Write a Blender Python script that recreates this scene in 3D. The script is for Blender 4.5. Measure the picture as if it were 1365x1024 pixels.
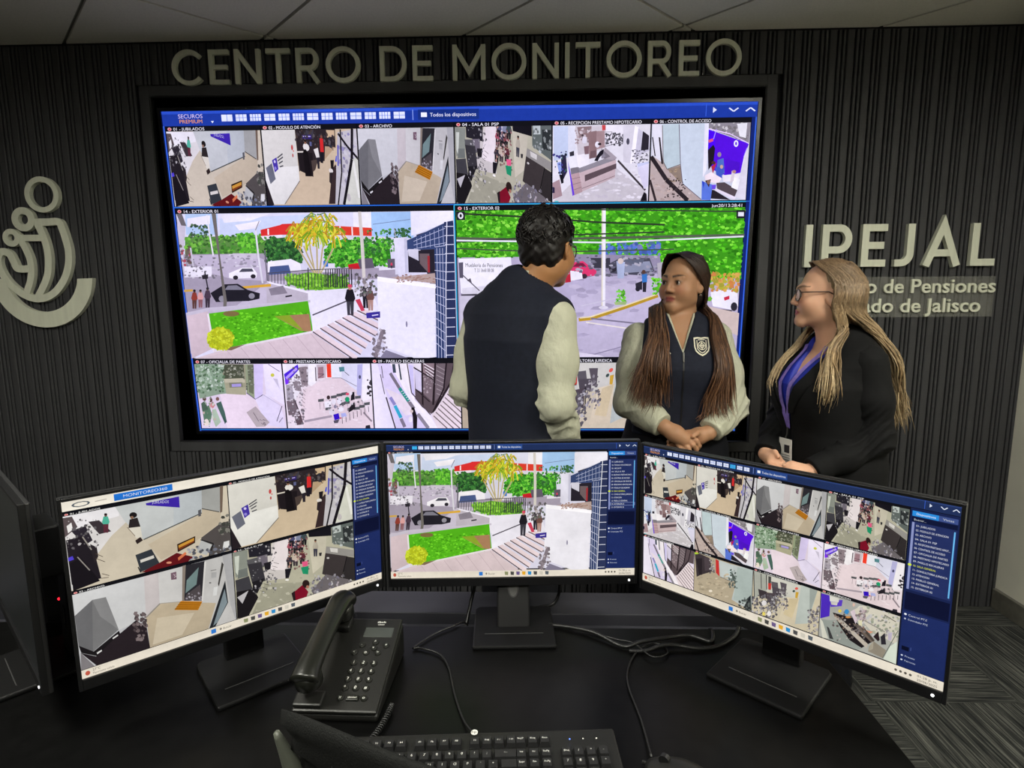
import bpy, bmesh, math, random
import numpy as np
from mathutils import Matrix, Vector

for _o in list(bpy.data.objects):
    bpy.data.objects.remove(_o, do_unlink=True)
SC = bpy.context.scene
COL = SC.collection
PI = math.pi

# ------------------------------------------------------------------ camera
def view_axes(yaw, pitch, roll):
    cy, sy, cp, sp = math.cos(yaw), math.sin(yaw), math.cos(pitch), math.sin(pitch)
    fwd = Vector((sy * cp, cy * cp, sp)); right = Vector((cy, -sy, 0)); up = right.cross(fwd)
    r = math.cos(roll) * right + math.sin(roll) * up
    u = -math.sin(roll) * right + math.cos(roll) * up
    return r, u, fwd
_r, _u, _f = view_axes(-0.03154, -0.14491, -0.00683)
cam = bpy.data.cameras.new('camera'); camo = bpy.data.objects.new('camera', cam); COL.objects.link(camo)
camo.matrix_world = Matrix(((_r.x, _u.x, -_f.x, 0.3146), (_r.y, _u.y, -_f.y, -2.6324), (_r.z, _u.z, -_f.z, 1.4311), (0, 0, 0, 1)))
cam.sensor_width = 36; cam.lens = 36 * 790 / 1365; cam.clip_start = 0.02
SC.camera = camo

# ------------------------------------------------------------------ light and exposure
w = bpy.data.worlds.new('world'); SC.world = w; w.use_nodes = True
w.node_tree.nodes['Background'].inputs[0].default_value = (0.02, 0.02, 0.022, 1)
w.node_tree.nodes['Background'].inputs[1].default_value = 1.0
SC.view_settings.view_transform = 'Standard'; SC.view_settings.look = 'None'
SC.view_settings.exposure = 0.0; SC.view_settings.gamma = 1.0
SC.view_settings.use_curve_mapping = False
PANEL_GLOW = 62.0             # radiance of the ceiling light panels
PANEL_TINT = (1.0, 0.98, 0.87)
WALL_GLOW = 1.06            # video wall
DESK_GLOW = 1.02             # desk monitors

# ------------------------------------------------------------------ materials
def lin(h):
    if not isinstance(h, str): return h
    c = [int(h[i:i + 2], 16) / 255 for i in (0, 2, 4)]
    return tuple(x / 12.92 if x <= .04045 else ((x + .055) / 1.055) ** 2.4 for x in c)
MATS = {}
def mat(name, col, rough=.5, metal=0., noise=0., nscale=30., bump=0., bscale=200., spec=.5, stretch=None, coat=0., sheen=0., bdist=.002):
    """principled surface with procedural mottling (noise) and fine relief (bump)"""
    if name in MATS: return MATS[name]
    m = bpy.data.materials.new(name); m.use_nodes = True; MATS[name] = m
    nt = m.node_tree; b = nt.nodes['Principled BSDF']; c = lin(col)
    b.inputs['Base Color'].default_value = (*c, 1); b.inputs['Roughness'].default_value = rough
    b.inputs['Metallic'].default_value = metal; b.inputs['Specular IOR Level'].default_value = spec
    if coat: b.inputs['Coat Weight'].default_value = coat
    if sheen: b.inputs['Sheen Weight'].default_value = sheen
    tc = nt.nodes.new('ShaderNodeTexCoord'); mp = nt.nodes.new('ShaderNodeMapping')
    nt.links.new(tc.outputs['Object'], mp.inputs[0])
    if stretch: mp.inputs['Scale'].default_value = stretch
    if noise:
        n = nt.nodes.new('ShaderNodeTexNoise'); n.inputs['Scale'].default_value = nscale; n.inputs['Detail'].default_value = 4
        nt.links.new(mp.outputs[0], n.inputs['Vector'])
        r = nt.nodes.new('ShaderNodeMapRange'); r.inputs[1].default_value = .3; r.inputs[2].default_value = .7
        r.inputs[3].default_value = 1 - noise; r.inputs[4].default_value = 1 + noise
        nt.links.new(n.outputs[0], r.inputs[0])
        mx = nt.nodes.new('ShaderNodeMix'); mx.data_type = 'RGBA'; mx.blend_type = 'MULTIPLY'; mx.inputs[0].default_value = 1
        mx.inputs[6].default_value = (*c, 1); nt.links.new(r.outputs[0], mx.inputs[7]); nt.links.new(mx.outputs[2], b.inputs['Base Color'])
    if bump:
        n2 = nt.nodes.new('ShaderNodeTexNoise'); n2.inputs['Scale'].default_value = bscale; n2.inputs['Detail'].default_value = 3
        nt.links.new(mp.outputs[0], n2.inputs['Vector'])
        bp = nt.nodes.new('ShaderNodeBump'); bp.inputs['Strength'].default_value = bump; bp.inputs['Distance'].default_value = bdist
        nt.links.new(n2.outputs[0], bp.inputs['Height']); nt.links.new(bp.outputs[0], b.inputs['Normal'])
    return m
def vcol_mat(name, rough=.55, sss=0., bump=0., bscale=300., spec=.4, noise=0., nscale=40, stretch=None):
    """principled surface whose base colour is the mesh's own colour attribute"""
    if name in MATS: return MATS[name]
    m = mat(name, 'ffffff', rough, spec=spec, bump=bump, bscale=bscale, noise=noise, nscale=nscale, stretch=stretch)
    nt = m.node_tree; b = nt.nodes['Principled BSDF']
    a = nt.nodes.new('ShaderNodeAttribute'); a.attribute_name = 'Col'
    mx = next((n for n in nt.nodes if n.type == 'MIX'), None)
    if mx: nt.links.new(a.outputs['Color'], mx.inputs[6])
    else: nt.links.new(a.outputs['Color'], b.inputs['Base Color'])
    if sss:
        b.inputs['Subsurface Weight'].default_value = sss; b.inputs['Subsurface Radius'].default_value = (.012, .005, .003); b.inputs['Subsurface Scale'].default_value = 1
    return m
def glow(name, col, strength, grain=40.):
    if name in MATS: return MATS[name]
    m = bpy.data.materials.new(name); m.use_nodes = True; MATS[name] = m; nt = m.node_tree
    nt.nodes.remove(nt.nodes['Principled BSDF']); e = nt.nodes.new('ShaderNodeEmission')
    e.inputs[1].default_value = strength
    if col is None:
        a = nt.nodes.new('ShaderNodeAttribute'); a.attribute_name = 'Col'
        tc = nt.nodes.new('ShaderNodeTexCoord'); n = nt.nodes.new('ShaderNodeTexNoise'); n.inputs['Scale'].default_value = grain; n.inputs['Detail'].default_value = 6; n.inputs['Roughness'].default_value = .7
        r = nt.nodes.new('ShaderNodeMapRange'); r.inputs[1].default_value = .3; r.inputs[2].default_value = .7; r.inputs[3].default_value = .92; r.inputs[4].default_value = 1.07
        mx = nt.nodes.new('ShaderNodeMix'); mx.data_type = 'RGBA'; mx.blend_type = 'MULTIPLY'; mx.inputs[0].default_value = 1
        nt.links.new(tc.outputs['Object'], n.inputs['Vector']); nt.links.new(n.outputs[0], r.inputs[0]); nt.links.new(a.outputs['Color'], mx.inputs[6]); nt.links.new(r.outputs[0], mx.inputs[7]); nt.links.new(mx.outputs[2], e.inputs[0])
    else: e.inputs[0].default_value = (*lin(col), 1)
    nt.links.new(e.outputs[0], nt.nodes['Material Output'].inputs[0])
    return m
def clear(name, col='ffffff', rough=.05, alpha=.2):
    """thin clear sheet: mostly see-through with a glossy face"""
    if name in MATS: return MATS[name]
    m = bpy.data.materials.new(name); m.use_nodes = True; MATS[name] = m; nt = m.node_tree
    b = nt.nodes['Principled BSDF']; b.inputs['Base Color'].default_value = (*lin(col), 1); b.inputs['Roughness'].default_value = rough
    b.inputs['Alpha'].default_value = alpha
    return m

# ------------------------------------------------------------------ mesh helpers
def link(o, parent=None):
    COL.objects.link(o)
    if parent is not None: o.parent = parent
    return o
def tag(o, label=None, cat=None, group=None, kind=None):
    if label: o['label'] = label
    if cat: o['category'] = cat
    if group: o['group'] = group
    if kind: o['kind'] = kind
    return o
def empty(name, loc=(0, 0, 0), rz=0., label=None, cat=None, group=None):
    o = bpy.data.objects.new(name, None); o.empty_display_size = .1; link(o)
    o.location = loc; o.rotation_euler = (0, 0, rz)
    return tag(o, label, cat, group)
class MB:
    """collects simple solids; build() links them as one mesh object"""
    def __init__(s): s.v = []; s.f = []
    def add(s, v, f, M=None):
        n = len(s.v)
        if M is not None: v = [tuple(M @ Vector(p)) for p in v]
        s.v += [tuple(p) for p in v]; s.f += [tuple(i + n for i in q) for q in f]
        return s
    def box(s, x0, x1, y0, y1, z0, z1, M=None):
        return s.add([(x0, y0, z0), (x1, y0, z0), (x1, y1, z0), (x0, y1, z0), (x0, y0, z1), (x1, y0, z1), (x1, y1, z1), (x0, y1, z1)],
                     [(3, 2, 1, 0), (4, 5, 6, 7), (0, 1, 5, 4), (1, 2, 6, 5), (2, 3, 7, 6), (3, 0, 4, 7)], M)
    def prism(s, pts, d0, d1, M=None):
        """outline in x-z, from y=d0 (front) to y=d1"""
        n = len(pts)
        a = sum(pts[i][0] * pts[(i + 1) % n][1] - pts[(i + 1) % n][0] * pts[i][1] for i in range(n))
        if a < 0: pts = pts[::-1]
        v = [(x, d0, z) for x, z in pts] + [(x, d1, z) for x, z in pts]
        return s.add(v, [tuple(range(n)), tuple(range(2 * n - 1, n - 1, -1))] + [(i, i + n, (i + 1) % n + n, (i + 1) % n) for i in range(n)], M)
    def band(s, pts, wd, d0, d1, closed=False, M=None):
        """flat stroke of width wd along pts in x-z, extruded from y=d0 to d1"""
        pts = [p for i, p in enumerate(pts) if i == 0 or math.hypot(p[0] - pts[i - 1][0], p[1] - pts[i - 1][1]) > 1e-6]
        P = [Vector(p) for p in pts]; n = len(P); L = []; R = []
        ws = wd if hasattr(wd, '__len__') else [wd] * n
        for i in range(n):
            a = P[(i - 1) % n] if closed or i > 0 else None; b = P[(i + 1) % n] if closed or i < n - 1 else None
            t1 = (P[i] - a).normalized() if a is not None else None; t2 = (b - P[i]).normalized() if b is not None else None
            t1 = t1 or t2; t2 = t2 or t1; t = (t1 + t2).normalized(); c = max(.35, t.dot(t1))
            nn = Vector((-t.y, t.x)) * (ws[i] / 2 / c); L.append(P[i] + nn); R.append(P[i] - nn)
        v = []
        for i in range(n):
            v += [(L[i].x, d0, L[i].y), (R[i].x, d0, R[i].y), (R[i].x, d1, R[i].y), (L[i].x, d1, L[i].y)]
        f = []
        for i in range(n if closed else n - 1):
            j = (i + 1) % n; a = 4 * i; b = 4 * j
            f += [(a, a + 1, b + 1, b), (a + 1, a + 2, b + 2, b + 1), (a + 2, a + 3, b + 3, b + 2), (a + 3, a, b, b + 3)]
        if not closed: f += [(3, 2, 1, 0), (4 * n - 4, 4 * n - 3, 4 * n - 2, 4 * n - 1)]
        return s.add(v, f, M)
    def tube(s, pts, r, n=8, M=None, flat=1.):
        P = [Vector(p) for p in pts]; m = len(P); rs = r if hasattr(r, '__len__') else [r] * m
        t0 = (P[1] - P[0]).normalized(); ref = Vector((0, 0, 1)) if abs(t0.z) < .9 else Vector((1, 0, 0))
        u = t0.cross(ref).normalized(); v = []
        for i in range(m):
            t = (P[min(i + 1, m - 1)] - P[max(i - 1, 0)])
            t = t.normalized() if t.length > 1e-9 else t0
            u = (u - t * u.dot(t)).normalized(); w_ = t.cross(u)
            for k in range(n):
                a = 2 * PI * k / n; v.append(P[i] + (u * math.cos(a) + w_ * (math.sin(a) * flat)) * rs[i])
        f = [(i * n + k, i * n + (k + 1) % n, (i + 1) * n + (k + 1) % n, (i + 1) * n + k) for i in range(m - 1) for k in range(n)]
        f += [tuple(range(n - 1, -1, -1)), tuple(range((m - 1) * n, m * n))]
        return s.add(v, f, M)
    def lathe(s, prof, n=20, M=None):
        """(r, z) profile turned about z"""
        m = len(prof); v = [(r * math.cos(2 * PI * k / n), r * math.sin(2 * PI * k / n), z) for r, z in prof for k in range(n)]
        f = [(i * n + k, i * n + (k + 1) % n, (i + 1) * n + (k + 1) % n, (i + 1) * n + k) for i in range(m - 1) for k in range(n)]
        f += [tuple(range(n - 1, -1, -1)), tuple(range((m - 1) * n, m * n))]
        return s.add(v, f, M)
    def mesh(s, name):
        me = bpy.data.meshes.new(name); me.from_pydata(s.v, [], s.f); me.update(); return me
    def build(s, name, m, parent=None, smooth=False, bevel=0., seg=2, kind=None, label=None):
        me = s.mesh(name); o = bpy.data.objects.new(name, me); link(o, parent)
        if m: me.materials.append(m)
        if smooth: me.polygons.foreach_set('use_smooth', [True] * len(me.polygons))
        if bevel:
            b = o.modifiers.new('bevel', 'BEVEL'); b.width = bevel; b.segments = seg; b.limit_method = 'ANGLE'; b.angle_limit = .6
            b.harden_normals = False
        return tag(o, label, kind=kind)
def spline(pts, n=8):
    """Catmull-Rom through pts"""
    P = [Vector(p) for p in pts]; out = []
    for i in range(len(P) - 1):
        a, b, c, d = P[max(i - 1, 0)], P[i], P[i + 1], P[min(i + 2, len(P) - 1)]
        for k in range(n):
            t = k / n
            out.append(.5 * (2 * b + (c - a) * t + (2 * a - 5 * b + 4 * c - d) * t * t + (3 * b - a - 3 * c + d) * t ** 3))
    return out + [P[-1]]
def arc(cx, cz, rx, rz, a0, a1, n=24):
    return [(cx + rx * math.cos(math.radians(a0 + (a1 - a0) * i / n)), cz + rz * math.sin(math.radians(a0 + (a1 - a0) * i / n))) for i in range(n + 1)]
TEXTS = {}
def text_mesh(body, size, depth=0., align='LEFT', squeeze=1., bold=0.):
    """built-in font outline turned into mesh data: (verts, faces) in x-y, base line at y=0"""
    key = (body, depth / size, bold / size)
    if key in TEXTS:
        v, f = TEXTS[key]; return [(a * size * squeeze, b * size, c_ * size) for a, b, c_ in v], f
    c = bpy.data.curves.new('t', 'FONT'); c.body = body; c.size = 1.; c.extrude = depth / size; c.align_x = align; c.offset = bold / size
    c.resolution_u = 3
    o = bpy.data.objects.new('t', c); COL.objects.link(o)
    dg = bpy.context.evaluated_depsgraph_get(); me = o.evaluated_get(dg).to_mesh()
    v = [tuple(p.co) for p in me.vertices]; f = [tuple(p.vertices) for p in me.polygons]
    o.evaluated_get(dg).to_mesh_clear(); bpy.data.objects.remove(o, do_unlink=True); bpy.data.curves.remove(c)
    TEXTS[key] = (v, f)
    return [(a * size * squeeze, b * size, c_ * size) for a, b, c_ in v], f

# ================================================================== THE ROOM
RX0, RX1, RY0, RY1, CZ = -2.75, 2.458, -4.7, 0.0, 2.507
NX0, NX1, NZ0, NZ1 = -1.305, 1.2905, 0.782, 2.287        # opening of the screen niche
M_slat = mat('fluted_panel', '38383a', .62, noise=.16, nscale=14, bump=.12, bscale=90, stretch=(1, 1, .15), spec=.35)
M_gap = mat('panel_groove', '0c0c0d', .85)
M_niche = mat('niche_black', '0b0b0d', .7)
M_plaster = mat('painted_plaster', 'dcd9ca', .75, noise=.04, nscale=6, bump=.06, bscale=160)
M_base = mat('stone_skirting', '5c5a52', .5, noise=.2, nscale=25)

# ---- carpet tiles, quarter-turned
def carpet():
    m = bpy.data.materials.new('carpet'); m.use_nodes = True; nt = m.node_tree; b = nt.nodes['Principled BSDF']
    b.inputs['Roughness'].default_value = .95; b.inputs['Specular IOR Level'].default_value = .1
    tc = nt.nodes.new('ShaderNodeTexCoord'); mp = nt.nodes.new('ShaderNodeMapping'); mp.inputs['Scale'].default_value = (4, 130, 1)
    nt.links.new(tc.outputs['Object'], mp.inputs[0])
    oi = nt.nodes.new('ShaderNodeObjectInfo'); ad = nt.nodes.new('ShaderNodeVectorMath'); ad.operation = 'ADD'
    sc = nt.nodes.new('ShaderNodeMath'); sc.operation = 'MULTIPLY'; sc.inputs[1].default_value = 60
    nt.links.new(oi.outputs['Random'], sc.inputs[0]); nt.links.new(mp.outputs[0], ad.inputs[0]); nt.links.new(sc.outputs[0], ad.inputs[1])
    n = nt.nodes.new('ShaderNodeTexNoise'); n.inputs['Scale'].default_value = 1; n.inputs['Detail'].default_value = 5; n.inputs['Roughness'].default_value = .65
    nt.links.new(ad.outputs[0], n.inputs['Vector'])
    r = nt.nodes.new('ShaderNodeValToRGB'); e = r.color_ramp.elements
    e[0].position = .36; e[0].color = (*lin('18191a'), 1); e[1].position = .68; e[1].color = (*lin('62625d'), 1)
    k = r.color_ramp.elements.new(.5); k.color = (*lin('323331'), 1)
    nt.links.new(n.outputs[0], r.inputs[0]); nt.links.new(r.outputs[0], b.inputs['Base Color'])
    bp = nt.nodes.new('ShaderNodeBump'); bp.inputs['Strength'].default_value = .5; bp.inputs['Distance'].default_value = .003
    nt.links.new(n.outputs[0], bp.inputs['Height']); nt.links.new(bp.outputs[0], b.inputs['Normal'])
    return m
M_carpet = carpet()
floor = MB().box(RX0 - .2, RX1 + .2, RY0 - .2, RY1 + .2, -.1, -.006).build('floor', mat('screed', '2a2a2a', .9), kind='structure')
TS = .5
tile_me = MB().box(-TS / 2 + .0006, TS / 2 - .0006, -TS / 2 + .0006, TS / 2 - .0006, -.006, 0).mesh('carpet_tile')
tile_me.materials.append(M_carpet)
def cut_tile(x0, x1, y0, y1):
    me = MB().box(x0, x1, y0, y1, -.006, 0).mesh('carpet_tile'); me.materials.append(M_carpet); return me
i = 0; y = 0.0 - .17
ys = [0.0]
while ys[-1] > RY0: ys.append(max(RY0, (ys[-1] - .17) if len(ys) == 1 else ys[-1] - TS))
xs = [RX1]
while xs[-1] > RX0: xs.append(max(RX0, (xs[-1] - .42) if len(xs) == 1 else xs[-1] - TS))
for a in range(len(xs) - 1):
    for b in range(len(ys) - 1):
        x1, x0, y1, y0 = xs[a], xs[a + 1], ys[b], ys[b + 1]; cx, cy = (x0 + x1) / 2, (y0 + y1) / 2; turn = (a + b) % 2
        full = abs(x1 - x0 - TS) < 1e-6 and abs(y1 - y0 - TS) < 1e-6
        hx, hy = (x1 - x0) / 2 - .0006, (y1 - y0) / 2 - .0006
        if turn: hx, hy = hy, hx
        me = tile_me if full else cut_tile(-hx, hx, -hy, hy)
        o = bpy.data.objects.new('carpet_tile', me); link(o, floor); o.location = (cx, cy, 0); o.rotation_euler.z = PI / 2 * turn

# ---- back wall: carcass with the niche, fluted slats, flat frame round the niche
wb = MB()
for (x0, x1, z0, z1) in ((RX0, NX0, 0, 2.75), (NX1, RX1 + .2, 0, 2.75), (NX0, NX1, 0, NZ0), (NX0, NX1, NZ1, 2.75)):
    wb.box(x0, x1, .02, .3, z0, z1)
wall_back = wb.build('wall_back', M_gap, kind='structure')
nb = MB(); nb.box(NX0, NX1, .26, .3, NZ0, NZ1)
nb.box(NX0 - .004, NX0, .0, .3, NZ0, NZ1).box(NX1, NX1 + .004, .0, .3, NZ0, NZ1).box(NX0, NX1, .0, .3, NZ1, NZ1 + .004).box(NX0, NX1, .0, .3, NZ0 - .004, NZ0)
nb.build('niche_lining', M_niche, wall_back)
FW = .046
fr = MB(); fr.box(NX0 - FW, NX0 - .004, -.004, .016, NZ0 - FW, NZ1 + FW).box(NX1 + .004, NX1 + FW, -.004, .016, NZ0 - FW, NZ1 + FW)
fr.box(NX0 - .004, NX1 + .004, -.004, .016, NZ0 - FW, NZ0 - .004).box(NX0 - .004, NX1 + .004, -.004, .016, NZ1 + .004, NZ1 + FW)
fr.build('niche_frame', M_slat, wall_back, bevel=.0015)
PER = .0708; UNIT = ((.0, .0305), (.0365, .0125), (.0545, .0115))     # one broad and two narrow flutes per module
slat_me = {}
def slat(x, wd, z0, z1, parent=wall_back):
    key = (round(wd, 4), round(z0, 3), round(z1, 3))
    if key not in slat_me:
        b = min(.003, wd * .2); h = wd / 2
        s = MB(); pr = [(-h, .02), (-h, .003), (-h + b, 0), (h - b, 0), (h, .003), (h, .02)]
        s.add([(px, py, zz) for zz in (z0, z1) for px, py in pr], [tuple(range(6)), tuple(range(11, 5, -1))] + [(k, k + 6, (k + 1) % 6 + 6, (k + 1) % 6) for k in range(6)])
        slat_me[key] = s.mesh('slat'); slat_me[key].materials.append(M_slat)
    o = bpy.data.objects.new('slat', slat_me[key]); link(o, parent); o.location.x = x
    return o
rest = MB()
x = RX1 - .070 - math.floor((RX1 - RX0) / PER) * PER
while x < RX1 - .02:
    for k, (dx, wd) in enumerate(UNIT):
        a, b = x + dx, x + dx + wd
        if b > RX1 - .002 or a < RX0: continue
        cxm = (a + b) / 2
        if b <= NX0 - FW - .002 or a >= NX1 + FW + .002: slat(cxm, wd, 0, 2.5)
        elif a >= NX0 - FW - .002 and b <= NX1 + FW + .002 or True:
            slat(cxm, wd, NZ1 + FW + .004, 2.5)
            if k == 0: slat(cxm, wd, 0, NZ0 - FW - .004)
            else: rest.box(a, b, 0, .02, 0, NZ0 - FW - .004)
    x += PER
rest.build('narrow_slats', M_slat, wall_back, kind='stuff')

# ---- other walls, skirting, ceiling
MB().box(RX1, RX1 + .15, RY0, .016, 0, 2.75).build('wall_right', M_plaster, kind='structure')
MB().box(RX0 - .15, RX0, RY0, .3, 0, 2.75).build('wall_left', mat('dark_bounce_cut', '4a4842', .8, noise=.05, nscale=8),  kind='structure')  # unseen walls; dark tone chosen to cut bounce light
MB().box(RX0 - .15, RX1 + .15, RY0 - .15, RY0, 0, 2.75).build('wall_front', mat('dark_bounce_cut', '4a4842', .8, noise=.05, nscale=8),  kind='structure')
MB().box(RX1 - .02, RX1, RY0, -.001, 0, .092).build('baseboard_right', M_base, kind='structure', bevel=.003)
MB().box(RX0, RX0 + .02, RY0, -.001, 0, .092).build('baseboard_left', M_base, kind='structure', bevel=.003)
M_tile = mat('ceiling_tile', 'd2cfc6', .9, noise=.05, nscale=120, bump=.15, bscale=260, spec=.2)
M_tbar = mat('ceiling_grid', '7d7b73', .6)
ceil = MB().box(RX0 - .15, RX1 + .15, RY0 - .15, .3, CZ + .012, CZ + .1).build('ceiling', M_tbar, kind='structure')
def clip(poly, x0, x1, y0, y1):
    for ax, lim, sg in ((0, x0, 1), (0, x1, -1), (1, y0, 1), (1, y1, -1)):
        out = []
        for i in range(len(poly)):
            p, q = poly[i - 1], poly[i]; dp, dq = sg * (p[ax] - lim), sg * (q[ax] - lim)
            if (dp >= 0) != (dq >= 0):
                t = dp / (dp - dq); out.append(tuple(p[k] + (q[k] - p[k]) * t for k in range(2)))
            if dq >= 0: out.append(q)
        poly = out
        if not poly: return []
    return poly
S2 = math.sqrt(2); G = .007
LIGHTS = {(2, 1), (3, 1), (1, 0), (0, 1), (4, 2)}
def st(s, t): return ((s + t) / S2, (s - t) / S2)              # s along x+y, t along x-y (45 degree grid)
light_spots = []
for a in range(-9, 9):
    for b in range(-6, 8):
        s0 = (.04 + a * .848) / S2; s1 = (.04 + (a + 1) * .848) / S2
        t0 = (-.747 + b * 1.732) / S2; t1 = (-.747 + (b + 1) * 1.732) / S2
        c = st((s0 + s1) / 2, (t0 + t1) / 2)
        poly = clip([st(s0 + G, t0 + G), st(s1 - G, t0 + G), st(s1 - G, t1 - G), st(s0 + G, t1 - G)], RX0, RX1, RY0, -.001)
        if len(poly) < 3: continue
        if RX0 + .5 < c[0] < RX1 - .5 and RY0 + .5 < c[1] < -.55: light_spots.append((c, (s1 - s0) - 2 * G, (t1 - t0) - 2 * G))
        s = MB(); n = len(poly)
        ar = sum(poly[i][0] * poly[(i + 1) % n][1] - poly[(i + 1) % n][0] * poly[i][1] for i in range(n))
        if ar < 0: poly = poly[::-1]
        s.add([(*p, CZ) for p in poly] + [(*p, CZ + .012) for p in poly], [tuple(range(n - 1, -1, -1)), tuple(range(n, 2 * n))] + [(i, (i + 1) % n, (i + 1) % n + n, i + n) for i in range(n)])
        s.build('ceiling_tile', M_tile, ceil)
# light panels under the tiles; frame skirts deepened to shade the upper wall
M_panel = glow('light_diffuser', 'ffffff', PANEL_GLOW); M_panel.node_tree.nodes['Emission'].inputs[0].default_value = (*PANEL_TINT, 1)
M_white = mat('white_metal', 'd8d8d4', .4)
def ceiling_light(x, y, label):
    r = empty('ceiling_light', (x, y, CZ), PI / 4, label, 'light', 'square ceiling light panels')
    f = MB(); h = .29
    for q in ((-h, h, -h, -h + .02), (-h, h, h - .02, h), (-h, -h + .02, -h + .02, h - .02), (h - .02, h, -h + .02, h - .02)): f.box(q[0], q[1], q[2], q[3], -.055, -.001)
    f.build('frame', M_white, r)
    MB().box(-h + .02, h - .02, -h + .02, h - .02, -.014, -.001).build('diffuser', M_panel, r)
LP = ((-1.05, -2.1, 'square ceiling light panel above the left end of the desk'), (1.72, -2.0, 'square ceiling light panel above the right end of the desk'), (.2, -3.3, 'square ceiling light panel behind the operator chair'))
for a in LP: ceiling_light(*a)

# ================================================================== RAISED LETTERING
M_letter = mat('brushed_letter', 'd0d2bf', .42, metal=.0, noise=.06, nscale=60, stretch=(1, 1, .1), spec=.5)
def letter(ch, sw):
    """(strokes, width) of a geometric sans capital with cap height 1; stroke = points, closed"""
    h = sw / 2; a = 1 - h
    D = {
        'I': ([[(h, 0), (h, 1)]], sw),
        'E': ([[(h, 0), (h, 1)], [(h, a), (.62, a)], [(h, .5), (.56, .5)], [(h, h), (.62, h)]], .62),
        'L': ([[(h, 0), (h, 1)], [(h, h), (.6, h)]], .6),
        'T': ([[(.0, a), (.74, a)], [(.37, 0), (.37, 1)]], .74),
        'N': ([[(h, 0), (h, 1)], [(.8 - h, 0), (.8 - h, 1)], [(h, .96), (.8 - h, .04)]], .8),
        'M': ([[(h, 0), (h, 1)], [(1 - h, 0), (1 - h, 1)], [(h, .95), (.5, .24), (1 - h, .95)]], 1.),
        'O': ([arc(.53, .5, .53 - h, .52 - h, 0, 360, 40)[:-1] + ['c']], 1.06),
        'C': ([arc(.53, .5, .53 - h, .52 - h, 42, 318, 34)], .98),
        'D': ([[(h, 0), (h, 1)], [(h, a), (.36, a)] + arc(.36, .5, .46 - h, .5 - h, 90, -90, 22) + [(h, h)]], .82),
        'R': ([[(h, 0), (h, 1)], [(h, a), (.42, a)] + arc(.42, .68, .27 - h, .32 - h, 90, -90, 14) + [(h, .36 + h)], [(.38, .4), (.66, 0)]], .74),
        'P': ([[(h, 0), (h, 1)], [(h, a), (.42, a)] + arc(.42, .66, .32 - h, .34 - h, 90, -90, 14) + [(h, .32 + h)]], .74),
        'J': ([[(.42 - h, 1), (.42 - h, .3)] + arc(.12, .3, .3 - h, .3 - h, 0, -90, 12) + [(-.04, h)]], .42),
        'A': ([[(h * .9, 0), (.46, .97), (.92 - h * .9, 0)], [(.2, .31), (.72, .31)]], .92),
    }
    return D[ch]
def sign(name, label, text, x0, x1, z, cap, sw, gap, space, y0, y1):
    root = empty(name, (x0, 0, z), 0, label, 'sign')
    adv = []; w_ = 0
    for ch in text:
        if ch == ' ': w_ += space; adv.append(None); continue
        adv.append(w_); w_ += letter(ch, sw)[1] + gap
    k = (x1 - x0) / ((w_ - gap) * cap)
    for ch, ax in zip(text, adv):
        if ax is None: continue
        m = MB()
        for si, s in enumerate(letter(ch, sw)[0]):
            closed = s[-1] == 'c'; pts = [(p[0] * cap * k, p[1] * cap) for p in (s[:-1] if closed else s)]
            m.band(pts, sw * cap, y0 + si * .0005, y1, closed)
        o = m.build('letter', M_letter, root); o.location.x = ax * cap * k
    return root
sign('lettering_sign', 'raised grey capital letters reading CENTRO DE MONITOREO above the video wall', 'CENTRO DE MONITOREO', -1.192, 1.18, 2.329, .137, .135, .185, .42, -.018, -.001)
sign('lettering_sign', 'large raised grey capital letters reading IPEJAL on the right of the fluted wall', 'IPEJAL', 1.482, 2.273, 1.551, .176, .165, .26, .4, -.022, -.001)
# two lines of small raised letters on a clear acrylic plate
pl = empty('acrylic_plaque', (1.47, 0, 1.336), 0, 'clear acrylic plaque with small raised words under the IPEJAL letters', 'sign')
MB().box(0, .828, -.007, -.002, 0, .172).build('plate', clear('acrylic', 'c9c9bf', .25, .10), pl, bevel=.001)
for txt, z, wid in (('Instituto de Pensiones', .104, .80), ('del Estado de Jalisco', .022, .745)):
    v, f = text_mesh(txt, .083, .005, bold=.0012)
    xm = max(p[0] for p in v); k = wid / xm
    xoff = .0
    # split into connected words-per-letter pieces: one mesh per glyph run
    MB().add([(p[0] * k + .024, -.012 - p[2], p[1] + z) for p in v], f).build('raised_words', M_letter, pl, kind='stuff')

# ---- institutional emblem, cut at the photograph's left border
lg = empty('wall_emblem', (-1.86, 0, 1.55), 0, 'large pale emblem of nested rounded figures above a crescent on the left wall', 'emblem')
PXM = 1 / 4.267 * .003455                                  # crop pixel -> metres on the wall
def L2(p): return ((p[0] - 250) * PXM * .985, (621 - p[1]) * PXM)
EY0, EY1 = -.022, -.001
EN = [0]
def eb(name, pts, wpx, closed=False, smooth=True):
    q = [L2(p) for p in pts]
    if smooth: q = [(v.x, v.y) for v in spline([(a, b, 0) for a, b in q], 7)]
    EN[0] += 1; return MB().band(q, wpx * PXM, EY0 + EN[0] * .0006, EY1, closed).build(name, M_letter, lg)
def ring(cx, cy, ro, ri):
    c = L2((cx, cy)); r = (ro + ri) / 2 * PXM
    return MB().band(arc(c[0], c[1], r, r, 0, 360, 36)[:-1], (ro - ri) * PXM, EY0, EY1, True).build('head_ring', M_letter, lg)
ring(308, 202, 94, 66); ring(188, 330, 64, 28); ring(108, 427, 48, 19)
eb('outer_body', [(250, 346), (320, 346), (383, 346), (400, 380), (412, 430), (422, 500), (412, 580), (375, 660), (310, 728), (230, 757), (150, 740), (70, 680), (25, 610), (14, 545), (40, 502), (82, 512), (102, 552), (122, 592), (190, 593)], 38)
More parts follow.
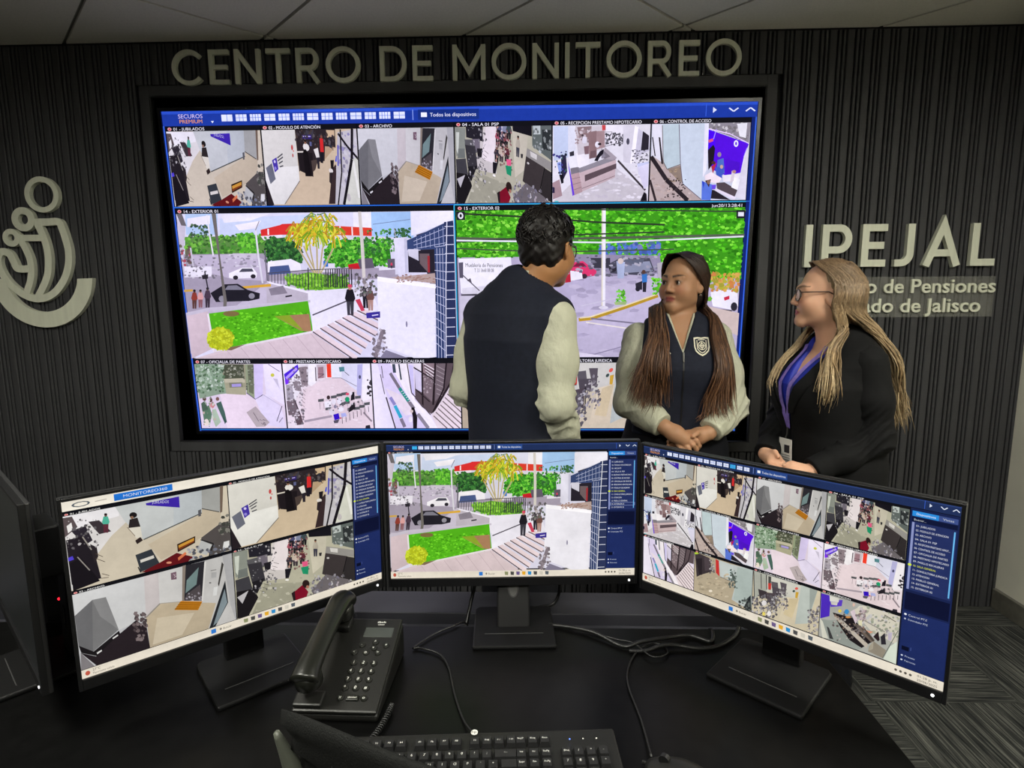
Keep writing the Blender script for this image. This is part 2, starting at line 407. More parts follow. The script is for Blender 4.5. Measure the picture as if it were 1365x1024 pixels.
eb('middle_body', [(262, 350), (288, 420), (302, 490), (300, 570), (278, 650), (218, 748)], 38)
eb('inner_body', [(140, 412), (172, 470), (196, 540), (196, 610), (180, 670), (152, 728)], 36)
eb('shoulder_bar', [(160, 429), (292, 429)], 34, smooth=False)
cr = [L2((250 + 294 * math.cos(math.radians(a)), 621 + 294 * math.sin(math.radians(a)))) for a in range(5, 176, 5)]
ci = [L2((250 + 208 * math.cos(math.radians(a)), 621 + 208 * math.sin(math.radians(a)))) for a in range(173, 6, -5)]
MB().prism(cr + ci, EY0, EY1).build('crescent', M_letter, lg)

# ================================================================== PICTURES ON THE SCREENS (flat print)
def hom(src, dst):
    A = []
    for (x, y), (u, v) in zip(src, dst):
        A += [[x, y, 1, 0, 0, 0, -u * x, -u * y, -u], [0, 0, 0, x, y, 1, -v * x, -v * y, -v]]
    return np.linalg.svd(np.array(A, float))[2][-1].reshape(3, 3)
USQ = ((0, 0), (1, 0), (1, 1), (0, 1))
class Art:
    """flat coloured shapes in a unit square, x right, y down; later shapes lie over earlier ones"""
    def __init__(s, bg='000000', seed=1):
        s.it = [([(0, 0), (1, 0), (1, 1), (0, 1)], lin(bg))]; s.H = np.eye(3); s.v = (0, 0, 1); s.rng = random.Random(seed)
    def quad(s, *q): s.H = hom(q, USQ); return s
    def view(s, ox, oy, sc): s.v = (ox, oy, sc); return s
    def t(s, x, y):
        q = s.H @ np.array((s.v[0] + x / s.v[2], s.v[1] + y / s.v[2], 1)); return (q[0] / q[2], q[1] / q[2])
    def p(s, col, txt):
        pts = [tuple(map(float, a.split(','))) for a in txt.split()] if isinstance(txt, str) else txt
        pts = clip([s.t(*a) for a in pts], 0, 1, 0, 1)
        if len(pts) > 2: s.it.append((pts, lin(col)))
        return s
    def ln(s, col, wd, txt):
        P = [tuple(map(float, a.split(','))) for a in txt.split()] if isinstance(txt, str) else txt
        for (a, b), (c, d) in zip(P, P[1:]):
            l = math.hypot(c - a, d - b) or 1; nx, ny = -(d - b) / l * wd / 2, (c - a) / l * wd / 2
            s.p(col, [(a + nx, b + ny), (c + nx, d + ny), (c - nx, d - ny), (a - nx, b - ny)])
        return s
    def el(s, col, cx, cy, rx, ry=None, n=10, rot=0):
        ry = ry or rx; c, d = math.cos(rot), math.sin(rot)
        return s.p(col, [(cx + rx * math.cos(2 * PI * k / n) * c - ry * math.sin(2 * PI * k / n) * d, cy + rx * math.cos(2 * PI * k / n) * d + ry * math.sin(2 * PI * k / n) * c) for k in range(n)])
    def scat(s, n, x0, x1, y0, y1, cols, r0, r1, asp=1., ell=None):
        L_ = [lin(c) for c in cols]; mean = tuple(sum(c[k] for c in L_) / len(L_) for k in range(3)); gr = mean[1] > 1.25 * max(mean[0], mean[2]); kk = .85 if gr else .55
        L_ = [tuple(mean[k] + (c[k] - mean[k]) * kk for k in range(3)) for c in L_]
        for _ in range(int(n * (2.2 if gr else 1.5))):
            for _t in range(20):
                x, y = s.rng.uniform(x0, x1), s.rng.uniform(y0, y1)
                if not ell or ((x - (x0 + x1) / 2) / (x1 - x0) * 2) ** 2 + ((y - (y0 + y1) / 2) / (y1 - y0) * 2) ** 2 < 1: break
            r = s.rng.uniform(r0, r1) * (.6 if gr else .8); a = s.rng.uniform(0, 6.3)
            s.p(s.rng.choice(L_), [(x + r * math.cos(a + d) * m, y + r * math.sin(a + d) * m * asp) for d, m in ((0, 1.), (1.3, .7), (2.4, .9), (3.6, .8), (5., .75))])
        return s
    def man(s, x, y, h, top, leg, skin='a87c66', hair='1d1718', wd=1.):
        """small standing figure with its feet at (x, y)"""
        k = h / 8; q = wd * k
        s.p(leg, [(x - q, y - 4 * k), (x + q, y - 4 * k), (x + .8 * q, y), (x + .1 * q, y), (x, y - 3 * k), (x - .1 * q, y), (x - .8 * q, y)])
        s.p(top, [(x - .8 * q, y - 6.8 * k), (x + .8 * q, y - 6.8 * k), (x + 1.4 * q, y - 4.4 * k), (x + 1. * q, y - 3.6 * k), (x - 1. * q, y - 3.6 * k), (x - 1.4 * q, y - 4.4 * k)])
        s.el(skin, x, y - 7.3 * k, .55 * q, .7 * k, 8); s.el(hair, x, y - 7.7 * k, .6 * q, .45 * k, 8)
        return s
    def txt(s, col, x, y, h, body, wid=None):
        """lettering, base line at (x, y) in source units"""
        v, f = text_mesh(body, h)
        k = wid / max(1e-6, max(a[0] for a in v)) if wid else 1
        for q in f:
            pts = clip([s.t(x + v[i][0] * k, y - v[i][1]) for i in q], 0, 1, 0, 1)
            if len(pts) > 2: s.it.append((pts, lin(col), 1))
        return s

F = {}
# --- 01 hall with banner, standing woman, red desk
a = Art('c9bfae', 1); F['01'] = (a, '01 - JUBILADOS'); a.quad((62, 285), (1328, 62), (1362, 648), (118, 925))
a.p('d9d6d8', '62,285 480,235 560,330 420,470 300,640 118,925').p('e9e7ee', '62,285 480,215 480,300 62,420')
a.p('c3c7ca', '440,200 1125,80 1125,305 665,515 520,345').p('b2b8be', '900,120 1125,80 1125,305 900,408').p('9fa09f', '1125,60 1290,50 1290,305 1125,265')
a.p('bdb09c', '1125,268 1280,305 1270,400 1120,520 1000,600 800,700 700,560 1125,305').ln('4a4d4e', 9, '665,515 1125,303').ln('4a4848', 8, '1125,265 1265,300').p('54545a', '1095,280 1120,270 1118,330 1097,335')
a.p('6d5d52', '1272,60 1300,50 1290,300 1272,310').p('3d25a8', '685,200 945,150 950,248 690,218').txt('f2f0ff', 735, 205, 34, 'JUBILADOS', 130)
a.p('5a4f52', '62,300 130,290 170,380 70,470').p('e6e4e6', '90,370 125,340 135,400 100,430').p('2b2630', '120,410 230,375 280,500 220,540').p('221d24', '82,490 205,460 300,640 340,830 120,870')
a.p('3a3238', '250,340 330,330 420,430 330,450').p('2a2429', '260,530 310,560 320,640 290,700').p('18141a', '110,690 190,640 330,850 130,925').ln('9a948f', 10, '205,465 270,580').ln('938d8a', 9, '165,635 255,755').p('4e3fc8', '95,640 130,625 140,655 100,670')
for q in ('300,615 355,645', '300,655 370,690', '345,790 400,810', '340,830 395,825'): a.ln('4a3d38', 5, q)
a.scat(30, 90, 330, 320, 560, ['15121a', 'cfcbd0', '4a454c', '2a262c'], 6, 22).man(380, 440, 165, '4fae98', '5a2a38', '6a5048')
a.p('ded9cd', '545,395 640,390 655,490 610,500').ln('7b6b60', 5, '540,400 600,480').p('2a2426', '560,335 620,320 642,400 550,408').el('1c181a', 588, 298, 30, 26).el('8a6a58', 578, 318, 13).p('2b2122', '600,520 640,490 660,520 615,552')
a.p('30353c', '600,645 725,600 790,735 640,795').p('d5d2cc', '636,690 740,655 746,680 640,715').ln('26262a', 9, '620,750 640,800').p('5d1218', '640,800 790,722 920,645 1060,690 1000,735 700,800').p('2a1a14', '925,570 1070,505 1068,565 930,640').p('c58f3a', '935,580 1060,520 1060,552 940,622').p('7b3a1c', '935,605 1060,545 1060,556 940,622')
a.p('4f4a4a', '1115,525 1275,400 1365,380 1365,640 1190,690').p('b4b6b8', '1115,545 1205,590 1160,680 1082,650').ln('19191c', 10, '1112,540 1215,580 1180,690').p('d8d8da', '1300,570 1345,560 1345,620 1290,630').p('d3744e', '930,690 990,640 1000,660 935,715').el('d08a70', 860, 728, 22, 10).scat(40, 1000, 1360, 600, 720, ['2a2d38', '70758a', 'b9bac2', '15151b'], 8, 26).scat(14, 1270, 1360, 330, 520, ['1c201e', '2c322c', '8d8a84'], 12, 36)
# --- 02 information desk past a white partition
a = Art('c9b69c', 2); F['02'] = (a, '02 - MODULO DE ATENCIÓN'); a.quad((30, 245), (1262, 22), (1282, 652), (95, 935))
a.p('d3d1cc', '20,240 495,160 540,615 330,870 180,905 60,680').p('dfdedb', '60,600 530,480 540,615 330,870 180,905 60,680').p('241d22', '10,560 60,680 185,910 95,945').ln('77706a', 8, '330,870 542,612')
a.p('676a78', '80,590 165,528 215,665 140,727').p('4535a0', '170,500 235,460 257,565 205,607').el('cfc8f0', 208, 505, 14).el('8a80d0', 215, 565, 16)
for q in ('245,465 320,412', '250,490 325,440', '265,512 320,478', '275,540 325,520'): a.ln('4b4b52', 12, q)
a.el('c24a4a', 452, 330, 14, 26).el('b04a48', 460, 400, 9, 18).el('c86a62', 470, 358, 8)
a.p('2b2327', '495,150 770,100 1010,60 1010,230 880,260 870,370 700,420 540,530').p('c5ab8c', '900,95 1000,80 1000,130 910,160').p('b59a7d', '880,240 1005,225 870,360').p('3d3a44', '640,140 740,120 740,200 640,210').p('2e1f66', '588,192 712,168 714,208 592,226').ln('b9aee8', 9, '600,203 700,186').p('5b5f88', '685,235 712,232 712,270 687,272')
a.scat(50, 500, 1000, 130, 260, ['121016', '3b3238', '6a6265', '1d2a3a', '4a3a30'], 8, 26)
a.p('1d171b', '520,352 720,330 722,540 560,522').p('d9d2c8', '520,350 600,335 600,348 520,364').p('4a3e3a', '700,400 790,370 750,470 715,500').el('e0dcd8', 640, 292, 42, 34).el('8a6350', 630, 250, 14, 18).el('1d1616', 628, 238, 15, 12).p('140f13', '595,345 660,330 700,540 620,555').el('120e10', 628, 335, 22)
a.p('e6e2de', '735,295 790,270 808,350 770,365').el('3a2a24', 770, 262, 16).p('26222b', '770,360 806,350 806,452 780,455').p('cf2a2c', '818,180 858,178 864,295 820,300').el('7a5040', 838, 165, 14).p('1a1720', '815,300 862,295 850,395 818,395')
a.p('382a2c', '905,735 960,430 1000,372 1040,420 990,715').p('3546c8', '1010,300 1050,285 1052,345 1000,350').p('1e181c', '940,350 985,340 975,430 945,420').el('dcd6d2', 945, 440, 26, 20).p('2b2226', '925,460 965,450 945,560 920,540').p('d0cdd0', '1010,390 1035,380 1030,500 1008,500')
a.p('c3c0c6', '1040,90 1275,20 1285,655 985,718').scat(40, 1060, 1260, 60, 560, ['8f8a98', 'e8e6ea', '5d5970', 'b0aec0', '7a70b0'], 10, 36).p('cfd0c6', '1180,300 1275,260 1285,655 1085,690').ln('e9e9e4', 26, '1215,300 1275,600').ln('17131a', 30, '1215,30 1200,290 1150,480 1090,700').ln('1c181d', 16, '1075,60 1075,430 1020,720').ln('17131a', 22, '1045,100 1150,190 1275,275').ln('4a45a8', 14, '1040,200 1035,380').el('b9b4b6', 1150, 625, 22, 34)
# --- 03 archive room with a locker and an orange mat
a = Art('b9bac0', 3); F['03'] = (a, '03 - ARCHIVO'); a.quad((18, 320), (1305, 0), (1338, 540), (75, 945))
a.p('c9cace', '18,320 720,140 725,400 610,515 380,620 18,620').p('c4bdc0', '600,180 715,145 722,400 610,515').p('c3c2c3', '715,145 910,95 900,390 725,402').p('b7a993', '610,515 725,402 890,388 1060,400 1185,400 1125,612 640,780').p('c4b8a4', '700,520 1000,480 900,660 660,740').p('bdbcbd', '1085,60 1305,0 1338,560 1110,620 1175,405 1060,395').p('a9a9ad', '1230,20 1305,0 1338,560 1290,420')
a.p('747477', '35,495 180,365 290,343 388,612 175,792 60,742').p('828285', '180,365 290,343 388,612 240,500').p('6a6a6e', '35,495 180,365 175,792 60,742').p('191619', '60,740 180,790 390,620 400,650 215,830 80,800').p('241d22', '75,800 200,905 640,775 615,600 530,535 390,650 200,830').p('7f7b80', '75,800 190,915 75,945').p('dedde0', '335,680 380,650 382,662 340,690').p('dedde0', '205,800 245,775 248,787 210,812')
a.scat(26, 510, 610, 480, 700, ['3a2f33', '6c5f62', '231b1f', '8a7d80'], 12, 30).ln('8f8a84', 10, '610,515 725,402').ln('a19a92', 6, '725,402 900,388').p('857a72', '910,95 938,88 920,382 903,388').p('2b2a30', '936,95 1088,60 1062,382 920,382').p('6e8485', '942,215 1040,110 1020,250 932,320').p('4a4448', '940,330 1050,250 1060,378 922,380').scat(14, 940, 1060, 320, 380, ['8b8490', 'c5c2cc', '5b555a'], 5, 16).p('d6d4d4', '1086,70 1100,65 1070,385 1060,385')
a.p('b5731a', '892,383 1066,388 1030,460 838,456')
for k in range(4): a.ln('75480c', 5, f'{880 - 12 * k},{398 + 16 * k} {1058 - 10 * k},{402 + 16 * k}')
a.p('6f5564', '815,155 860,143 862,205 818,210').scat(8, 822, 858, 155, 200, ['c9b5c0', '3a2a34'], 4, 10).p('22252a', '1250,220 1272,400 1165,600 1118,612').p('7d8a92', '1245,290 1265,400 1185,560 1150,590').p('3a3836', '1225,70 1240,90 1200,270 1192,250').ln('8d8b8c', 8, '1135,140 1180,132').p('a3a3a5', '1140,155 1182,150 1180,195 1140,200').p('cfd0d2', '1158,275 1190,270 1180,340 1150,345').el('6a686a', 1130, 238, 10, 6)
# --- 04 waiting room seen from above
a = Art('b3b09d', 4); F['04'] = (a, '04 - SALA 01 PSP'); a.quad((40, 300), (1282, 5), (1303, 590), (85, 985))
a.p('c9c3c2', '460,200 660,150 640,560 330,600').p('e3dade', '490,190 640,155 600,480 430,480').p('c5bfae', '830,150 1020,140 1000,420 880,520').p('9d9b8a', '380,620 900,600 700,780 240,940').scat(50, 260, 960, 560, 930, ['bdbaa8', '9a9887', 'c8c5b6', '8d8b7c'], 14, 48, .5)
a.p('8b9088', '40,300 200,270 200,470 70,560').p('c4c9c0', '60,340 110,330 100,540 70,500').p('24222b', '205,255 445,195 450,330 215,350').p('6b6470', '300,345 408,318 415,430 320,440').p('343238', '195,410 345,395 388,590 245,620').p('57565a', '190,375 300,350 340,400 200,420').p('3d3c42', '65,585 212,540 255,690 80,725').p('6e7370', '100,480 195,455 205,540 90,570').p('1a171b', '75,705 260,670 310,760 200,960 85,980').p('bcb9bf', '85,760 205,690 140,825').p('1f1c22', '370,410 450,390 440,470 385,490').p('1d1b20', '250,600 380,560 300,720 250,690')
a.scat(46, 240, 500, 220, 720, ['17151a', '3c3a40', '8f8c94', '27242b', 'd5d2d8'], 6, 22)
for k in range(9): a.ln('2e2b2c', 4, f'{330 + 18 * k},{690 - 36 * k} {385 + 18 * k},{705 - 36 * k}')
for k, (x, y, t1, l1) in enumerate([(650, 300, 'a05060', '2a2226'), (705, 300, '3a3440', '201c22'), (755, 290, '8a3040', '1c1a20'), (640, 440, '34303a', '1a181d'), (700, 420, 'c7b6a8', '3a3038'), (770, 400, '5a2a34', '2a2228'), (690, 230, 'c8c4d2', '39405c'), (740, 220, '8086a0', '23202a'), (790, 210, '3c4a50', '1d1b20'), (660, 220, '4a4a70', '222028')]): a.man(x, y + 20, 130, t1, l1, '9a705c', wd=1.7)
a.scat(60, 610, 840, 150, 470, ['5a2430', '2a1d22', 'c99a88', 'e2d2d0', '1c181c', '8a4a52'], 6, 20).p('1f8f66', '755,455 835,440 830,525 775,520').p('e05a86', '765,400 825,390 825,440 775,448').p('1b1920', '590,470 660,460 630,560 595,565').el('e6e3e0', 612, 580, 20, 10).man(905, 345, 170, 'b0a89a', '3a3a48', '8a6350').p('2c2a2e', '940,310 970,305 965,340 945,342')
a.p('14121a', '830,95 1062,28 1068,140 838,150').p('5c6462', '1065,30 1285,-10 1290,270 1075,215').p('b9c2c0', '1075,45 1160,30 1165,100 1085,120').p('2d3133', '1180,60 1280,40 1280,200 1190,210').scat(24, 1080, 1280, 40, 240, ['2a2d2e', 'cfd6d5', '767d7c'], 8, 28).p('908d8a', '1015,245 1292,285 1292,355 1005,312').p('d2cfcc', '1050,260 1130,270 1130,310 1060,300').p('3a3435', '1005,312 1222,345 1165,585 972,522').p('2d292a', '1222,348 1303,362 1303,590 1172,582').ln('141214', 8, '1222,346 1165,585').el('c9c6c4', 1032, 362, 14, 9)
a.p('6a6468', '860,690 1010,525 1230,575 1290,600 900,760').scat(70, 850, 1260, 530, 740, ['1a181e', 'd8d6da', '8d8a94', '3b3842', 'b4a8b2', '55506a'], 8, 28).p('7a1026', '660,720 770,630 830,700 800,780 690,800').el('2a1b1a', 805, 620, 38, 42).el('a5705e', 822, 650, 16).p('22181c', '655,715 690,690 700,800 675,790')
# --- 05 reception counter
a = Art('dcd8e0', 5); F['05'] = (a, '05 - RECEPCION PRESTAMO HIPOTECARIO'); a.quad((20, 140), (1105, 135), (1085, 968), (15, 968))
a.p('e4e2ea', '20,140 1105,135 1090,900 15,968').p('c3cfe8', '25,150 265,145 250,470 30,520').p('dfe1ee', '190,150 265,145 275,400 190,520').p('ece8ee', '280,440 420,440 430,560 300,600').p('cfc8ce', '270,150 610,150 600,400 300,460')
a.p('8a7274', '290,160 450,150 440,320 320,300').scat(40, 270, 440, 160, 340, ['5d4a4e', 'b9a2a4', 'e5dce2', '8d7678'], 10, 30).p('8b7072', '415,215 505,200 510,480 425,505').p('a58a8c', '505,205 595,200 598,380 510,400').p('6f585c', '440,420 500,410 500,490 430,500').p('c9494a', '565,140 605,140 605,195 568,198').p('e9e6ee', '610,140 820,140 815,330 615,350').ln('59525c', 5, '600,215 680,215 600,372 720,340').scat(60, 610, 820, 230, 360, ['25232a', '4a4852', '15141a', 'a9a7b2'], 8, 24)
a.p('d6d3dd', '800,150 935,145 900,560 805,540').p('efedf4', '930,150 975,170 920,560 880,560').p('c9c6d6', '970,180 1100,280 1095,420 930,500').p('2a2630', '1020,210 1090,260 1085,410 1000,420').scat(40, 910, 1090, 410, 590, ['16141c', '3b3944', 'd5d2e0', '2a2732'], 9, 24, .6).p('c5c9e6', '960,560 1090,540 1085,720 980,680').el('4a4858', 855, 320, 18, 36)
a.p('cbc6cc', '340,660 720,600 1060,860 1080,968 15,968').scat(60, 320, 1040, 640, 960, ['e6e2ea', 'bdb8c0', 'd4cfd6', 'f0ecf4', 'b0a9b4'], 16, 60, .5).ln('3a3438', 22, '745,525 1055,850').p('d8d4ea', '960,600 1088,560 1086,800 1040,840')
a.p('8c8790', '215,600 300,590 320,660 700,530 730,500 660,480 320,600').p('c5b0b4', '310,655 725,515 712,708 345,858').p('5b4c52', '375,680 728,555 728,610 378,748').ln('7a666c', 6, '330,830 712,690').p('b79a9e', '222,668 312,648 350,860 252,900').ln('8a7076', 6, '230,720 325,700').ln('8a7076', 6, '240,780 335,755').ln('8a7076', 6, '248,840 342,808').p('7c767e', '215,605 300,590 318,648 222,670').p('6a3fd8', '185,520 215,640 262,890 240,905').p('eceaf0', '200,480 280,470 290,590 210,600')
a.p('a39aa2', '600,380 735,495 690,520 560,500').p('78717a', '590,420 660,480 600,505 560,470').p('8a8490', '560,500 610,480 560,380').p('1d1a24', '510,470 545,420 590,400 580,450 540,490 520,530 480,525').el('e8e5ee', 515, 350, 26, 34).el('2a2028', 540, 345, 20, 14).el('d9d6e2', 372, 300, 28, 40).el('463a40', 350, 250, 14).p('7c6066', '365,370 420,360 420,450 375,455').p('33303a', '205,430 255,415 258,465 210,475')
a.p('8fa4dc', '65,540 110,530 130,640 95,680').p('2a2640', '110,500 165,440 180,640 140,720 120,680').p('17151f', '90,670 135,670 140,760 115,770').scat(14, 30, 190, 420, 660, ['24202a', '3c6a4a', '4a3a9a', '15121a'], 10, 30).p('a58a90', '15,760 95,720 125,900 20,940').p('2a2440', '15,800 40,810 40,870 15,870').p('18151c', '1010,940 1040,870 1070,890 1075,968 1000,968').el('59c8d0', 60, 975, 30, 22)
# --- 06 access control: purple wall
a = Art('cfd4e2', 6); F['06'] = (a, '06 - CONTROL DE ACCESO'); a.quad((15, 125), (1115, 115), (1065, 968), (10, 968))
a.p('b8a8a4', '10,480 350,580 580,968 10,968').scat(60, 20, 560, 560, 960, ['d6c6c2', 'a89692', 'c2b0a8', '8d7c78', 'cfb9ae'], 14, 44, .6).p('dcdce6', '20,130 130,130 150,560 20,470').p('bfd0d6', '125,130 315,125 340,580 200,625 160,560').ln('77726f', 9, '130,140 150,540 195,625 340,575').p('2a2226', '92,270 110,275 152,570 130,565').ln('221c20', 12, '25,270 60,480').p('8f7f72', '200,628 345,585 365,770 330,760').scat(10, 210, 350, 610, 760, ['b79f82', '6f6258', 'a08d78'], 16, 36, .6)
a.p('ccd8e4', '315,125 640,120 600,700 580,965 370,780 340,575').p('e6e6f2', '600,122 650,120 630,640 590,720').ln('6d6470', 8, '315,130 342,580 370,785 580,960').ln('2a2328', 46, '15,485 190,740 430,968').ln('33292c', 26, '10,740 80,968').scat(30, 180, 400, 700, 960, ['4a3f42', '1d181b'], 8, 18)
a.p('8d8890', '645,118 1115,112 1095,345 645,180').scat(40, 650, 1100, 118, 300, ['2c282c', 'd9d6d6', '7d7076', 'e9e6ea', '4a4446'], 12, 34).p('e6e6ea', '960,130 1075,120 1060,290 990,270').p('5410d8', '645,190 1095,350 1020,670 840,700 705,640 640,420').p('4a06f0', '645,190 720,220 715,640 645,560').p('4c12c4', '840,520 1000,560 985,660 850,690').ln('eed8ff', 10, '645,184 880,240 1098,352').el('f2eefc', 952, 350, 26, 38).el('6a40d8', 952, 350, 12, 20).ln('b59aff', 8, '700,300 730,190').ln('a98cff', 10, '1040,500 1075,400')
a.p('e0dde8', '1040,500 1090,370 1065,968 950,940').p('1e1822', '640,420 700,360 720,400 705,560 650,640').p('d8577a', '640,310 690,290 700,320 650,340').p('4c6fc0', '750,530 815,510 830,680 740,640').el('9a8a94', 768, 470, 22, 28).p('3f58b8', '725,610 830,600 800,740 740,720').el('c9a894', 795, 605, 18, 22).p('b02a48', '680,600 740,560 700,680').el('4a3030', 705, 560, 24, 20).p('eee9ee', '800,700 1000,680 980,760 820,770').p('f0e2e8', '610,700 680,660 800,730 760,790 620,760').p('54494e', '740,780 830,775 975,860 940,945 750,860').p('f5f5f8', '935,720 1000,745 975,862 905,830').p('d9cfd6', '910,650 945,650 930,760 890,790').el('b58a80', 935, 660, 22, 18).p('27222a', '675,850 720,860 900,968 680,950').p('e8e0ee', '720,830 960,940 940,968 720,860')
a.p('5a78d8', '580,760 700,800 680,968 580,965').p('2f48c8', '580,755 610,770 600,840').p('3a2a2a', '615,755 680,740 660,830').el('8a6a58', 655, 770, 20, 26).p('6a4ad8', '690,800 740,800 730,850 690,850')
# --- 07 mail desk, greenish glass
a = Art('dccfe0', 7); F['07'] = (a, '07 - OFICIALIA DE PARTES'); a.quad((45, 108), (1195, 105), (1270, 940), (140, 945))
a.p('e6d6e2', '380,480 740,500 900,600 1270,940 480,945').p('e0d8f0', '850,560 1000,500 1180,640 1260,940 1000,900').p('8aa088', '45,108 410,108 470,490 380,500 110,560').p('9c9a80', '400,108 740,110 730,510 470,495').p('4a4f3e', '420,115 700,112 712,300 440,300').p('bdb8a0', '440,300 715,290 720,350 450,350').p('7a7a68', '505,350 680,345 690,405 515,415').p('a79ad8', '540,368 665,362 668,400 545,405').p('aaa78c', '470,420 725,410 730,510 470,495').p('8f9a7c', '720,110 830,110 845,560 740,480').p('6a705a', '750,120 835,115 830,500 770,470')
a.scat(120, 70, 440, 115, 480, ['4a6a48', '7c9a7c', 'a9bfa8', '2f4a34', 'c9d6c8', '64845f'], 12, 44).scat(26, 440, 710, 130, 300, ['2c3026', '8d8f78', 'd2d4c4', '5a5f4c'], 10, 30).scat(18, 740, 840, 140, 490, ['4a5040', 'a8b09c', '30352c'], 8, 26).p('d4c8ee', '835,110 965,108 955,500 850,565').p('eae2f8', '960,108 1195,105 1240,640 1000,500').p('bcb4cc', '965,500 1190,640 1180,660 950,515').ln('5f5872', 10, '740,480 860,565 955,505').el('c8c84a', 1085, 250, 26, 24).p('c9c2d6', '1090,290 1150,300 1180,430').ln('4a4458', 7, '1030,110 1180,205').p('e2d9f2', '860,565 960,510 1180,640 1240,800 1100,780')
a.p('b5a9ac', '738,735 860,655 1045,865 985,920 870,925').ln('6b6068', 8, '830,735 900,850').scat(10, 920, 1020, 830, 900, ['6b6068', '8b8088'], 6, 16).ln('3c3850', 9, '1140,850 1210,650').ln('4a4658', 7, '1170,865 1220,800')
a.p('5a7a62', '150,700 240,640 280,760 250,900 180,900').p('48604f', '135,620 190,580 230,700 150,720').p('c98a8c', '240,640 290,590 325,640 290,690').el('5a3f3c', 265, 575, 22, 30).p('47655c', '335,620 400,590 450,730 480,870 440,860').el('7a5a52', 355, 560, 24, 26).p('33504a', '420,760 470,860 450,890').el('e8dcd0', 205, 870, 34, 50).el('5a4038', 180, 560, 26).p('a9bda6', '280,700 330,690 400,860 330,930 290,830').scat(16, 120, 330, 480, 930, ['dfe6da', '3f5a48', 'c9a79c', '88a08a'], 10, 28)
# --- 08 waiting area with rows of chairs
a = Art('e6dae2', 8); F['08'] = (a, '08 - PRESTAMO HIPOTECARIO'); a.quad((45, 105), (1205, 105), (1255, 950), (110, 950))
a.p('ebe6ee', '45,105 1205,105 1230,500 1000,390 820,290 500,300 300,420 110,760').p('e0cfd6', '320,440 480,370 620,290 830,290 1030,440 1110,600 1240,900 1250,950 320,950 280,820').scat(50, 330, 1180, 320, 930, ['ecdee4', 'd6c6ce', 'f2e6ec', 'c9bac4'], 16, 50, .4).p('4a22d0', '65,240 250,112 265,180 190,260 90,370').p('b79cf8', '85,280 230,150 245,180 100,310').p('7a30e8', '75,320 150,280 130,360 85,380')
a.p('d8d2da', '260,120 390,115 385,400 280,330').p('8b7d84', '265,150 360,140 385,390 300,400').scat(30, 190, 390, 160, 400, ['4a4048', '8d7f88', '2f2830', 'b9adb4'], 10, 34).p('f0ecf2', '385,110 485,108 490,350 430,400 385,370').ln('5a5058', 14, '485,150 492,330').p('c9bcc4', '500,120 630,110 620,290 510,300').p('9c7a84', '520,150 590,145 595,290 520,295').ln('4b3a44', 6, '515,240 600,240 520,290').p('f0402a', '632,108 690,105 697,285 640,282').p('e6e8f2', '697,108 820,105 830,290 700,285').p('d8d8ec', '830,108 1110,105 1085,500 940,390 830,290').p('548890', '795,150 865,145 870,205 805,210').ln('4a4a58', 8, '870,210 930,260').ln('8a8490', 8, '700,290 820,290 1030,400').p('b4b2dc', '1040,120 1110,110 1090,560 1030,500').p('f0ecf4', '1110,108 1205,108 1235,560 1100,600').scat(12, 1170, 1225, 280, 520, ['1d1a20', '35303a'], 14, 30).el('4a4a6a', 1072, 280, 16, 26)
a.p('a19aa6', '90,380 170,370 200,560 100,580').p('8b8088', '180,340 270,330 300,470 210,450').p('70626a', '95,590 200,570 270,770 120,780').p('5b4a52', '200,790 290,780 320,900 220,910').ln('3a3038', 14, '205,580 280,780').scat(50, 120, 330, 300, 900, ['2e262e', '6b5f68', 'c9c0ca', '433a44', 'efe9f0'], 10, 32)
for k in range(8): a.ln('4a4048', 5, f'{320 - 4 * k},{440 + 50 * k} {352 - 4 * k},{470 + 50 * k}')
a.ln('a89ca8', 30, '330,860 700,790').ln('8a7f88', 22, '1120,740 1230,860')
for x, y in ((555, 585), (725, 540), (800, 515), (865, 500), (1045, 545), (650, 695), (1030, 690), (1100, 665), (1165, 630), (840, 630), (900, 615)): a.p('54565a', [(x - 38, y - 16), (x + 40, y - 26), (x + 38, y + 12), (x - 36, y + 20)])
for k in range(12): a.ln('6d6872', 5, f'{540 + 52 * k},{610 + 14 * math.sin(k)} {545 + 52 * k},{700 - 5 * k}')
for k in range(8): a.ln('57525c', 8, f'{835 + 50 * k},{790 - 18 * k} {840 + 50 * k},{890 - 22 * k}')
a.p('ece8f0', '600,600 690,590 700,670 610,680').el('3a2c30', 655, 545, 24, 28).el('e4e0ea', 725, 600, 30, 40).el('e6e2ec', 800, 590, 34, 44).el('1f9a6a', 905, 570, 32, 34).el('d0506a', 908, 500, 24, 18).p('201c24', '960,480 1000,470 1005,570 950,590').el('e6dfe8', 955, 490, 18, 24).el('ddd8e2', 700, 740, 40, 36).el('e3dfe8', 820, 700, 40, 32).p('231f26', '930,680 1000,600 1015,690 920,745').p('3212b8', '718,770 790,750 805,825 735,845').el('8a8498', 745, 665, 22, 24).p('a9aee0', '820,755 880,745 900,790 830,805').el('c0405a', 815, 815, 14, 10).p('57525e', '720,850 800,830 780,880 730,885').p('2a2630', '1150,915 1205,905 1215,950 1145,950').scat(20, 600, 1100, 560, 720, ['3a343c', 'f2eef6', '57505a', '1f1b20'], 8, 24)
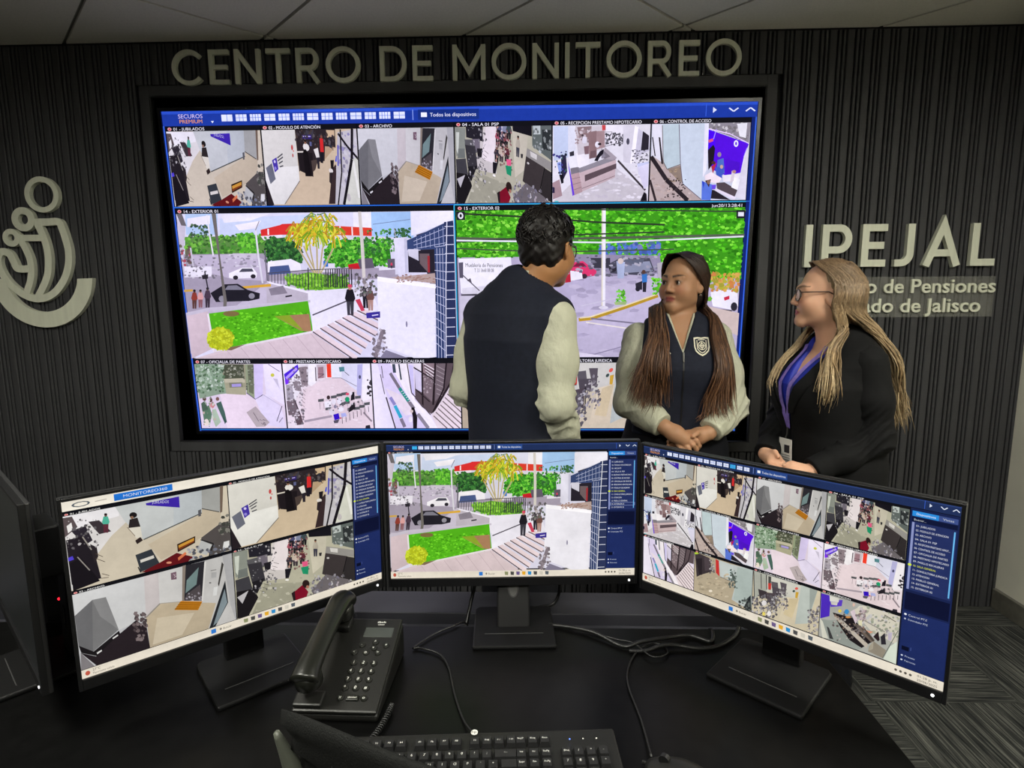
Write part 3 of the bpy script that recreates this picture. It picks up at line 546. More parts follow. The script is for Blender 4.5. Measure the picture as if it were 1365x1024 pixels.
# --- 09 corridor and stairs
a = Art('e2d8ec', 9); F['09'] = (a, '09 - PASILLO ESCALERAS'); a.quad((30, 98), (1195, 98), (1215, 945), (75, 945))
a.p('e8e2f4', '30,98 110,98 360,945 75,945').p('d9cfee', '110,98 280,98 640,680 800,945 360,945').p('e8dce8', '220,420 520,560 600,760 480,780 300,560').p('f2ecf4', '280,98 520,98 600,580 800,770 900,945 800,945 600,700').p('c9c2ea', '520,110 580,130 600,540 560,500').ln('6f6678', 12, '150,240 205,500').ln('453d48', 18, '225,540 345,945').ln('7a7280', 40, '280,225 400,420').ln('2f8f84', 44, '400,420 520,590').ln('7d7682', 46, '520,590 590,690').ln('8c8694', 46, '640,760 780,945').ln('8d88c0', 42, '280,540 340,640').ln('36a9c8', 44, '340,650 420,810').ln('7c7486', 44, '420,820 470,930')
for k in range(6): a.ln('ece6f6', 6, f'{420 + 22 * k},{470 + 26 * k} {448 + 22 * k},{455 + 26 * k}')
a.p('3f4a58', '305,105 345,105 358,220 318,220').p('36414c', '385,105 405,105 435,310 415,315').ln('57505c', 10, '165,130 185,290').p('584b50', '600,98 1195,98 1195,380 1080,380 870,720 820,760 700,670 610,560').p('cfc8e0', '600,170 690,215 700,480 615,430').p('e9e2ea', '590,98 690,98 690,210 600,165').p('8d7a80', '710,98 860,98 850,300 715,220')
for k in range(9): a.ln('4d4046' if k % 2 else 'e9dfe4', 11, f'{720 + 6 * k},{100 + 22 * k} {860 + 2 * k},{180 + 24 * k}')
a.p('75666c', '715,235 850,305 830,600 715,490').scat(20, 720, 840, 250, 480, ['9a8a90', '57494f', 'b9aab0'], 10, 30).p('6f6268', '880,110 1010,105 980,460 870,600')
for k in range(7): a.ln('9c8f94', 10, f'{890},{130 + 60 * k} {1000 - 4 * k},{190 + 56 * k}')
a.ln('261d22', 22, '700,98 708,670').ln('261d22', 24, '875,98 845,640').ln('231a20', 20, '1020,98 985,430 840,740').ln('231a20', 18, '1120,98 1080,340 870,700').ln('2b2227', 16, '590,150 850,310').ln('2b2227', 14, '610,430 800,600').ln('4f4449', 14, '505,100 560,480 810,770').p('e4d6dc', '1085,380 1195,480 1215,945 900,945 820,770 870,720')
for k in range(9): a.ln('5f4f54', 13, f'{1090 - 30 * k},{400 + 48 * k} {1215},{510 + 66 * k + 10 * k}')
a.p('1c171d', '555,690 600,690 635,800 630,945 580,945 575,800').el('d8c6c4', 560, 720, 22, 26).el('1a1418', 578, 690, 22, 20).el('eae4ee', 545, 830, 26, 40)
# --- 10 lobby with a red door
a = Art('b3a690', 10); F['10'] = (a, '10 - SALA'); a.quad((85, 135), (958, 425), (935, 1110), (25, 740))
a.p('b7bfc0', '440,290 960,420 935,1110 620,900 700,600 640,600 450,520').p('c3cccd', '445,270 660,350 620,600 450,520').p('a9b6b4', '720,380 950,425 935,1000 650,900').p('3b3338', '85,135 300,235 330,440 150,490 85,520').p('c03030', '392,250 440,280 438,520 388,460').scat(50, 90, 560, 480, 850, ['c4b69e', '9d917d', 'd6cab4', '857a68', 'beae94'], 18, 60, .6).el('e6dccc', 290, 750, 30, 20).p('2a2328', '95,240 190,235 170,490 130,490').p('4a4046', '220,220 300,240 300,420 220,430').scat(24, 290, 370, 250, 460, ['231e24', '8d858c', 'd2ccd0', '3b333a'], 10, 26).p('b9c8ca', '575,410 640,440 620,500 580,480').p('4a5550', '620,430 690,540 690,640 640,560').ln('5d5a58', 8, '450,525 640,610').scat(24, 580, 720, 420, 720, ['394440', '7d8a86', '222826', 'a9b6b4'], 10, 34).p('23262a', '860,900 930,830 935,1100 840,1080').scat(24, 740, 930, 880, 1090, ['1a1c20', '3b4042', '6a7270'], 14, 40).el('aac83a', 110, 158, 36, 16)
# --- 11 legal office
a = Art('c9bfa8', 11); F['11'] = (a, '11 - CONSULTORIA JURIDICA'); a.quad((105, 75), (1000, 385), (990, 1000), (75, 665))
a.p('c9c8c0', '105,75 760,300 740,480 520,480 300,380 110,480').p('a9aca4', '105,75 300,145 290,360 120,480').ln('3d3a3c', 12, '110,90 115,480').ln('4a4748', 10, '210,130 215,340').ln('3a3638', 12, '285,150 290,350').p('4a4a48', '310,165 350,175 345,360 310,350').p('c23a34', '308,262 352,268 348,350 310,348').p('5a565c', '350,240 440,260 450,360 360,330').p('4e4850', '360,310 490,350 490,470 370,400').p('575058', '470,250 560,280 545,440 500,420').p('3b3439', '170,340 290,380 300,480 190,470').p('4c434a', '280,390 425,410 410,600 300,520').ln('17141a', 12, '430,410 425,640').p('d2c6ae', '560,460 730,480 700,840 460,770').p('c8b998', '600,480 720,480 640,760 520,700').p('b4bcb8', '750,300 960,380 850,830 680,840').p('98a09c', '860,340 960,380 870,700').p('c9a03a', '680,390 720,395 705,480 675,470').el('d85a50', 690, 345, 22, 18).el('3a4a48', 655, 380, 18, 16)
a.scat(100, 85, 430, 430, 760, ['1c181e', '3a343c', '8d8a92', 'd8d6da', '2a2430', '5c5664'], 12, 34).el('e3d26a', 250, 695, 22, 28).el('e8e5e8', 325, 690, 28, 40).el('dcd9dd', 255, 540, 36, 40).scat(40, 430, 580, 330, 640, ['221e24', '8d8890', '4a444c', 'c9c4c8'], 10, 30).scat(40, 850, 990, 580, 960, ['2a262c', '8a858c', 'c2bec2', '4a444a'], 12, 36)
# --- 12 service counters along the windows
a = Art('a9aaa6', 12); F['12'] = (a, '12 - ATENCION'); a.quad((80, 55), (1060, 375), (1025, 990), (60, 640))
a.p('4a2bb8', '80,80 200,115 190,380 75,410').p('5a3cc0', '190,170 350,170 340,250 200,260').p('d8d6d0', '185,110 305,150 300,200 190,185').p('c9c6c0', '200,190 290,200 280,240 210,230').p('8f9692', '80,420 300,440 460,680 600,800 520,830 200,690').p('cfcabd', '600,240 1060,375 1020,740 700,560 480,300').scat(70, 560, 1040, 240, 640, ['e8e6d8', 'a9ac94', '7d8a70', '8a8090', 'd2cfd8', '5f6455'], 14, 44)
a.ln('8d8a84', 12, '620,430 880,580').ln('6b6660', 10, '870,360 1010,450').p('1f1a1d', '230,330 480,400 740,700 600,790 450,690 330,520').p('b5aca2', '255,370 320,400 680,740 660,790 250,400').p('6d6058', '480,470 560,490 750,680 720,720').p('4b423d', '560,500 640,540 760,690 740,710').p('8d8578', '745,700 900,815 860,915 680,830').p('a39b8c', '745,700 690,770 680,830 740,800').p('d8937a', '650,560 740,580 700,600')
a.scat(60, 240, 640, 320, 700, ['18141a', '3a343a', 'cfcac8', '6b6468', '8a6a58'], 10, 28).el('3a8ac8', 405, 320, 30, 34).el('d8c25a', 320, 310, 22).el('c98a50', 425, 390, 34, 14).p('cfc0cc', '450,320 500,290 540,420 520,480').el('d6b6a8', 490, 230, 16, 24).scat(20, 520, 640, 280, 460, ['c9b5bc', '7d6a70', '4a3f48', 'd8d0d6'], 12, 34).p('dcd8b8', '550,430 600,430 600,510 560,490').p('2a1f22', '740,640 800,570 820,680 800,700').p('2b2830', '830,640 880,590 900,740 840,740').p('b9b0c8', '920,600 970,580 960,690 920,680').p('3a3a3c', '160,510 190,530 250,680 200,670').p('cfcfc4', '70,400 110,450 180,670 110,660').p('cfd8cc', '950,760 1030,700 1025,990 870,925').ln('59605a', 9, '860,915 1040,560')
# --- 14 street corner outside (big picture)
a = Art('d8d6ea', 14); F['14'] = (a, '14 - EXTERIOR 01'); a.quad((232.5, 286), (607, 281.5), (605, 474.5), (256, 477)); a.view(230, 270, 6.825)
a.p('dcdcf0', '20,90 2640,70 2640,400 20,400').p('c9d4ee', '420,150 1300,110 1300,300 420,330').p('eceaf6', '430,110 900,100 700,170 460,190').p('f2eef8', '560,210 800,170 760,240 600,260').p('9fc2ea', '1810,90 2200,85 2200,330 1820,310').p('f0eef8', '1650,85 1815,85 1815,330 1650,330').p('b5cdee', '100,110 400,100 400,300 110,300').p('e9e6f2', '120,150 330,120 330,200 120,230')
a.p('5d8a45', '100,320 800,310 860,330 860,500 100,480').scat(150, 105, 870, 295, 480, ['3f7a2c', '5fa53c', '7cc24a', '2f5a26', '4a8a34'], 16, 44, .8).scat(60, 600, 780, 290, 480, ['58b030', '78d040', '3c8a28'], 16, 40).scat(20, 150, 320, 210, 320, ['45604a', '2f4a36', '5d7a52'], 12, 34)
a.p('c0b8ca', '90,700 1240,700 1240,1000 90,1300').p('a59cae', '90,480 860,470 880,640 1640,600 2050,600 2050,700 870,720 500,1000 90,1000').p('b9b0c4', '100,490 500,480 700,470 860,540 840,720 520,700 300,640').p('cfc8d8', '540,470 760,470 780,520 560,520').scat(24, 460, 780, 480, 590, ['8d8698', 'd8d2e2', '5a5464', 'e8e4f0'], 12, 34, .5).p('e4e0ec', '95,590 350,590 350,680 100,690').p('c9c2d2', '30,150 110,220 90,480 60,520 40,400').p('6f6a6e', '20,100 70,95 118,220 70,215').scat(26, 60, 160, 400, 580, ['3a3a3c', '4a6a48', '8a8490', 'c8405a'], 10, 28).scat(40, 100, 450, 500, 700, ['3b3640', '8a8492', 'e3dfe8', '55505c'], 8, 24, .7)
a.p('d83030', '800,255 980,210 1000,200 1260,190 1260,300 980,300 805,312').p('e04030', '1440,215 1820,235 1820,310 1440,300').ln('f2e6ea', 14, '870,245 872,300').ln('f2e6ea', 12, '1530,222 1532,300').ln('f2e6ea', 12, '1640,228 1642,305').ln('f2e6ea', 12, '1730,228 1732,305').p('e8e4ee', '800,312 1000,300 1000,340 830,350').p('d8d4e4', '1500,305 1820,310 1830,380 1500,370')
a.p('2f5a30', '850,340 1060,320 1180,430 1180,560 860,530').scat(120, 840, 1180, 320, 550, ['234a26', '2f6a30', '3f7f3a', '1a3620', '4f9040'], 16, 40).p('2f7a22', '1390,440 1440,370 1560,340 1700,350 1800,400 1880,350 1980,400 1990,520 1900,560 1700,590 1450,590').scat(240, 1390, 1980, 330, 590, ['3a9a28', '62c438', '2c6e22', '4fb030', '1f5220', '86dc4c'], 16, 42).scat(40, 1700, 2050, 250, 480, ['3c7a3a', '5aa048', '2f5a34'], 14, 36).scat(30, 2030, 2180, 240, 330, ['2f5a34', '3f6f40'], 12, 30)
a.p('ece9f2', '870,545 1080,520 1165,560 1175,630 870,640').p('4a5a8a', '890,590 1060,575 1080,650 880,665').ln('e8e4f0', 26, '1880,610 2040,600').p('5f5a68', '1690,520 1820,510 1840,600 1700,610').p('c8202c', '1600,570 1690,555 1710,610 1605,612').p('d8d4e0', '1350,560 1480,560 1480,640 1350,640').p('3a72c0', '1375,540 1418,538 1420,590 1378,592').p('5b5664', '1960,520 2040,515 2040,600 1960,600').man(1995, 605, 60, 'd04060', '3a3444')
# pale trunks and golden palm crowns
for q in ('1290,650 1180,470 1150,420', '1300,650 1260,440 1250,330', '1320,650 1320,420 1310,300', '1340,650 1370,430 1400,330', '1310,650 1230,480 1200,400', '1350,650 1420,520 1470,420'): a.ln('cdbf96', 15, q).ln('9a8d62', 5, q)
for cx, cy, n in ((1140, 260, 34), (1250, 230, 40), (1380, 250, 40), (1480, 300, 26), (1200, 330, 32), (1320, 300, 36), (1300, 170, 16), (1420, 180, 16)):
    for k in range(n):
        an = a.rng.uniform(0, 2 * PI); l = a.rng.uniform(60, 140); x1, y1 = cx + math.cos(an) * l * .6, cy + math.sin(an) * l * .45 - 26; x2, y2 = cx + math.cos(an) * l, cy + math.sin(an) * l * .7 + 34
        a.ln(a.rng.choice(['c8c828', 'e0d840', '9ab828', 'b88a28', '6f9a24', 'd8b030']), 11, [(cx, cy), (x1, y1), (x2, y2)])
for q in ('1320,120 1280,100 1210,150', '1330,120 1400,100 1450,180', '1330,110 1370,120 1400,190', '1310,130 1250,130 1200,190'): a.ln('6a8a5a', 9, q)
# planter, fence, lawn, steps
a.p('6fae30', '1020,690 1240,640 1540,680 1640,760 1600,800 1240,800 1050,740').scat(90, 1030, 1600, 660, 800, ['5aa028', '8cd040', '3f7a20', 'a0e050'], 14, 34)
for k in range(30): a.ln('3c3a44', 6, f'{880 + 28 * k},{650 + 3 * math.sin(k)} {880 + 28 * k},{735 + (k * 3 if k < 13 else 40)}')
a.ln('2c2a34', 9, '1240,600 1240,800').ln('4a4852', 7, '870,650 1240,620 1650,600')
for k in range(12): a.ln('2a2832', 9, f'{1400 + 21 * k},{610} {1400 + 21 * k},{775}')
a.p('e6e2f0', '860,720 1240,810 1650,780 1640,1000 1240,1000').p('bbb3c0', '860,735 1235,830 1235,1000 860,1000').p('8a8290', '880,790 1010,760 1050,830 900,850').ln('2a2630', 14, '1030,860 1090,850')
a.p('efecf4', '520,650 640,600 740,600 775,650 770,690 560,700 520,690').p('4a4a58', '610,640 640,608 730,608 745,635').el('2b2730', 580, 690, 24, 20).el('2b2730', 740, 678, 24, 20).p('d8a83a', '620,770 900,745 900,770 640,790').p('c9a048', '110,800 190,795 190,815 110,820')
a.p('211f28', '350,830 480,750 600,745 690,800 800,830 795,880 700,900 400,910').p('7a7886', '480,800 510,762 590,758 660,800').el('8f8c98', 455, 880, 30, 28).el('8f8c98', 725, 855, 28, 26)
a.p('6f6a66', '362,98 402,98 440,500 500,900 480,1130 450,1130 470,900 425,500').ln('e4e2ea', 13, '320,120 345,300 378,490').ln('dedce6', 16, '765,250 790,500 825,740').ln('8f8c98', 8, '765,260 800,175').ln('6b6874', 12, '848,440 870,720').ln('d2ccc6', 30, '1720,85 1738,420 1745,690').ln('c9c6d2', 14, '170,420 195,590').ln('a9a6b2', 8, '2030,240 2045,330')
a.man(205, 970, 170, '8a3a30', '5a3a34', '5a3a34').man(260, 960, 160, 'd8a0a0', '8a5a60', '7a5a50').man(325, 960, 180, '4a3a4a', '3a303c', '5a4a44').ln('2f2c36', 12, '300,640 330,800').p('2b2830', '270,670 330,660 330,700 280,705')
a.p('3a3646', '2230,300 2640,170 2660,400 2660,1260 2470,1260')
a.view(220, 360, 3.25)
a.p('c6bfcf', '80,190 190,165 640,130 640,140 190,190 190,260 100,380').p('54b21c', '190,190 620,135 640,265 350,325 230,350 205,260').scat(200, 215, 620, 185, 320, ['4aa416', '68cc24', '3c8a14', '7ce030'], 7, 18, .6).p('a9805e', '475,200 625,190 635,265 590,262').p('8fa830', '475,200 540,195 600,262').el('7a6a40', 290, 190, 36, 12).p('cfbcc4', '100,200 190,180 205,340 120,380').p('d8c6cc', '230,350 640,270 800,380 130,380').ln('e8dfe6', 8, '190,190 215,350 640,265')
for k in range(7): a.ln('b9a6ae', 2, f'{270 + 60 * k},{345 - 12 * k} {300 + 70 * k},{380}')
a.p('7f6a50', '230,340 350,320 290,345').el('b8c020', 242, 296, 58, 48, 14).scat(150, 186, 300, 250, 345, ['c8d828', 'a4ac18', 'dcec40', '8f9a18'], 5, 12, 1, True)
a.p('e9e6f4', '630,95 790,85 900,100 925,170 640,270').ln('57525e', 6, '640,195 800,130')
for k in range(7): x0, y0 = 640 + 32 * k, 265 - 15 * k; x1, y1 = 790 + 22 * k, 378 - 26 * k; a.p('e2d0d6', [(x0, y0), (x1 + 30, y1 + 8), (x1 + 40, y1 - 10), (x0 + 24, y0 - 10)]).ln('5b4c52', 5, [(x0, y0), (x1 + 30, y1 + 8)])
a.man(803, 195, 130, '1d1a22', '3c3a44', 'c08a78', 'd84a6a').man(870, 165, 110, '2a2630', '22202a', '8a6a5a').man(890, 175, 100, '6a4a44', 'b08a80', '8a6a5a').scat(30, 820, 920, 20, 110, ['2a2630', '8a7d80', 'd9d2da', '4a3a40', '3a5a3a'], 6, 16).p('c8405a', '825,130 845,125 865,175 850,178')
a.p('eceaf6', '922,30 1170,62 1160,370 1080,378 950,330 920,260').p('f6f4fc', '922,30 1172,62 1172,80 922,50').p('b5a09a', '975,35 1170,15 1172,60').scat(40, 1000, 1168, 22, 56, ['a07a70', 'c9b0a6', '8d6a60'], 5, 12, .5).p('3a2f92', '870,185 930,178 930,205 872,208').ln('e8e4ff', 4, '895,196 922,192').ln('857a84', 18, '940,255 905,372').scat(24, 895, 960, 250, 380, ['4a4048', 'c9c0ca', '857a84'], 5, 14).p('7f7a90', '950,340 1060,380 920,380').el('8a86a0', 1042, 232, 4, 13)
a.view(420, 270, 6.825)
a.p('eceaf8', '890,85 1290,80 1290,180 1200,190 890,310').p('dedcee', '735,330 850,320 850,650 735,660').p('c9c8de', '825,335 850,330 850,640 825,645').p('35446e', '900,330 1200,190 1275,170 1290,560 1270,1400 1080,1400 1100,640 1090,430 850,440 850,350').p('2a3358', '1190,185 1275,170 1300,800 1260,1400 1160,1400 1200,600').p('26222c', '855,450 1095,430 1090,640 855,640').p('d2d0e0', '855,430 950,430 950,535 860,490').p('6a5a5e', '960,470 1050,470 1030,640 960,560').p('a03038', '1030,490 1052,490 1048,640 1030,640')
for k in range(15): a.ln('dfe2f4', 6, f'{1195 - 2 * k},{225 + 82 * k} {1290 - 3 * k},{222 + 82 * k}')
for k in range(13): a.ln('c9cee8', 5, f'{1100 - 3 * k},{410 + 70 * k} {1195 - 3 * k},{398 + 78 * k}')
for k in range(3): a.ln('c2c8e4', 4, f'{910},{360 + 34 * k} {1200},{240 + 66 * k}')
for k in range(7): a.ln('aab2d6', 4, f'{940 + 40 * k},{330 - 18 * k} {940 + 40 * k},{425 - 4 * k}')
for k in range(3): a.ln('c9cee8', 4, f'{1118 + 26 * k},{420} {1100 + 26 * k},{1400}')
a.ln('e8eaf8', 7, '1218,180 1190,700 1165,1400').ln('5b6688', 5, '1890,90 1891,300').ln('6b7898', 5, '1400,205 1890,160'.replace('1890', '885').replace('1400', '545'))
# --- 15 car park under trees (big picture)
a = Art('b9b0c8', 15); F['15'] = (a, '15 - EXTERIOR 02'); a.quad((608.5, 283), (994.5, 277), (985.5, 474), (606.5, 475)); a.view(600, 260, 3.012)
a.p('3f9a1c', '20,40 1200,30 1190,330 880,330 820,240 20,250').scat(420, 20, 520, 45, 250, ['2f8a12', '54bc24', '7cdc3a', '1f5e10', '46a81c', '95ec50'], 8, 24, .7).scat(620, 480, 1190, 40, 330, ['3aa814', '62d428', '8cf044', '1f6a10', '50bc20', '2c8014'], 8, 26, .6).scat(60, 600, 840, 190, 240, ['3a62c8', '5a80e0', '8a86c0', '2a4a90', '4a7a50'], 6, 18)
a.p('8f88a0', '480,235 840,240 860,330 480,330').p('b4acc6', '25,260 480,240 480,330 870,310 870,400 1180,470 1170,660 20,655').p('c4bcd4', '480,400 830,310 840,400 560,500 480,500').p('bcb4cc', '500,500 840,400 1170,520 1165,660 490,655').scat(26, 490, 820, 310, 640, ['a79fba', 'cbc3d8', '9a92ac', 'b9b1c8'], 16, 56, .3)
a.p('eceaf2', '30,255 240,248 250,400 35,390').p('d6d3de', '40,370 240,350 240,400 40,400').txt('3a3844', 56, 287, 22, 'Mueblería de Pensiones', 150).txt('3a3844', 92, 306, 19, 'T 33 3668 88 08', 78).ln('57525e', 4, '35,310 110,380').p('5a5666', '30,270 48,268 46,330 32,330').p('57525e', '60,340 75,330 80,350').ln('4a4652', 8, '35,398 100,396').ln('6b6674', 6, '75,400 80,640').p('c9c4d4', '30,400 200,400 200,650 25,650')
a.p('d8386a', '470,300 490,268 530,262 560,285 585,300 580,320 480,325').p('7a2040', '488,285 505,270 530,270 545,285').el('3a2a34', 535, 322, 12, 10).p('b8283c', '440,320 480,312 480,345 440,350').p('e9e6ee', '478,300 525,305 528,332 480,340').p('4a4a58', '640,270 680,250 800,250 820,300 790,320 640,310').p('8d92a8', '690,270 800,262 815,300 690,310').p('5f6476', '700,255 780,252 770,272 700,275').el('2c2a34', 650, 292, 16, 14).p('3b3a46', '560,250 640,250 640,290 575,290').scat(50, 490, 830, 240, 320, ['2f2d38', '6a6a7c', 'a9a8ba', '45435a', 'c9c6d4'], 6, 18, .6).p('a9b4d0', '665,262 700,265 695,330 670,330').el('d8c8c0', 682, 262, 12)
a.p('3a78c0', '768,315 790,312 790,345 770,348').p('2a2834', '772,346 788,344 786,384 772,384').el('5a4038', 776, 304, 8).p('2b2934', '742,350 770,340 770,375 745,376').el('26242e', 752, 372, 10)
a.ln('f0eef6', 14, '616,52 612,445').ln('ded8c0', 5, '609,60 606,440').el('dcd8e4', 612, 446, 20, 7).ln('c9c4d6', 4, '520,440 700,400').scat(20, 665, 700, 375, 430, ['5ab030', '7cd848', '3c8a24'], 6, 14).p('9fb87a', '655,425 710,422 700,435 660,436').ln('b8942c', 14, '510,495 560,490 700,445 835,398').ln('e8dcb0', 5, '515,488 560,483 700,438 832,392').ln('7a7488', 6, '560,490 850,520').ln('e9e2d8', 5, '540,505 850,550 900,560').ln('8d86a0', 4, '480,660 850,560').p('d9d2e2', '500,625 600,640 640,655 500,655')
a.ln('57604f', 9, '25,175 300,180 1190,158').ln('2c3a28', 7, '25,80 300,92 600,112 860,120').ln('334030', 6, '25,190 500,160 860,148').ln('3a4634', 5, '420,62 1190,68').ln('e8eaf0', 6, '25,184 620,190 1180,164').ln('44503e', 5, '25,215 400,228 900,215')
a.p('eeecf4', '1050,385 1100,372 1160,380 1165,440 1140,455 1060,440').p('d0304a', '1105,405 1128,398 1128,412 1108,418').el('2c2a34', 1148, 442, 14, 18).ln('3a3844', 8, '1060,452 1140,460').scat(50, 1050, 1170, 310, 380, ['e09050', 'd86a48', 'a8c030', '7a9a28', 'e8b060'], 7, 18).p('b9b4bc', '830,270 870,262 860,330 835,330').scat(30, 810, 860, 330, 390, ['5cc028', '80e040', '3c9018'], 7, 16).scat(20, 850, 1050, 300, 420, ['4aa820', '8a7a60', '70b838'], 8, 22).p('c9b8b0', '1040,440 1180,470 1170,560 1060,520')
a.p('20222a', '28,72 62,72 62,106 28,106').el('e8eaf0', 45, 89, 11, 13).el('20222a', 45, 89, 5, 7).p('20222a', '1148,62 1184,62 1184,94 1148,94').p('e6e8ee', '1155,70 1178,70 1178,86 1155,86')

# ---- putting pictures on a display
def conv(c, tint): return tuple(min(1.6, max(0, c[i] * tint[i] + .002)) for i in range(3))
class Display:
    """collects flat shapes on a screen W x H (origin lower left, facing -y) and links one mesh per picture"""
    def __init__(s, W, H, parent, material, tint=(1, 1, 1), M=None):
        s.W, s.H, s.par, s.mat, s.tint, s.M = W, H, parent, material, tint, M or Matrix.Identity(4); s.n = 0
    def link(s, art, rect, name, label=None, base=0., step=7e-6, title=None):
        x0, y0, x1, y1 = rect; v = []; f = []; c = []; k = 0
        for it in art.it:
            if len(it) == 2: k += 1
            d = -(base + k * step)
            n = len(v); v += [(s.W * (x0 + (x1 - x0) * p[0]), d, s.H * (1 - (y0 + (y1 - y0) * p[1]))) for p in it[0]]
            f.append(tuple(range(n, len(v)))); c.append(conv(it[1], s.tint))
        me = bpy.data.meshes.new(name); me.from_pydata(v, [], f)
        at = me.color_attributes.new('Col', 'FLOAT_COLOR', 'CORNER')
        arr = np.concatenate([np.tile(np.array((*cc, 1.)), (len(ff), 1)) for cc, ff in zip(c, f)]); jr = np.random.RandomState(7)
        arr[:, :3] *= 1 + .09 * (jr.rand(len(arr), 1) * 2 - 1); arr = arr.ravel()
        at.data.foreach_set('color', arr); me.materials.append(s.mat); me.update()
        o = bpy.data.objects.new(name, me); link(o, s.par); o.matrix_local = s.M
        return tag(o, label)
def feed_art(key, title_h=.06, titled=True):
    """picture with its black title strip on top"""
    src, ttl = F[key]; A = Art('060608'); y0 = title_h if titled else 0
    for it in src.it: A.it.append(([(p[0], y0 + (1 - y0) * p[1]) for p in it[0]], *it[1:]))
    return A, ttl
def menu_bar(n_on=None, dim=False):
    """dark blue bar with the program's name, layout icons and the device selector"""
    A = Art('1c3a9e' if not dim else '20305c'); A.quad((0, 0), (800, 0), (800, 26), (0, 26))
    A.p('2a50c4' if not dim else '2c4078', '0,0 800,0 800,5 0,5').txt('d8ccf6', 22, 12.5, 10.5, 'SECUROS', 34).txt('f0a050', 23, 21.5, 9.5, 'PREMIUM', 32).p('e8f0ff', '67,18 71,18 69,22')
    for k in range(13):
        x = 82 + 19.6 * k; on = k == n_on
        A.p('36b0f0' if on else 'dfe6ff', [(x, 7), (x + 15, 7), (x + 15, 19), (x, 19)])
        for j in range(1, 2 + k % 3): A.ln('5a78d0', .8, [(x + 15 * j / (2 + k % 3), 7), (x + 15 * j / (2 + k % 3), 19)])
        if k: A.ln('5a78d0', .8, [(x, 13), (x + 15, 13)])
    A.ln('8aa4f0', 1, '343,4 343,22').p('16307e' if not dim else '2a4a90', '350,4 432,4 432,22 350,22').p('eef2ff', '354,9 362,9 362,17 354,17').txt('e8eeff', 366, 16.5, 9.5, 'Todos los dispositivos', 62)
    A.p('dfe8ff', '742,8 747,13 742,18').ln('dfe8ff', 2, '763,10 769,16 775,10').ln('dfe8ff', 2, '785,16 791,10 797,16').ln('3a62d8', 1, '733,2 733,24')
    return A
NAMES = ['01- JUBILADOS', '02- MODULO DE ATENCION', '03- ARCHIVO', '04- SALA 01 PSP', '05- RECEPCION PRESTAMO HIPOT...', '06- CONTROL DE ACCESO', '07- OFICIALIA DE PARTES', '08- PRESTAMO HIPOTECARIO', '09- PASILLO ESCALERAS', '10- SALA GENERAL', '11- CONSULTORIA JURIDICA', '12- ATENCION', '13- PASILLO GENERAL', '14- EXTERIOR 01', '15- EXTERIOR 02']
def side_panel(on=9, sel=None):
    A = Art('17224e'); A.quad((0, 0), (100, 0), (100, 760), (0, 760))
    A.p('2a8ae0', '4,12 58,12 58,36 4,36').p('3d4f8c', '58,12 96,12 96,36 58,36').txt('e8f2ff', 12, 29, 14, 'Dispositivos', 40).txt('dfe6f6', 66, 29, 14, 'Vistas', 22).p('0c1436', '4,40 96,40 96,60 4,60').txt('dfe4f2', 8, 55, 13, 'Buscar...', 26).p('222e60', '4,62 96,62 96,380 4,380').p('8a94c8', '5,64 10,64 10,378 5,378').p('6ab8f4', '90,70 93,70 93,370 90,370')
    for k, nm in enumerate(NAMES):
        y = 82 + 20.5 * k; col = 'd8e030' if k == on else 'd9def0'
        if k == on: A.el('d8f040', 7.5, y - 4, 4, 6)
        A.txt(col, 14, y, 12.5, nm, min(72, 3.0 * len(nm)))
        if k == sel: A.ln('8fa0d8', 1.5, [(12, y + 4), (95, y + 4), (95, y - 14), (12, y - 14), (12, y + 4)])
    A.p('0a1030', '4,392 96,392 96,476 4,476').p('1c2a60', '2,484 98,484 98,760 2,760').txt('e6ecfa', 14, 505, 13, 'Control PTZ', 40).el('e8eefc', 8, 500, 3, 5).txt('c9d2ea', 14, 526, 12, 'Controlador PTZ', 42).el('c9d2ea', 8, 522, 2, 4).p('070c26', '6,655 22,655 22,675 6,675').p('3a4a88', '25,652 27,652 27,668 25,668').txt('b9c4e4', 14, 706, 12, 'Presets', 22).txt('b9c4e4', 14, 728, 12, 'Patrones', 24).el('c9d2ea', 8, 702, 2.5, 4).el('c9d2ea', 8, 724, 2.5, 4)
    return A
def task_bar():
    A = Art('e6ded2'); A.quad((0, 0), (800, 0), (800, 22), (0, 22))
    A.el('c05a48', 12, 11, 5, 6).txt('57524c', 22, 9.5, 8, '27°C', 16).txt('6a655e', 22, 18, 8, 'Mayormente nublado', 44).p('2a7ad8', '288,5 300,5 300,17 288,17').ln('5a78a8', .8, '294,5 294,17').el('8a857c', 312, 11, 3, 3.5).txt('6a655e', 318, 14.5, 9, 'Buscar', 22)
    for k, c in enumerate(('8a8f6a', '4a4a48', '6a5a8a', 'e0a830', '2a88c8', '4a4a4c', 'c9c4ba', '57606a')): A.p(c, [(372 + 19 * k, 5), (384 + 19 * k, 6), (383 + 19 * k, 17), (373 + 19 * k, 16)])
    A.txt('57524c', 748, 9.5, 8, '01:28 p. m.', 40).txt('57524c', 748, 19, 8, '20/06/2025', 40)
    for k in range(4): A.el('57524c', 705 + 10 * k, 11, 3)
    return A
def title_art(ttl, wide=1., stamp=None, sel=False):
    A = Art('101016'); A.quad((0, 0), (130 * wide, 0), (130 * wide, 8), (0, 8))
    A.el('e8a8a8', 5, 4, 2.8).el('c84048', 5, 4, 1.5).txt('f2f2f6', 10, 6.6, 7.2, ttl, min(len(ttl) * 3.05, 118))
    if stamp: A.txt('f2f2f6', 130 * wide - 44, 6.6, 7, stamp, 40)
    return A

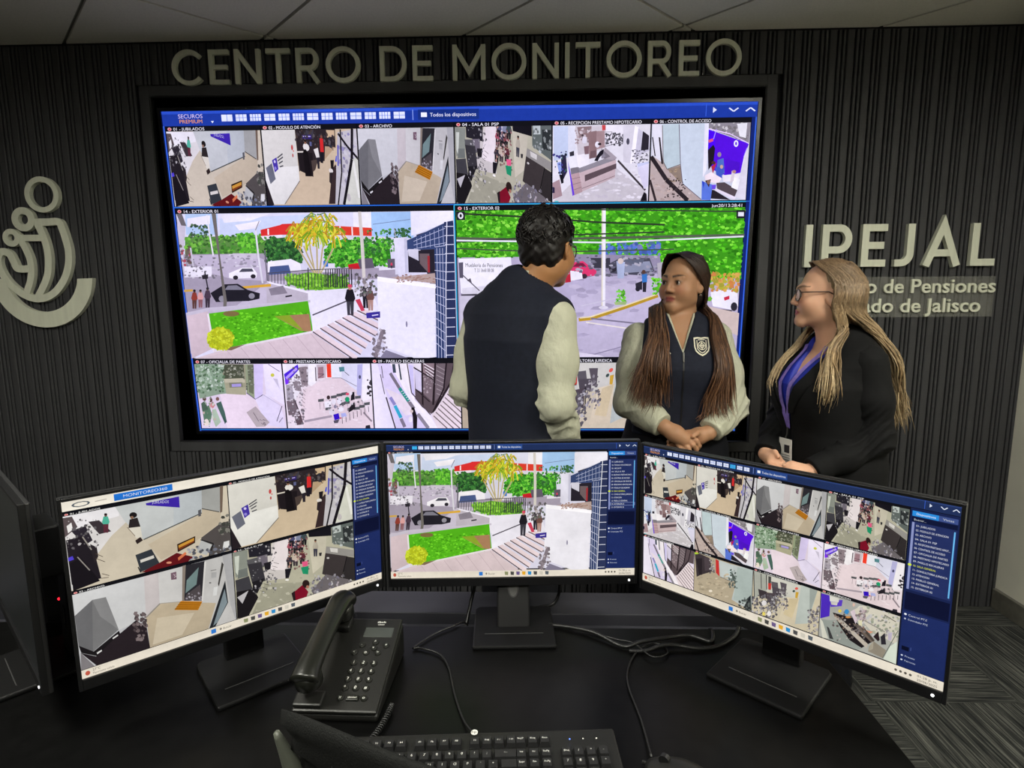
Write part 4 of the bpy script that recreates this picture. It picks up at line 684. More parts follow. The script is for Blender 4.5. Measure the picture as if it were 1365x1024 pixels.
# ================================================================== VIDEO WALL in the niche, leaning slightly forward
VW, VH, VT = 2.515, 1.4146875, .063
M_black = mat('black_plastic', '0e0e10', .38, noise=.1, nscale=60, bump=.05, bscale=400)
M_bezel = mat('screen_bezel', '08080a', .25)
vw = empty('video_wall', (0, .08, .8138), 0, 'huge lit video wall of camera pictures set into the black niche', 'screen')
VM = Matrix.Rotation(VT, 4, 'X')
b = MB().box(-VW / 2 - .012, VW / 2 + .012, .001, .06, -.012, VH + .012, VM); b.build('housing', M_bezel, vw)
be = MB()
for q in ((-VW / 2 - .014, -VW / 2, -.014, VH + .014), (VW / 2, VW / 2 + .014, -.014, VH + .014), (-VW / 2, VW / 2, -.014, 0), (-VW / 2, VW / 2, VH, VH + .014)): be.box(q[0], q[1], -.008, .02, q[2], q[3], VM)
be.build('bezel', M_bezel, vw)
MB().box(-.5, -.44, .03, .11, -.032, -.012, VM).box(.44, .5, .03, .11, -.032, -.012, VM).build('mounting_foot', M_bezel, vw)
G_wall = glow('video_wall_glow', None, WALL_GLOW)
dw = Display(VW, VH, vw, G_wall, (1.0, .97, 1.08), Matrix.Translation((-VW / 2 * 1, 0, 0)) @ VM)
dw.M = VM @ Matrix.Translation((-VW / 2, 0, 0))
bg = Art('12246a'); bg.quad((0, 0), (1000, 0), (1000, 1000), (0, 1000)); bg.p('070810', '3,42 992,42 992,992 3,992').p('3a6ae0', '0,0 2,0 2,1000 0,1000').p('3a6ae0', '998,0 1000,0 1000,1000 998,1000').p('2f80c0', '0,994 1000,994 1000,997 0,997').p('2a6ad0', '0,276 1000,278 1000,280 0,280').p('38b0d8', '494,278 992,278 992,281 494,281').p('38b0d8', '493,281 495,281 495,754 493,754')
dw.link(bg, (0, 0, 1, 1), 'picture_background')
dw.link(menu_bar(), (0, 0, 1, .041), 'menu_bar', base=1e-4)
def vfeed(key, x0, y0, x1, y1, th, **kw):
    src, ttl = F[key]; ww = (x1 - x0) * 6
    dw.link(src, (x0 + .0012, y0 + th, x1 - .0012, y1), 'camera_picture', 'camera picture titled ' + ttl, base=1e-4)
    dw.link(title_art(ttl, ww, **kw), (x0 + .0012, y0, x1 - .0012, y0 + th), 'picture_title', base=1.2e-4)
for k in range(6): vfeed('%02d' % (k + 1), .003 + k * .1648, .043, .003 + (k + 1) * .1648, .275, .0135)
vfeed('14', .003, .283, .494, .752, .0145); vfeed('15', .496, .283, .992, .752, .0145, stamp='jun20/13:28:41')
for k in range(6): vfeed('%02d' % (k + 7), .003 + k * .1648, .758, .003 + (k + 1) * .1648, .991, .0145)

# ================================================================== DESK MONITORS
MW, MH = .527, .2964
M_grey = mat('dark_plastic', '1a1a1b', .5, noise=.12, nscale=40, bump=.08, bscale=300)
M_stand = mat('stand_plastic', '0a0a0b', .5, bump=.06, bscale=400, spec=.25)
M_led = glow('power_led', 'ffffff', 3.)
M_off = mat('dark_screen_glass', '26282a', .28, spec=.6)
G_desk = glow('desk_screen_glow', None, DESK_GLOW)
DZ = .72
def monitor(x, y, z, yaw, tilt, label, pictures, base_yaw=0., boff=.04, noff=0., bdep=.17):
    r = empty('computer_monitor', (x, y, DZ), yaw, label, 'monitor'); r['group'] = 'monitors on the desk'
    T = Matrix.Translation((0, 0, z - DZ)) @ Matrix.Rotation(-tilt, 4, 'X')
    e, bt = .0055, .019
    body = MB().box(-MW / 2 - e, MW / 2 + e, .004, .012, -bt, MH + e, T); body.prism([(-.11, .03), (.11, .03), (.09, .23), (-.09, .23)], .012, .036, T)
    body.build('back_shell', M_grey, r, bevel=.002)
    f = MB()
    f.box(-MW / 2 - e, -MW / 2, -.004, .006, -bt, MH + e, T).box(MW / 2, MW / 2 + e, -.004, .006, -bt, MH + e, T)
    f.box(-MW / 2, MW / 2, -.004, .006, -bt, 0, T).box(-MW / 2, MW / 2, -.004, .006, MH, MH + e, T)
    f.build('bezel', M_black, r, bevel=.001)
    if pictures:
        d = Display(MW, MH, r, G_desk, (1.0, .985, .93), T @ Matrix.Translation((-MW / 2, 0, 0)))
        d.link(Art('0a0c14'), (0, 0, 1, 1), 'screen'); pictures(d)
    else:
        MB().box(-MW / 2, MW / 2, -.0005, .004, 0, MH, T).build('screen', M_off, r)
    l = MB().lathe([(.0022, 0), (.0022, .0012)], 10, T @ Matrix.Translation((MW / 2 - .012, -.004, -bt / 2)) @ Matrix.Rotation(PI / 2, 4, 'X')); l.build('power_light', M_led, r)
    R = Matrix.Rotation(base_yaw, 4, 'Z'); oy = .075
    n = MB(); pts = [(-.032, 0), (.032, 0), (.026, .30), (-.026, .30)]
    nf, nk = oy + noff, oy + .006; v8 = [(-.036, nf, .006), (.036, nf, .006), (.036, nf + .026, .006), (-.036, nf + .026, .006), (-.034, nk, .25), (.034, nk, .25), (.034, nk + .024, .25), (-.034, nk + .024, .25)]
    n.add(v8, [(3, 2, 1, 0), (4, 5, 6, 7), (0, 1, 5, 4), (1, 2, 6, 5), (2, 3, 7, 6), (3, 0, 4, 7)], R); NS = R @ Matrix.Translation((0, nf + (nk - nf) * .324, .085)) @ Matrix.Rotation(-math.atan2(nk - nf, .244), 4, 'X')
    neck = n.build('neck', M_stand, r, bevel=.004)
    k = MB(); k.band(arc(0, 0, .011, .022, 0, 360, 20)[:-1], .003, -.0015, .001, True, NS); k.build('cable_hole_rim', M_grey, neck)
    k = MB(); k.prism(arc(0, 0, .010, .021, 0, 360, 20)[:-1], -.0006, .002, NS); k.build('cable_hole', mat('hole_lining', '3a3a38', .5), neck)
    h = MB().box(-.05, .05, .034, oy + .004, (z - DZ) + .09, (z - DZ) + .19, R); h.build('mount_plate', M_stand, r, bevel=.004)
    bs = MB(); o_ = [(-.086, -.1 + boff), (.086, -.1 + boff), (.086, bdep - .11 + boff), (.078, bdep - .1 + boff), (-.078, bdep - .1 + boff), (-.086, bdep - .11 + boff)]
    v = [(px, py, 0) for px, py in o_] + [(px, py, .009) for px, py in o_]
    bs.add(v, [(5, 4, 3, 2, 1, 0), tuple(range(6, 12))] + [(i, (i + 1) % 6, (i + 1) % 6 + 6, i + 6) for i in range(6)], R)
    base = bs.build('base', M_stand, r, bevel=.003)
    MB().box(-.062, .062, -.055 + boff, -.0535 + boff, .0088, .0098, R).build('base_groove', mat('groove_light', '3c3c3c', .35), base)
    return r
def put(d, key, x0, y0, x1, y1, title=True):
    src, ttl = F[key]; d.link(src, (x0, y0 + (.012 if title else 0), x1, y1), 'camera_picture', 'camera picture titled ' + ttl, base=1e-4, step=3e-6)
    if title: d.link(title_art(ttl, (x1 - x0) * 4.5), (x0, y0, x1, y0 + .015), 'picture_title', base=1.2e-4, step=3e-6)
def pics_left(d):
    A = Art('efe9df'); A.quad((0, 0), (884, 0), (884, 60), (0, 60)); A.p('1f6fd0', '112,10 250,10 250,52 112,52').txt('f0f6ff', 132, 40, 26, 'MONITOREO360', 105).el('57606a', 40, 32, 20, 16).el('efe9df', 40, 32, 15, 11).ln('b0aaa2', 5, '70,32 96,30')
    d.link(A, (0, 0, 1, .054), 'browser_bar', base=1e-4)
    put(d, '01', 0, .064, .442, .49); put(d, '02', .445, .064, .884, .49); put(d, '03', 0, .497, .442, .947); put(d, '04', .445, .497, .884, .947)
    d.link(side_panel(9), (.887, .06, 1, .948), 'device_list', base=1e-4, step=3e-6); d.link(task_bar(), (0, .95, 1, 1), 'task_bar', base=1e-4)
def pics_centre(d):
    d.link(menu_bar(0, True), (0, 0, 1, .05), 'menu_bar', base=1e-4); put(d, '14', .003, .052, .878, .938)
    d.link(side_panel(9, 13), (.882, .052, 1, .945), 'device_list', base=1e-4, step=3e-6); d.link(task_bar(), (0, .947, 1, 1), 'task_bar', base=1e-4)
def pics_right(d):
    d.link(menu_bar(10, True), (0, 0, 1, .052), 'menu_bar', base=1e-4)
    for k in range(12):
        c, r_ = k % 4, k // 4; put(d, '%02d' % (k + 1), .003 + c * .22, .055 + r_ * .297, .001 + (c + 1) * .22, .347 + r_ * .297)
    d.link(side_panel(9), (.884, .055, 1, .945), 'device_list', base=1e-4, step=3e-6); d.link(task_bar(), (0, .947, 1, 1), 'task_bar', base=1e-4)
monitor(-.2050, -1.6105, .8322, .7256, -.0227, 'left of the three lit monitors, showing four camera pictures', pics_left)
monitor(.2761, -1.4218, .8322, .0498, .0011, 'middle lit monitor, filled by one street corner picture', pics_centre, boff=.005, noff=-.10, bdep=.16)
monitor(.7475, -1.6092, .8322, -.7422, -.0296, 'right of the three lit monitors, showing a grid of twelve camera pictures', pics_right)
monitor(-.672, -1.609, .8200, -.708, 0., 'switched-off monitor turned away at the far left edge of the picture', None)

# ================================================================== DESK
M_desk = mat('black_laminate', '070707', .33, noise=.25, nscale=35, bump=.05, bscale=250, spec=.16)
M_deskpanel = mat('grey_laminate', '2a2a30', .45, noise=.1, nscale=20)
dk = empty('control_desk', (0, -1.66, 0), 0, 'long black laminate desk with a rear cable gap in front of the video wall', 'desk')
MB().box(-1.75, .90, -.275, .23, DZ - .028, DZ).build('desktop', M_desk, dk, bevel=.002)
MB().box(-1.75, .82, .285, .385, DZ - .03, DZ).build('rear_ledge', M_deskpanel, dk, bevel=.002)
MB().box(-1.74, .88, .255, .272, .08, DZ - .02).build('modesty_panel', M_deskpanel, dk)
for x in (-1.73, -.45, .84): MB().box(x, x + .03, -.24, .36, 0, DZ - .03).build('side_panel', M_desk, dk)
MB().box(-1.72, .84, .23, .285, .60, .615).build('cable_tray', M_desk, dk)

# ================================================================== DESK PHONE
M_phone = mat('phone_plastic', '121210', .42, bump=.1, bscale=500)
M_handset = mat('handset_plastic', '141511', .30, bump=.05, bscale=500)
M_mark = mat('white_print', 'c9c9c4', .6)
M_lcd = mat('phone_display', '3c3f3c', .2)
ph = empty('desk_phone', (-.016, -1.63, DZ), -.02, 'black office desk phone with its handset on the left side of the keypad', 'telephone')
TL = math.atan2(.055, .2)
PM = Matrix.Translation((0, -.1, .018)) @ Matrix.Rotation(TL, 4, 'X')           # x right, y up the slope, z out of the face
MB().prism([(-.1, 0), (.1, 0), (.1, .066), (-.1, .012)], -.073, .073, Matrix.Rotation(PI / 2, 4, 'Z')).build('body', M_phone, ph, bevel=.005)
MB().box(-.073, .073, -.004, .203, 0, .007, PM).build('face_plate', M_phone, ph, bevel=.004)
MB().box(.006, .062, .155, .179, .006, .0078, PM).build('display', M_lcd, ph, bevel=.001)
key_me = MB().lathe([(.0, 0), (.0062, 0), (.0062, .0022), (.005, .0034), (0, .0034)], 12).mesh('key'); key_me.materials.append(M_handset)
def marks(txts, size, M, parent, name='key_print'):
    m = MB()
    for t, x, y, s in txts:
        v, f = text_mesh(t, size * s); wd = max(p[0] for p in v)
        m.add([(p[0] - wd / 2 + x, p[1] - size * s * .34 + y, 0) for p in v], f, M)
    return m.build(name, M_mark, parent, kind='stuff')
pk = []
for r_, row in enumerate(('123', '456', '789', '*0#')):
    for c, ch in enumerate(row): pk.append((.006 + c * .0185, .094 - r_ * .0175, ch))
for c, ch in enumerate(('<', 'o', '>')): pk.append((.0 + c * .022, .1175, ch))
pk += [(.010, .135, '-'), (.034, .142, '^'), (.034, .1285, 'v'), (.056, .135, '+'), (.004, .022, 'x'), (.045, .022, 'o')]
for x, y, ch in pk:
    o = bpy.data.objects.new('key', key_me); link(o, ph); o.matrix_local = PM @ Matrix.Translation((x, y, .007))
MB().box(.014, .036, .0165, .0275, .007, .0104, PM).build('wide_key', M_handset, ph, bevel=.002)
marks([(ch, x, y, 1.) for x, y, ch in pk] + [('speaker', .025, .022, .6)], .0085, PM @ Matrix.Translation((0, 0, .0107)), ph)
lgm = MB()
for k, h in enumerate((.003, .0045, .003, .0025, .003, .0045, .003)): lgm.box(.026 + k * .0024, .0272 + k * .0024, .1905, .1905 + h, .007, .0074, PM)
lgm.build('logo_bars', M_mark, ph, kind='stuff')
marks([('cisco', .034, .187, 1.)], .0062, PM @ Matrix.Translation((0, 0, .0073)), ph, 'logo_word')
# handset: two ear cups joined by a bowed grip
hs = [(-.047, -.108, .078), (-.047, -.085, .09), (-.0465, -.03, .104), (-.0455, .03, .116), (-.0445, .075, .122), (-.0435, .098, .116)]
hp = spline(hs, 5); n = len(hp)
hb = MB().tube(hp, [.02 + .006 * abs(2 * i / (n - 1) - 1) ** 2 - (.012 if i in (0, n - 1) else 0) for i in range(n)], 16, flat=.72)
for (px, py, pz, d) in ((-.047, -.088, .074, 1), (-.0445, .078, .104, 1)):
    hb.lathe([(0, -.02), (.016, -.02), (.0235, -.012), (.0235, .008), (.018, .014), (0, .014)], 20, Matrix.Translation((px, py, pz)) @ Matrix.Rotation(TL, 4, 'X'))
hb.build('handset', M_handset, ph, smooth=True)
MB().box(-.072, -.022, .0, .03, .007, .016, PM).build('cradle', M_phone, ph, bevel=.003); MB().box(-.072, -.022, .165, .195, .007, .02, PM).build('cradle', M_phone, ph, bevel=.003)
def coil(path, rad, turns, wire):
    P = spline(path, 10); pts = []; L = len(P) - 1; N = turns * 10
    for i in range(N + 1):
        t = i / N * L; k = min(int(t), L - 1); c = P[k].lerp(P[k + 1], t - k); tg = (P[k + 1] - P[k]).normalized(); u = tg.cross(Vector((0, 0, 1))).normalized(); w_ = tg.cross(u); a = 2 * PI * turns * i / N
        pts.append(c + (u * math.cos(a) + w_ * math.sin(a)) * rad)
    return MB().tube(pts, wire, 5)
M_cable = mat('cable_rubber', '131313', .4)
cd = coil([(-.075, -1.735, DZ + .012), (-.045, -1.775, DZ + .008), (-.005, -1.815, DZ + .008), (.03, -1.815, DZ + .008), (.052, -1.79, DZ + .008), (.066, -1.745, DZ + .008), (.072, -1.70, DZ + .010)], .0045, 62, .0014).build('coiled_cord', M_cable, None, smooth=True)
tag(cd, 'black coiled handset cord lying in front of the desk phone', 'cord')

# ================================================================== KEYBOARD, MOUSE
M_key = mat('keycap', '141415', .5, bump=.1, bscale=700)
kb = empty('keyboard', (.2285, -1.849, DZ), .066, 'black full-size keyboard with white key legends beside the mouse', 'keyboard')
KW, KD = .452, .156
MB().add([(-KW / 2, -KD / 2, 0), (KW / 2, -KD / 2, 0), (KW / 2, KD / 2, 0), (-KW / 2, KD / 2, 0), (-KW / 2 + .002, -KD / 2 + .002, .012), (KW / 2 - .002, -KD / 2 + .002, .012), (KW / 2 - .002, KD / 2 - .002, .02), (-KW / 2 + .002, KD / 2 - .002, .02)],
         [(3, 2, 1, 0), (4, 5, 6, 7), (0, 1, 5, 4), (1, 2, 6, 5), (2, 3, 7, 6), (3, 0, 4, 7)]).build('case', M_phone, kb, bevel=.003)
KT = Matrix.Translation((-KW / 2, -KD / 2, .0125)) @ Matrix.Rotation(math.atan2(.008, KD), 4, 'X')
kc = {}
def keycap(x, y, wd):
    if wd not in kc:
        h = wd / 2 - .0008; t = h - .0022; a = .0086; b = .0064
        kc[wd] = MB().add([(-h, -a, 0), (h, -a, 0), (h, a, 0), (-h, a, 0), (-t, -b, .0075), (t, -b, .0075), (t, b + .0012, .0075), (-t, b + .0012, .0075)], [(3, 2, 1, 0), (4, 5, 6, 7), (0, 1, 5, 4), (1, 2, 6, 5), (2, 3, 7, 6), (3, 0, 4, 7)]).mesh('key'); kc[wd].materials.append(M_key)
    o = bpy.data.objects.new('key', kc[wd]); link(o, kb); o.matrix_local = KT @ Matrix.Translation((x, y, 0))
U = .019; leg = []
fx = [.018] + [.018 + U * (2 + k + (k // 4) * .5) for k in range(12)]
for k, x in enumerate(fx): keycap(x, .128, U); leg.append(('Esc' if k == 0 else 'F%d' % k, x, .129))
rows = [(.102, [1] * 13 + [2], ['º', '1', '2', '3', '4', '5', '6', '7', '8', '9', '0', '?', '¿', '<--']), (.083, [1.5] + [1] * 12 + [1.5], ['Tab', 'Q', 'W', 'E', 'R', 'T', 'Y', 'U', 'I', 'O', 'P', '´', '+', '']), (.064, [1.75] + [1] * 11 + [2.25], ['Mayus'] + list('ASDFGHJKLÑ{') + ['Enter']), (.045, [1.25] + [1] * 11 + [2.75], ['', '<'] + list('ZXCVBNM,.-') + ['']), (.026, [1.25, 1.25, 1.25, 6.25, 1.25, 1.25, 1.25, 1.25], ['Ctrl', '', 'Alt', '', 'Alt', '', '', 'Ctrl'])]
for y, ws, ls in rows:
    x = .0085
    for wd, t in zip(ws, ls):
        keycap(x + wd * U / 2, y, round(wd * U, 5))
        if t: leg.append((t, x + wd * U / 2, y + .002))
        x += wd * U
for y, ts in ((.128, ('ImpP', 'Bloq', 'Paus')), (.102, ('Ins', 'Ini', 'RePg')), (.083, ('Supr', 'Fin', 'AvPg'))):
    for k, t in enumerate(ts): keycap(.289 + U * (k + .5), y, U); leg.append((t, .289 + U * (k + .5), y + .002))
for k in range(3): keycap(.289 + U * (k + .5), .026, U)
keycap(.289 + U * 1.5, .045, U)
for y, ts in ((.102, ('Bloq', '/', '*', '-')), (.083, '789+'), (.064, '456'), (.045, '123'), (.026, '0.')):
    for k, t in enumerate(ts): keycap(.358 + U * (k + .5), y, U); leg.append((t, .358 + U * (k + .5), y + .002))
marks([(t, x, y, 1. if len(t) < 2 else .75) for t, x, y in leg], .0062, KT @ Matrix.Translation((0, 0, .0079)), kb, 'key_legends')
MB().lathe([(0, 0), (.0055, 0), (.0055, .0006), (0, .0006)], 20, KT @ Matrix.Translation((.226, .1475, .0052))).build('logo_disc', M_mark, kb)
v, f = text_mesh('hp', .008); MB().add([(p[0] - .0045, p[1] - .002, 0) for p in v], f, KT @ Matrix.Translation((.226, .1475, .0062))).build('logo_word', M_key, kb, kind='stuff')
for k in range(3): MB().lathe([(0, 0), (.0012, 0), (.0012, .0008), (0, .0008)], 8, KT @ Matrix.Translation((.376 + .021 * k, .128, .0048))).build('status_light', glow('blue_led', '6a90ff', 2.) if k == 0 else M_mark, kb)
ms = empty('computer_mouse', (.537, -1.846, DZ), 1.0, 'black wired mouse at the right of the keyboard', 'mouse')
mm = MB(); N = 14; prof = []
for i in range(N + 1):
    t = i / N; yy = -.055 + .11 * t; hw = .031 * math.sin(PI * min(1, max(0, .06 + .88 * t))) ** .45; hh = .036 * math.sin(PI * (.08 + .84 * t)) ** .6 * (1.05 - .35 * t)
    for k in range(13):
        a_ = PI * k / 12; prof.append((hw * math.cos(a_), yy, max(.0, hh * math.sin(a_) ** .8)))
fs = [(i * 13 + k, (i + 1) * 13 + k, (i + 1) * 13 + k + 1, i * 13 + k + 1) for i in range(N) for k in range(12)] + [(i * 13 + 12, (i + 1) * 13 + 12, (i + 1) * 13, i * 13) for i in range(N)] + [tuple(range(13)), tuple(range(N * 13 + 12, N * 13 - 1, -1))]
mm.add(prof, fs).build('shell', M_phone, ms, smooth=True)
MB().tube([(-.004, .028, .0265), (.004, .028, .0265)], .008, 14).build('wheel', M_cable, ms)
MB().tube([(0, .05, .008), (0, .062, .006)], .003, 8).build('strain_relief', M_cable, ms)

# ================================================================== CABLES ON THE DESK
def cable(label, pts, r, name='cable'):
    o = MB().tube(spline(pts, 6), r, 8).build(name, M_cable, None, smooth=True); return tag(o, label, 'cable')
zc = DZ + .004
cable('thin keyboard cable curving over the desk up to the middle monitor', [(.222, -1.770, DZ + .014), (.2, -1.725, zc), (.176, -1.658, zc), (.155, -1.582, zc), (.13, -1.539, zc), (.088, -1.519, zc), (.075, -1.518, zc), (.11, -1.467, zc), (.150, -1.432, zc), (.165, -1.405, .715), (.175, -1.385, .69)], .0021)
cable('thin mouse cable making a small loop near the right monitor base', [(.500, -1.805, DZ + .008), (.5, -1.719, zc), (.493, -1.631, zc), (.502, -1.575, zc), (.529, -1.521, zc), (.565, -1.492, zc), (.588, -1.505, zc), (.585, -1.533, zc + .002), (.553, -1.545, zc + .004), (.525, -1.5, zc + .004), (.49, -1.479, zc), (.44, -1.452, zc), (.40, -1.436, zc), (.38, -1.405, .70)], .0018)
zc = DZ + .0055
cable('thick black power cable running right from the middle monitor base', [(.33, -1.405, .69), (.345, -1.428, .722), (.38, -1.434, zc), (.446, -1.462, zc + .003), (.501, -1.507, zc), (.54, -1.500, zc + .006), (.597, -1.484, zc + .006), (.649, -1.466, zc), (.685, -1.486, zc), (.700, -1.45, zc), (.71, -1.40, .70)], .0042)
cable('black video cable looping beside the right monitor stand', [(.512, -1.523, zc), (.545, -1.522, zc), (.578, -1.513, zc + .006), (.609, -1.508, zc + .004), (.655, -1.512, zc), (.7, -1.5, zc), (.742, -1.464, zc), (.762, -1.43, zc), (.775, -1.40, .70)], .0042)
cable('black cable hanging beside the neck of the middle monitor', [(.197, -1.335, .93), (.195, -1.338, .86), (.19, -1.345, .80), (.178, -1.36, .745), (.165, -1.395, .69)], .004)
cable('black cable bent over the rear ledge right of the middle monitor', [(.378, -1.335, .90), (.382, -1.338, .82), (.380, -1.34, .755), (.365, -1.345, .728), (.34, -1.352, .7255), (.32, -1.36, .7255)], .004)
cable('black cable drooping behind the desk phone', [(-.14, -1.50, zc), (-.125, -1.452, zc), (-.11, -1.44, zc), (-.085, -1.445, zc), (-.065, -1.46, zc)], .0042)

# ================================================================== COMPUTER BOX behind the left monitors
pc = empty('computer_tower', (-.695, -1.345, DZ), 0, 'small black computer case with a red light behind the left monitors', 'computer')
MB().box(-.085, .085, -.09, -.02, .006, .165).build('case', mat('tower_lit_grey', '5a5c60', .45, noise=.1, nscale=30), pc, bevel=.006)  # lit top of the black case put into its grey colour
MB().box(-.08, .08, -.096, -.09, .012, .158).build('front_panel', M_black, pc, bevel=.003)
MB().lathe([(0, 0), (.003, 0), (.003, .002), (0, .002)], 10, Matrix.Translation((-.028, -.096, .062)) @ Matrix.Rotation(PI / 2, 4, 'X')).build('power_light', glow('red_led', 'ff2030', 2.5), pc)
for sx in (-.07, .07): MB().box(sx - .01, sx + .01, -.08, -.03, 0, .007).build('foot', M_cable, pc)

# ================================================================== OPERATOR CHAIR
M_mesh = mat('chair_mesh', '0e0f0e', .8, noise=.3, nscale=180, bump=.6, bscale=420, spec=.2)
M_frame = mat('chair_frame', '55584f', .45)
ch = empty('office_chair', (.221, -2.075, 0), -.36, 'swivel chair with a dark ribbed mesh back and grey frame in front of the desk', 'chair')
def back_pt(u, v, off=0.):
    hw = .215 * (.84 + .22 * v - .06 * v * v); r = .97
    top = .975 - .025 * abs(u) ** 3.2
    z = .58 + (top - .58) * v
    return (u * hw, (.034 * u * u) - .26 * (v - .5) * .42 + off - .02 + .035, z)
NU, NV = 22, 26; bm_ = MB(); vs = []; 
for s_ in (0, 1):
    for j in range(NV + 1):
        for i in range(NU + 1):
            u, v_ = -1 + 2 * i / NU, j / NV; rib = .005 * math.sin(j * 2.4 + 2 * abs(u)) * (abs(u) ** 2.2)
            vs.append(back_pt(u, v_, (.014 if s_ else -.010) * (1 - .75 * max(abs(u) ** 8, (2 * v_ - 1) ** 10)) + (rib if not s_ else 0)))
W_ = NU + 1; S_ = W_ * (NV + 1); fc = []
for j in range(NV):
    for i in range(NU):
        a_ = j * W_ + i; fc += [(a_, a_ + 1, a_ + W_ + 1, a_ + W_), (S_ + a_ + W_, S_ + a_ + W_ + 1, S_ + a_ + 1, S_ + a_)]
edge = [i for i in range(NU)] + [j * W_ + NU for j in range(NV)] + [NV * W_ + i for i in range(NU, 0, -1)] + [j * W_ for j in range(NV, 0, -1)]
for k in range(len(edge)): a_, b_ = edge[k], edge[(k + 1) % len(edge)]; fc.append((b_, a_, a_ + S_, b_ + S_))
bm_.add(vs, fc).build('backrest', M_mesh, ch, smooth=True)
fr_ = [back_pt(-1.03, v_, -.012) for v_ in np.linspace(.93, 0, 12)] + [back_pt(u, -.03, -.02) for u in np.linspace(-.9, .9, 10)] + [back_pt(1.03, v_, -.012) for v_ in np.linspace(0, .93, 12)]
fs_ = spline(fr_, 3); MB().tube(fs_, [.0112 * min(1, .35 + .12 * min(i, len(fs_) - 1 - i)) for i in range(len(fs_))], 8).build('back_frame', M_frame, ch, smooth=True)
MB().tube(spline([(0, .02, .60), (0, -.01, .52), (0, .06, .44), (0, .2, .42)], 6), .02, 10).build('back_support', M_frame, ch, smooth=True)
st_ = MB(); sp = [(.23 * math.copysign(abs(math.cos(t)) ** .5, math.cos(t)), .27 + .22 * math.copysign(abs(math.sin(t)) ** .5, math.sin(t))) for t in np.linspace(0, 2 * PI, 33)[:-1]]
st_.add([(x, y, .43) for x, y in sp] + [(x * .98 , .27 + (y - .27) * .98, .475) for x, y in sp] + [(x * .88, .27 + (y - .27) * .88, .488) for x, y in sp], [tuple(range(31, -1, -1)), tuple(range(64, 96))] + [(r_ * 32 + i, r_ * 32 + (i + 1) % 32, (r_ + 1) * 32 + (i + 1) % 32, (r_ + 1) * 32 + i) for r_ in (0, 1) for i in range(32)])
st_.build('seat', M_mesh, ch, smooth=True)
MB().lathe([(.028, .1), (.028, .3), (.018, .3), (.018, .43)], 14, Matrix.Translation((0, .27, 0))).build('gas_column', M_frame, ch)
for k in range(5):
    an = 2 * PI * k / 5 + .3; ex, ey = .29 * math.cos(an), .27 + .29 * math.sin(an)
    MB().tube([(0, .27, .11), (ex, ey, .075)], [.026, .016], 8).build('leg', M_frame, ch)
    MB().tube([(ex - .012 * math.sin(an), ey + .012 * math.cos(an), .0285), (ex + .012 * math.sin(an), ey - .012 * math.cos(an), .0285)], .0285, 14).box(ex - .006, ex + .006, ey - .006, ey + .006, .03, .08).build('caster', M_black, ch)

# ================================================================== PEOPLE
# ---- signed-distance modelling: smooth unions of tapered limbs and ellipsoids, meshed with surface nets
def A3(p): return np.asarray(p, float)
def s_ell(P, c, r, R=None):
    q = P - A3(c)
    if R is not None: q = q @ R
    r = A3(r); k0 = np.linalg.norm(q / r, axis=1); k1 = np.linalg.norm(q / (r * r), axis=1) + 1e-9
    return k0 * (k0 - 1) / k1
def s_cap(P, a, b, ra, rb):
    a, b = A3(a), A3(b); ab = b - a; L2_ = ab @ ab + 1e-12
    t = np.clip((P - a) @ ab / L2_, 0, 1)
    return np.linalg.norm(P - a - t[:, None] * ab, axis=1) - (ra + (rb - ra) * t)
def s_chain(P, pts, rs, k=.0):
    d = None
    for i in range(len(pts) - 1):
        e = s_cap(P, pts[i], pts[i + 1], rs[i], rs[i + 1]); d = e if d is None else smin(d, e, k)
    return d
def smin(a, b, k):
    if k <= 0: return np.minimum(a, b)
    h = np.clip(.5 + .5 * (b - a) / k, 0, 1); return b + (a - b) * h - k * h * (1 - h)
def smax(a, b, k): return -smin(-a, -b, k)
def near(P, c, r, fn):
    """evaluate fn only within r of c; far away a safe distance bound"""
    d = np.linalg.norm(P - A3(c), axis=1) - r * .6; m = d < r * .4
    if m.any(): d[m] = fn(P[m])
    return d
def s_plane(P, n, d):
    n = A3(n); n = n / np.linalg.norm(n); return P @ n - d
def s_prof(P, secs, ex=2.3):
    """stacked oval sections (z, cx, cy, rx, ry), closed above and below"""
    S = A3(secs); z = np.clip(P[:, 2], S[0, 0], S[-1, 0])
    c = [np.interp(z, S[:, 0], S[:, k]) for k in range(1, 5)]
    q = (np.abs((P[:, 0] - c[0]) / c[2]) ** ex + np.abs((P[:, 1] - c[1]) / c[3]) ** ex) ** (1 / ex)
    d = (q - 1) * np.minimum(c[2], c[3]) * .95
    return smax(d, np.maximum(P[:, 2] - S[-1, 0], S[0, 0] - P[:, 2]), .03)
def folds(P, amp, fr, seed, dirs=5):
    """cloth wrinkles: a few warped waves"""
    g = np.random.RandomState(seed); o = np.zeros(len(P))
    W = P + .02 * np.sin(P[:, [1, 2, 0]] * 17 + g.rand(3) * 6)
    for _ in range(dirs):
        v = g.randn(3); v /= np.linalg.norm(v); o += np.sin(W @ v * fr * g.uniform(.6, 1.5) + g.rand() * 6)
    return amp * o / dirs
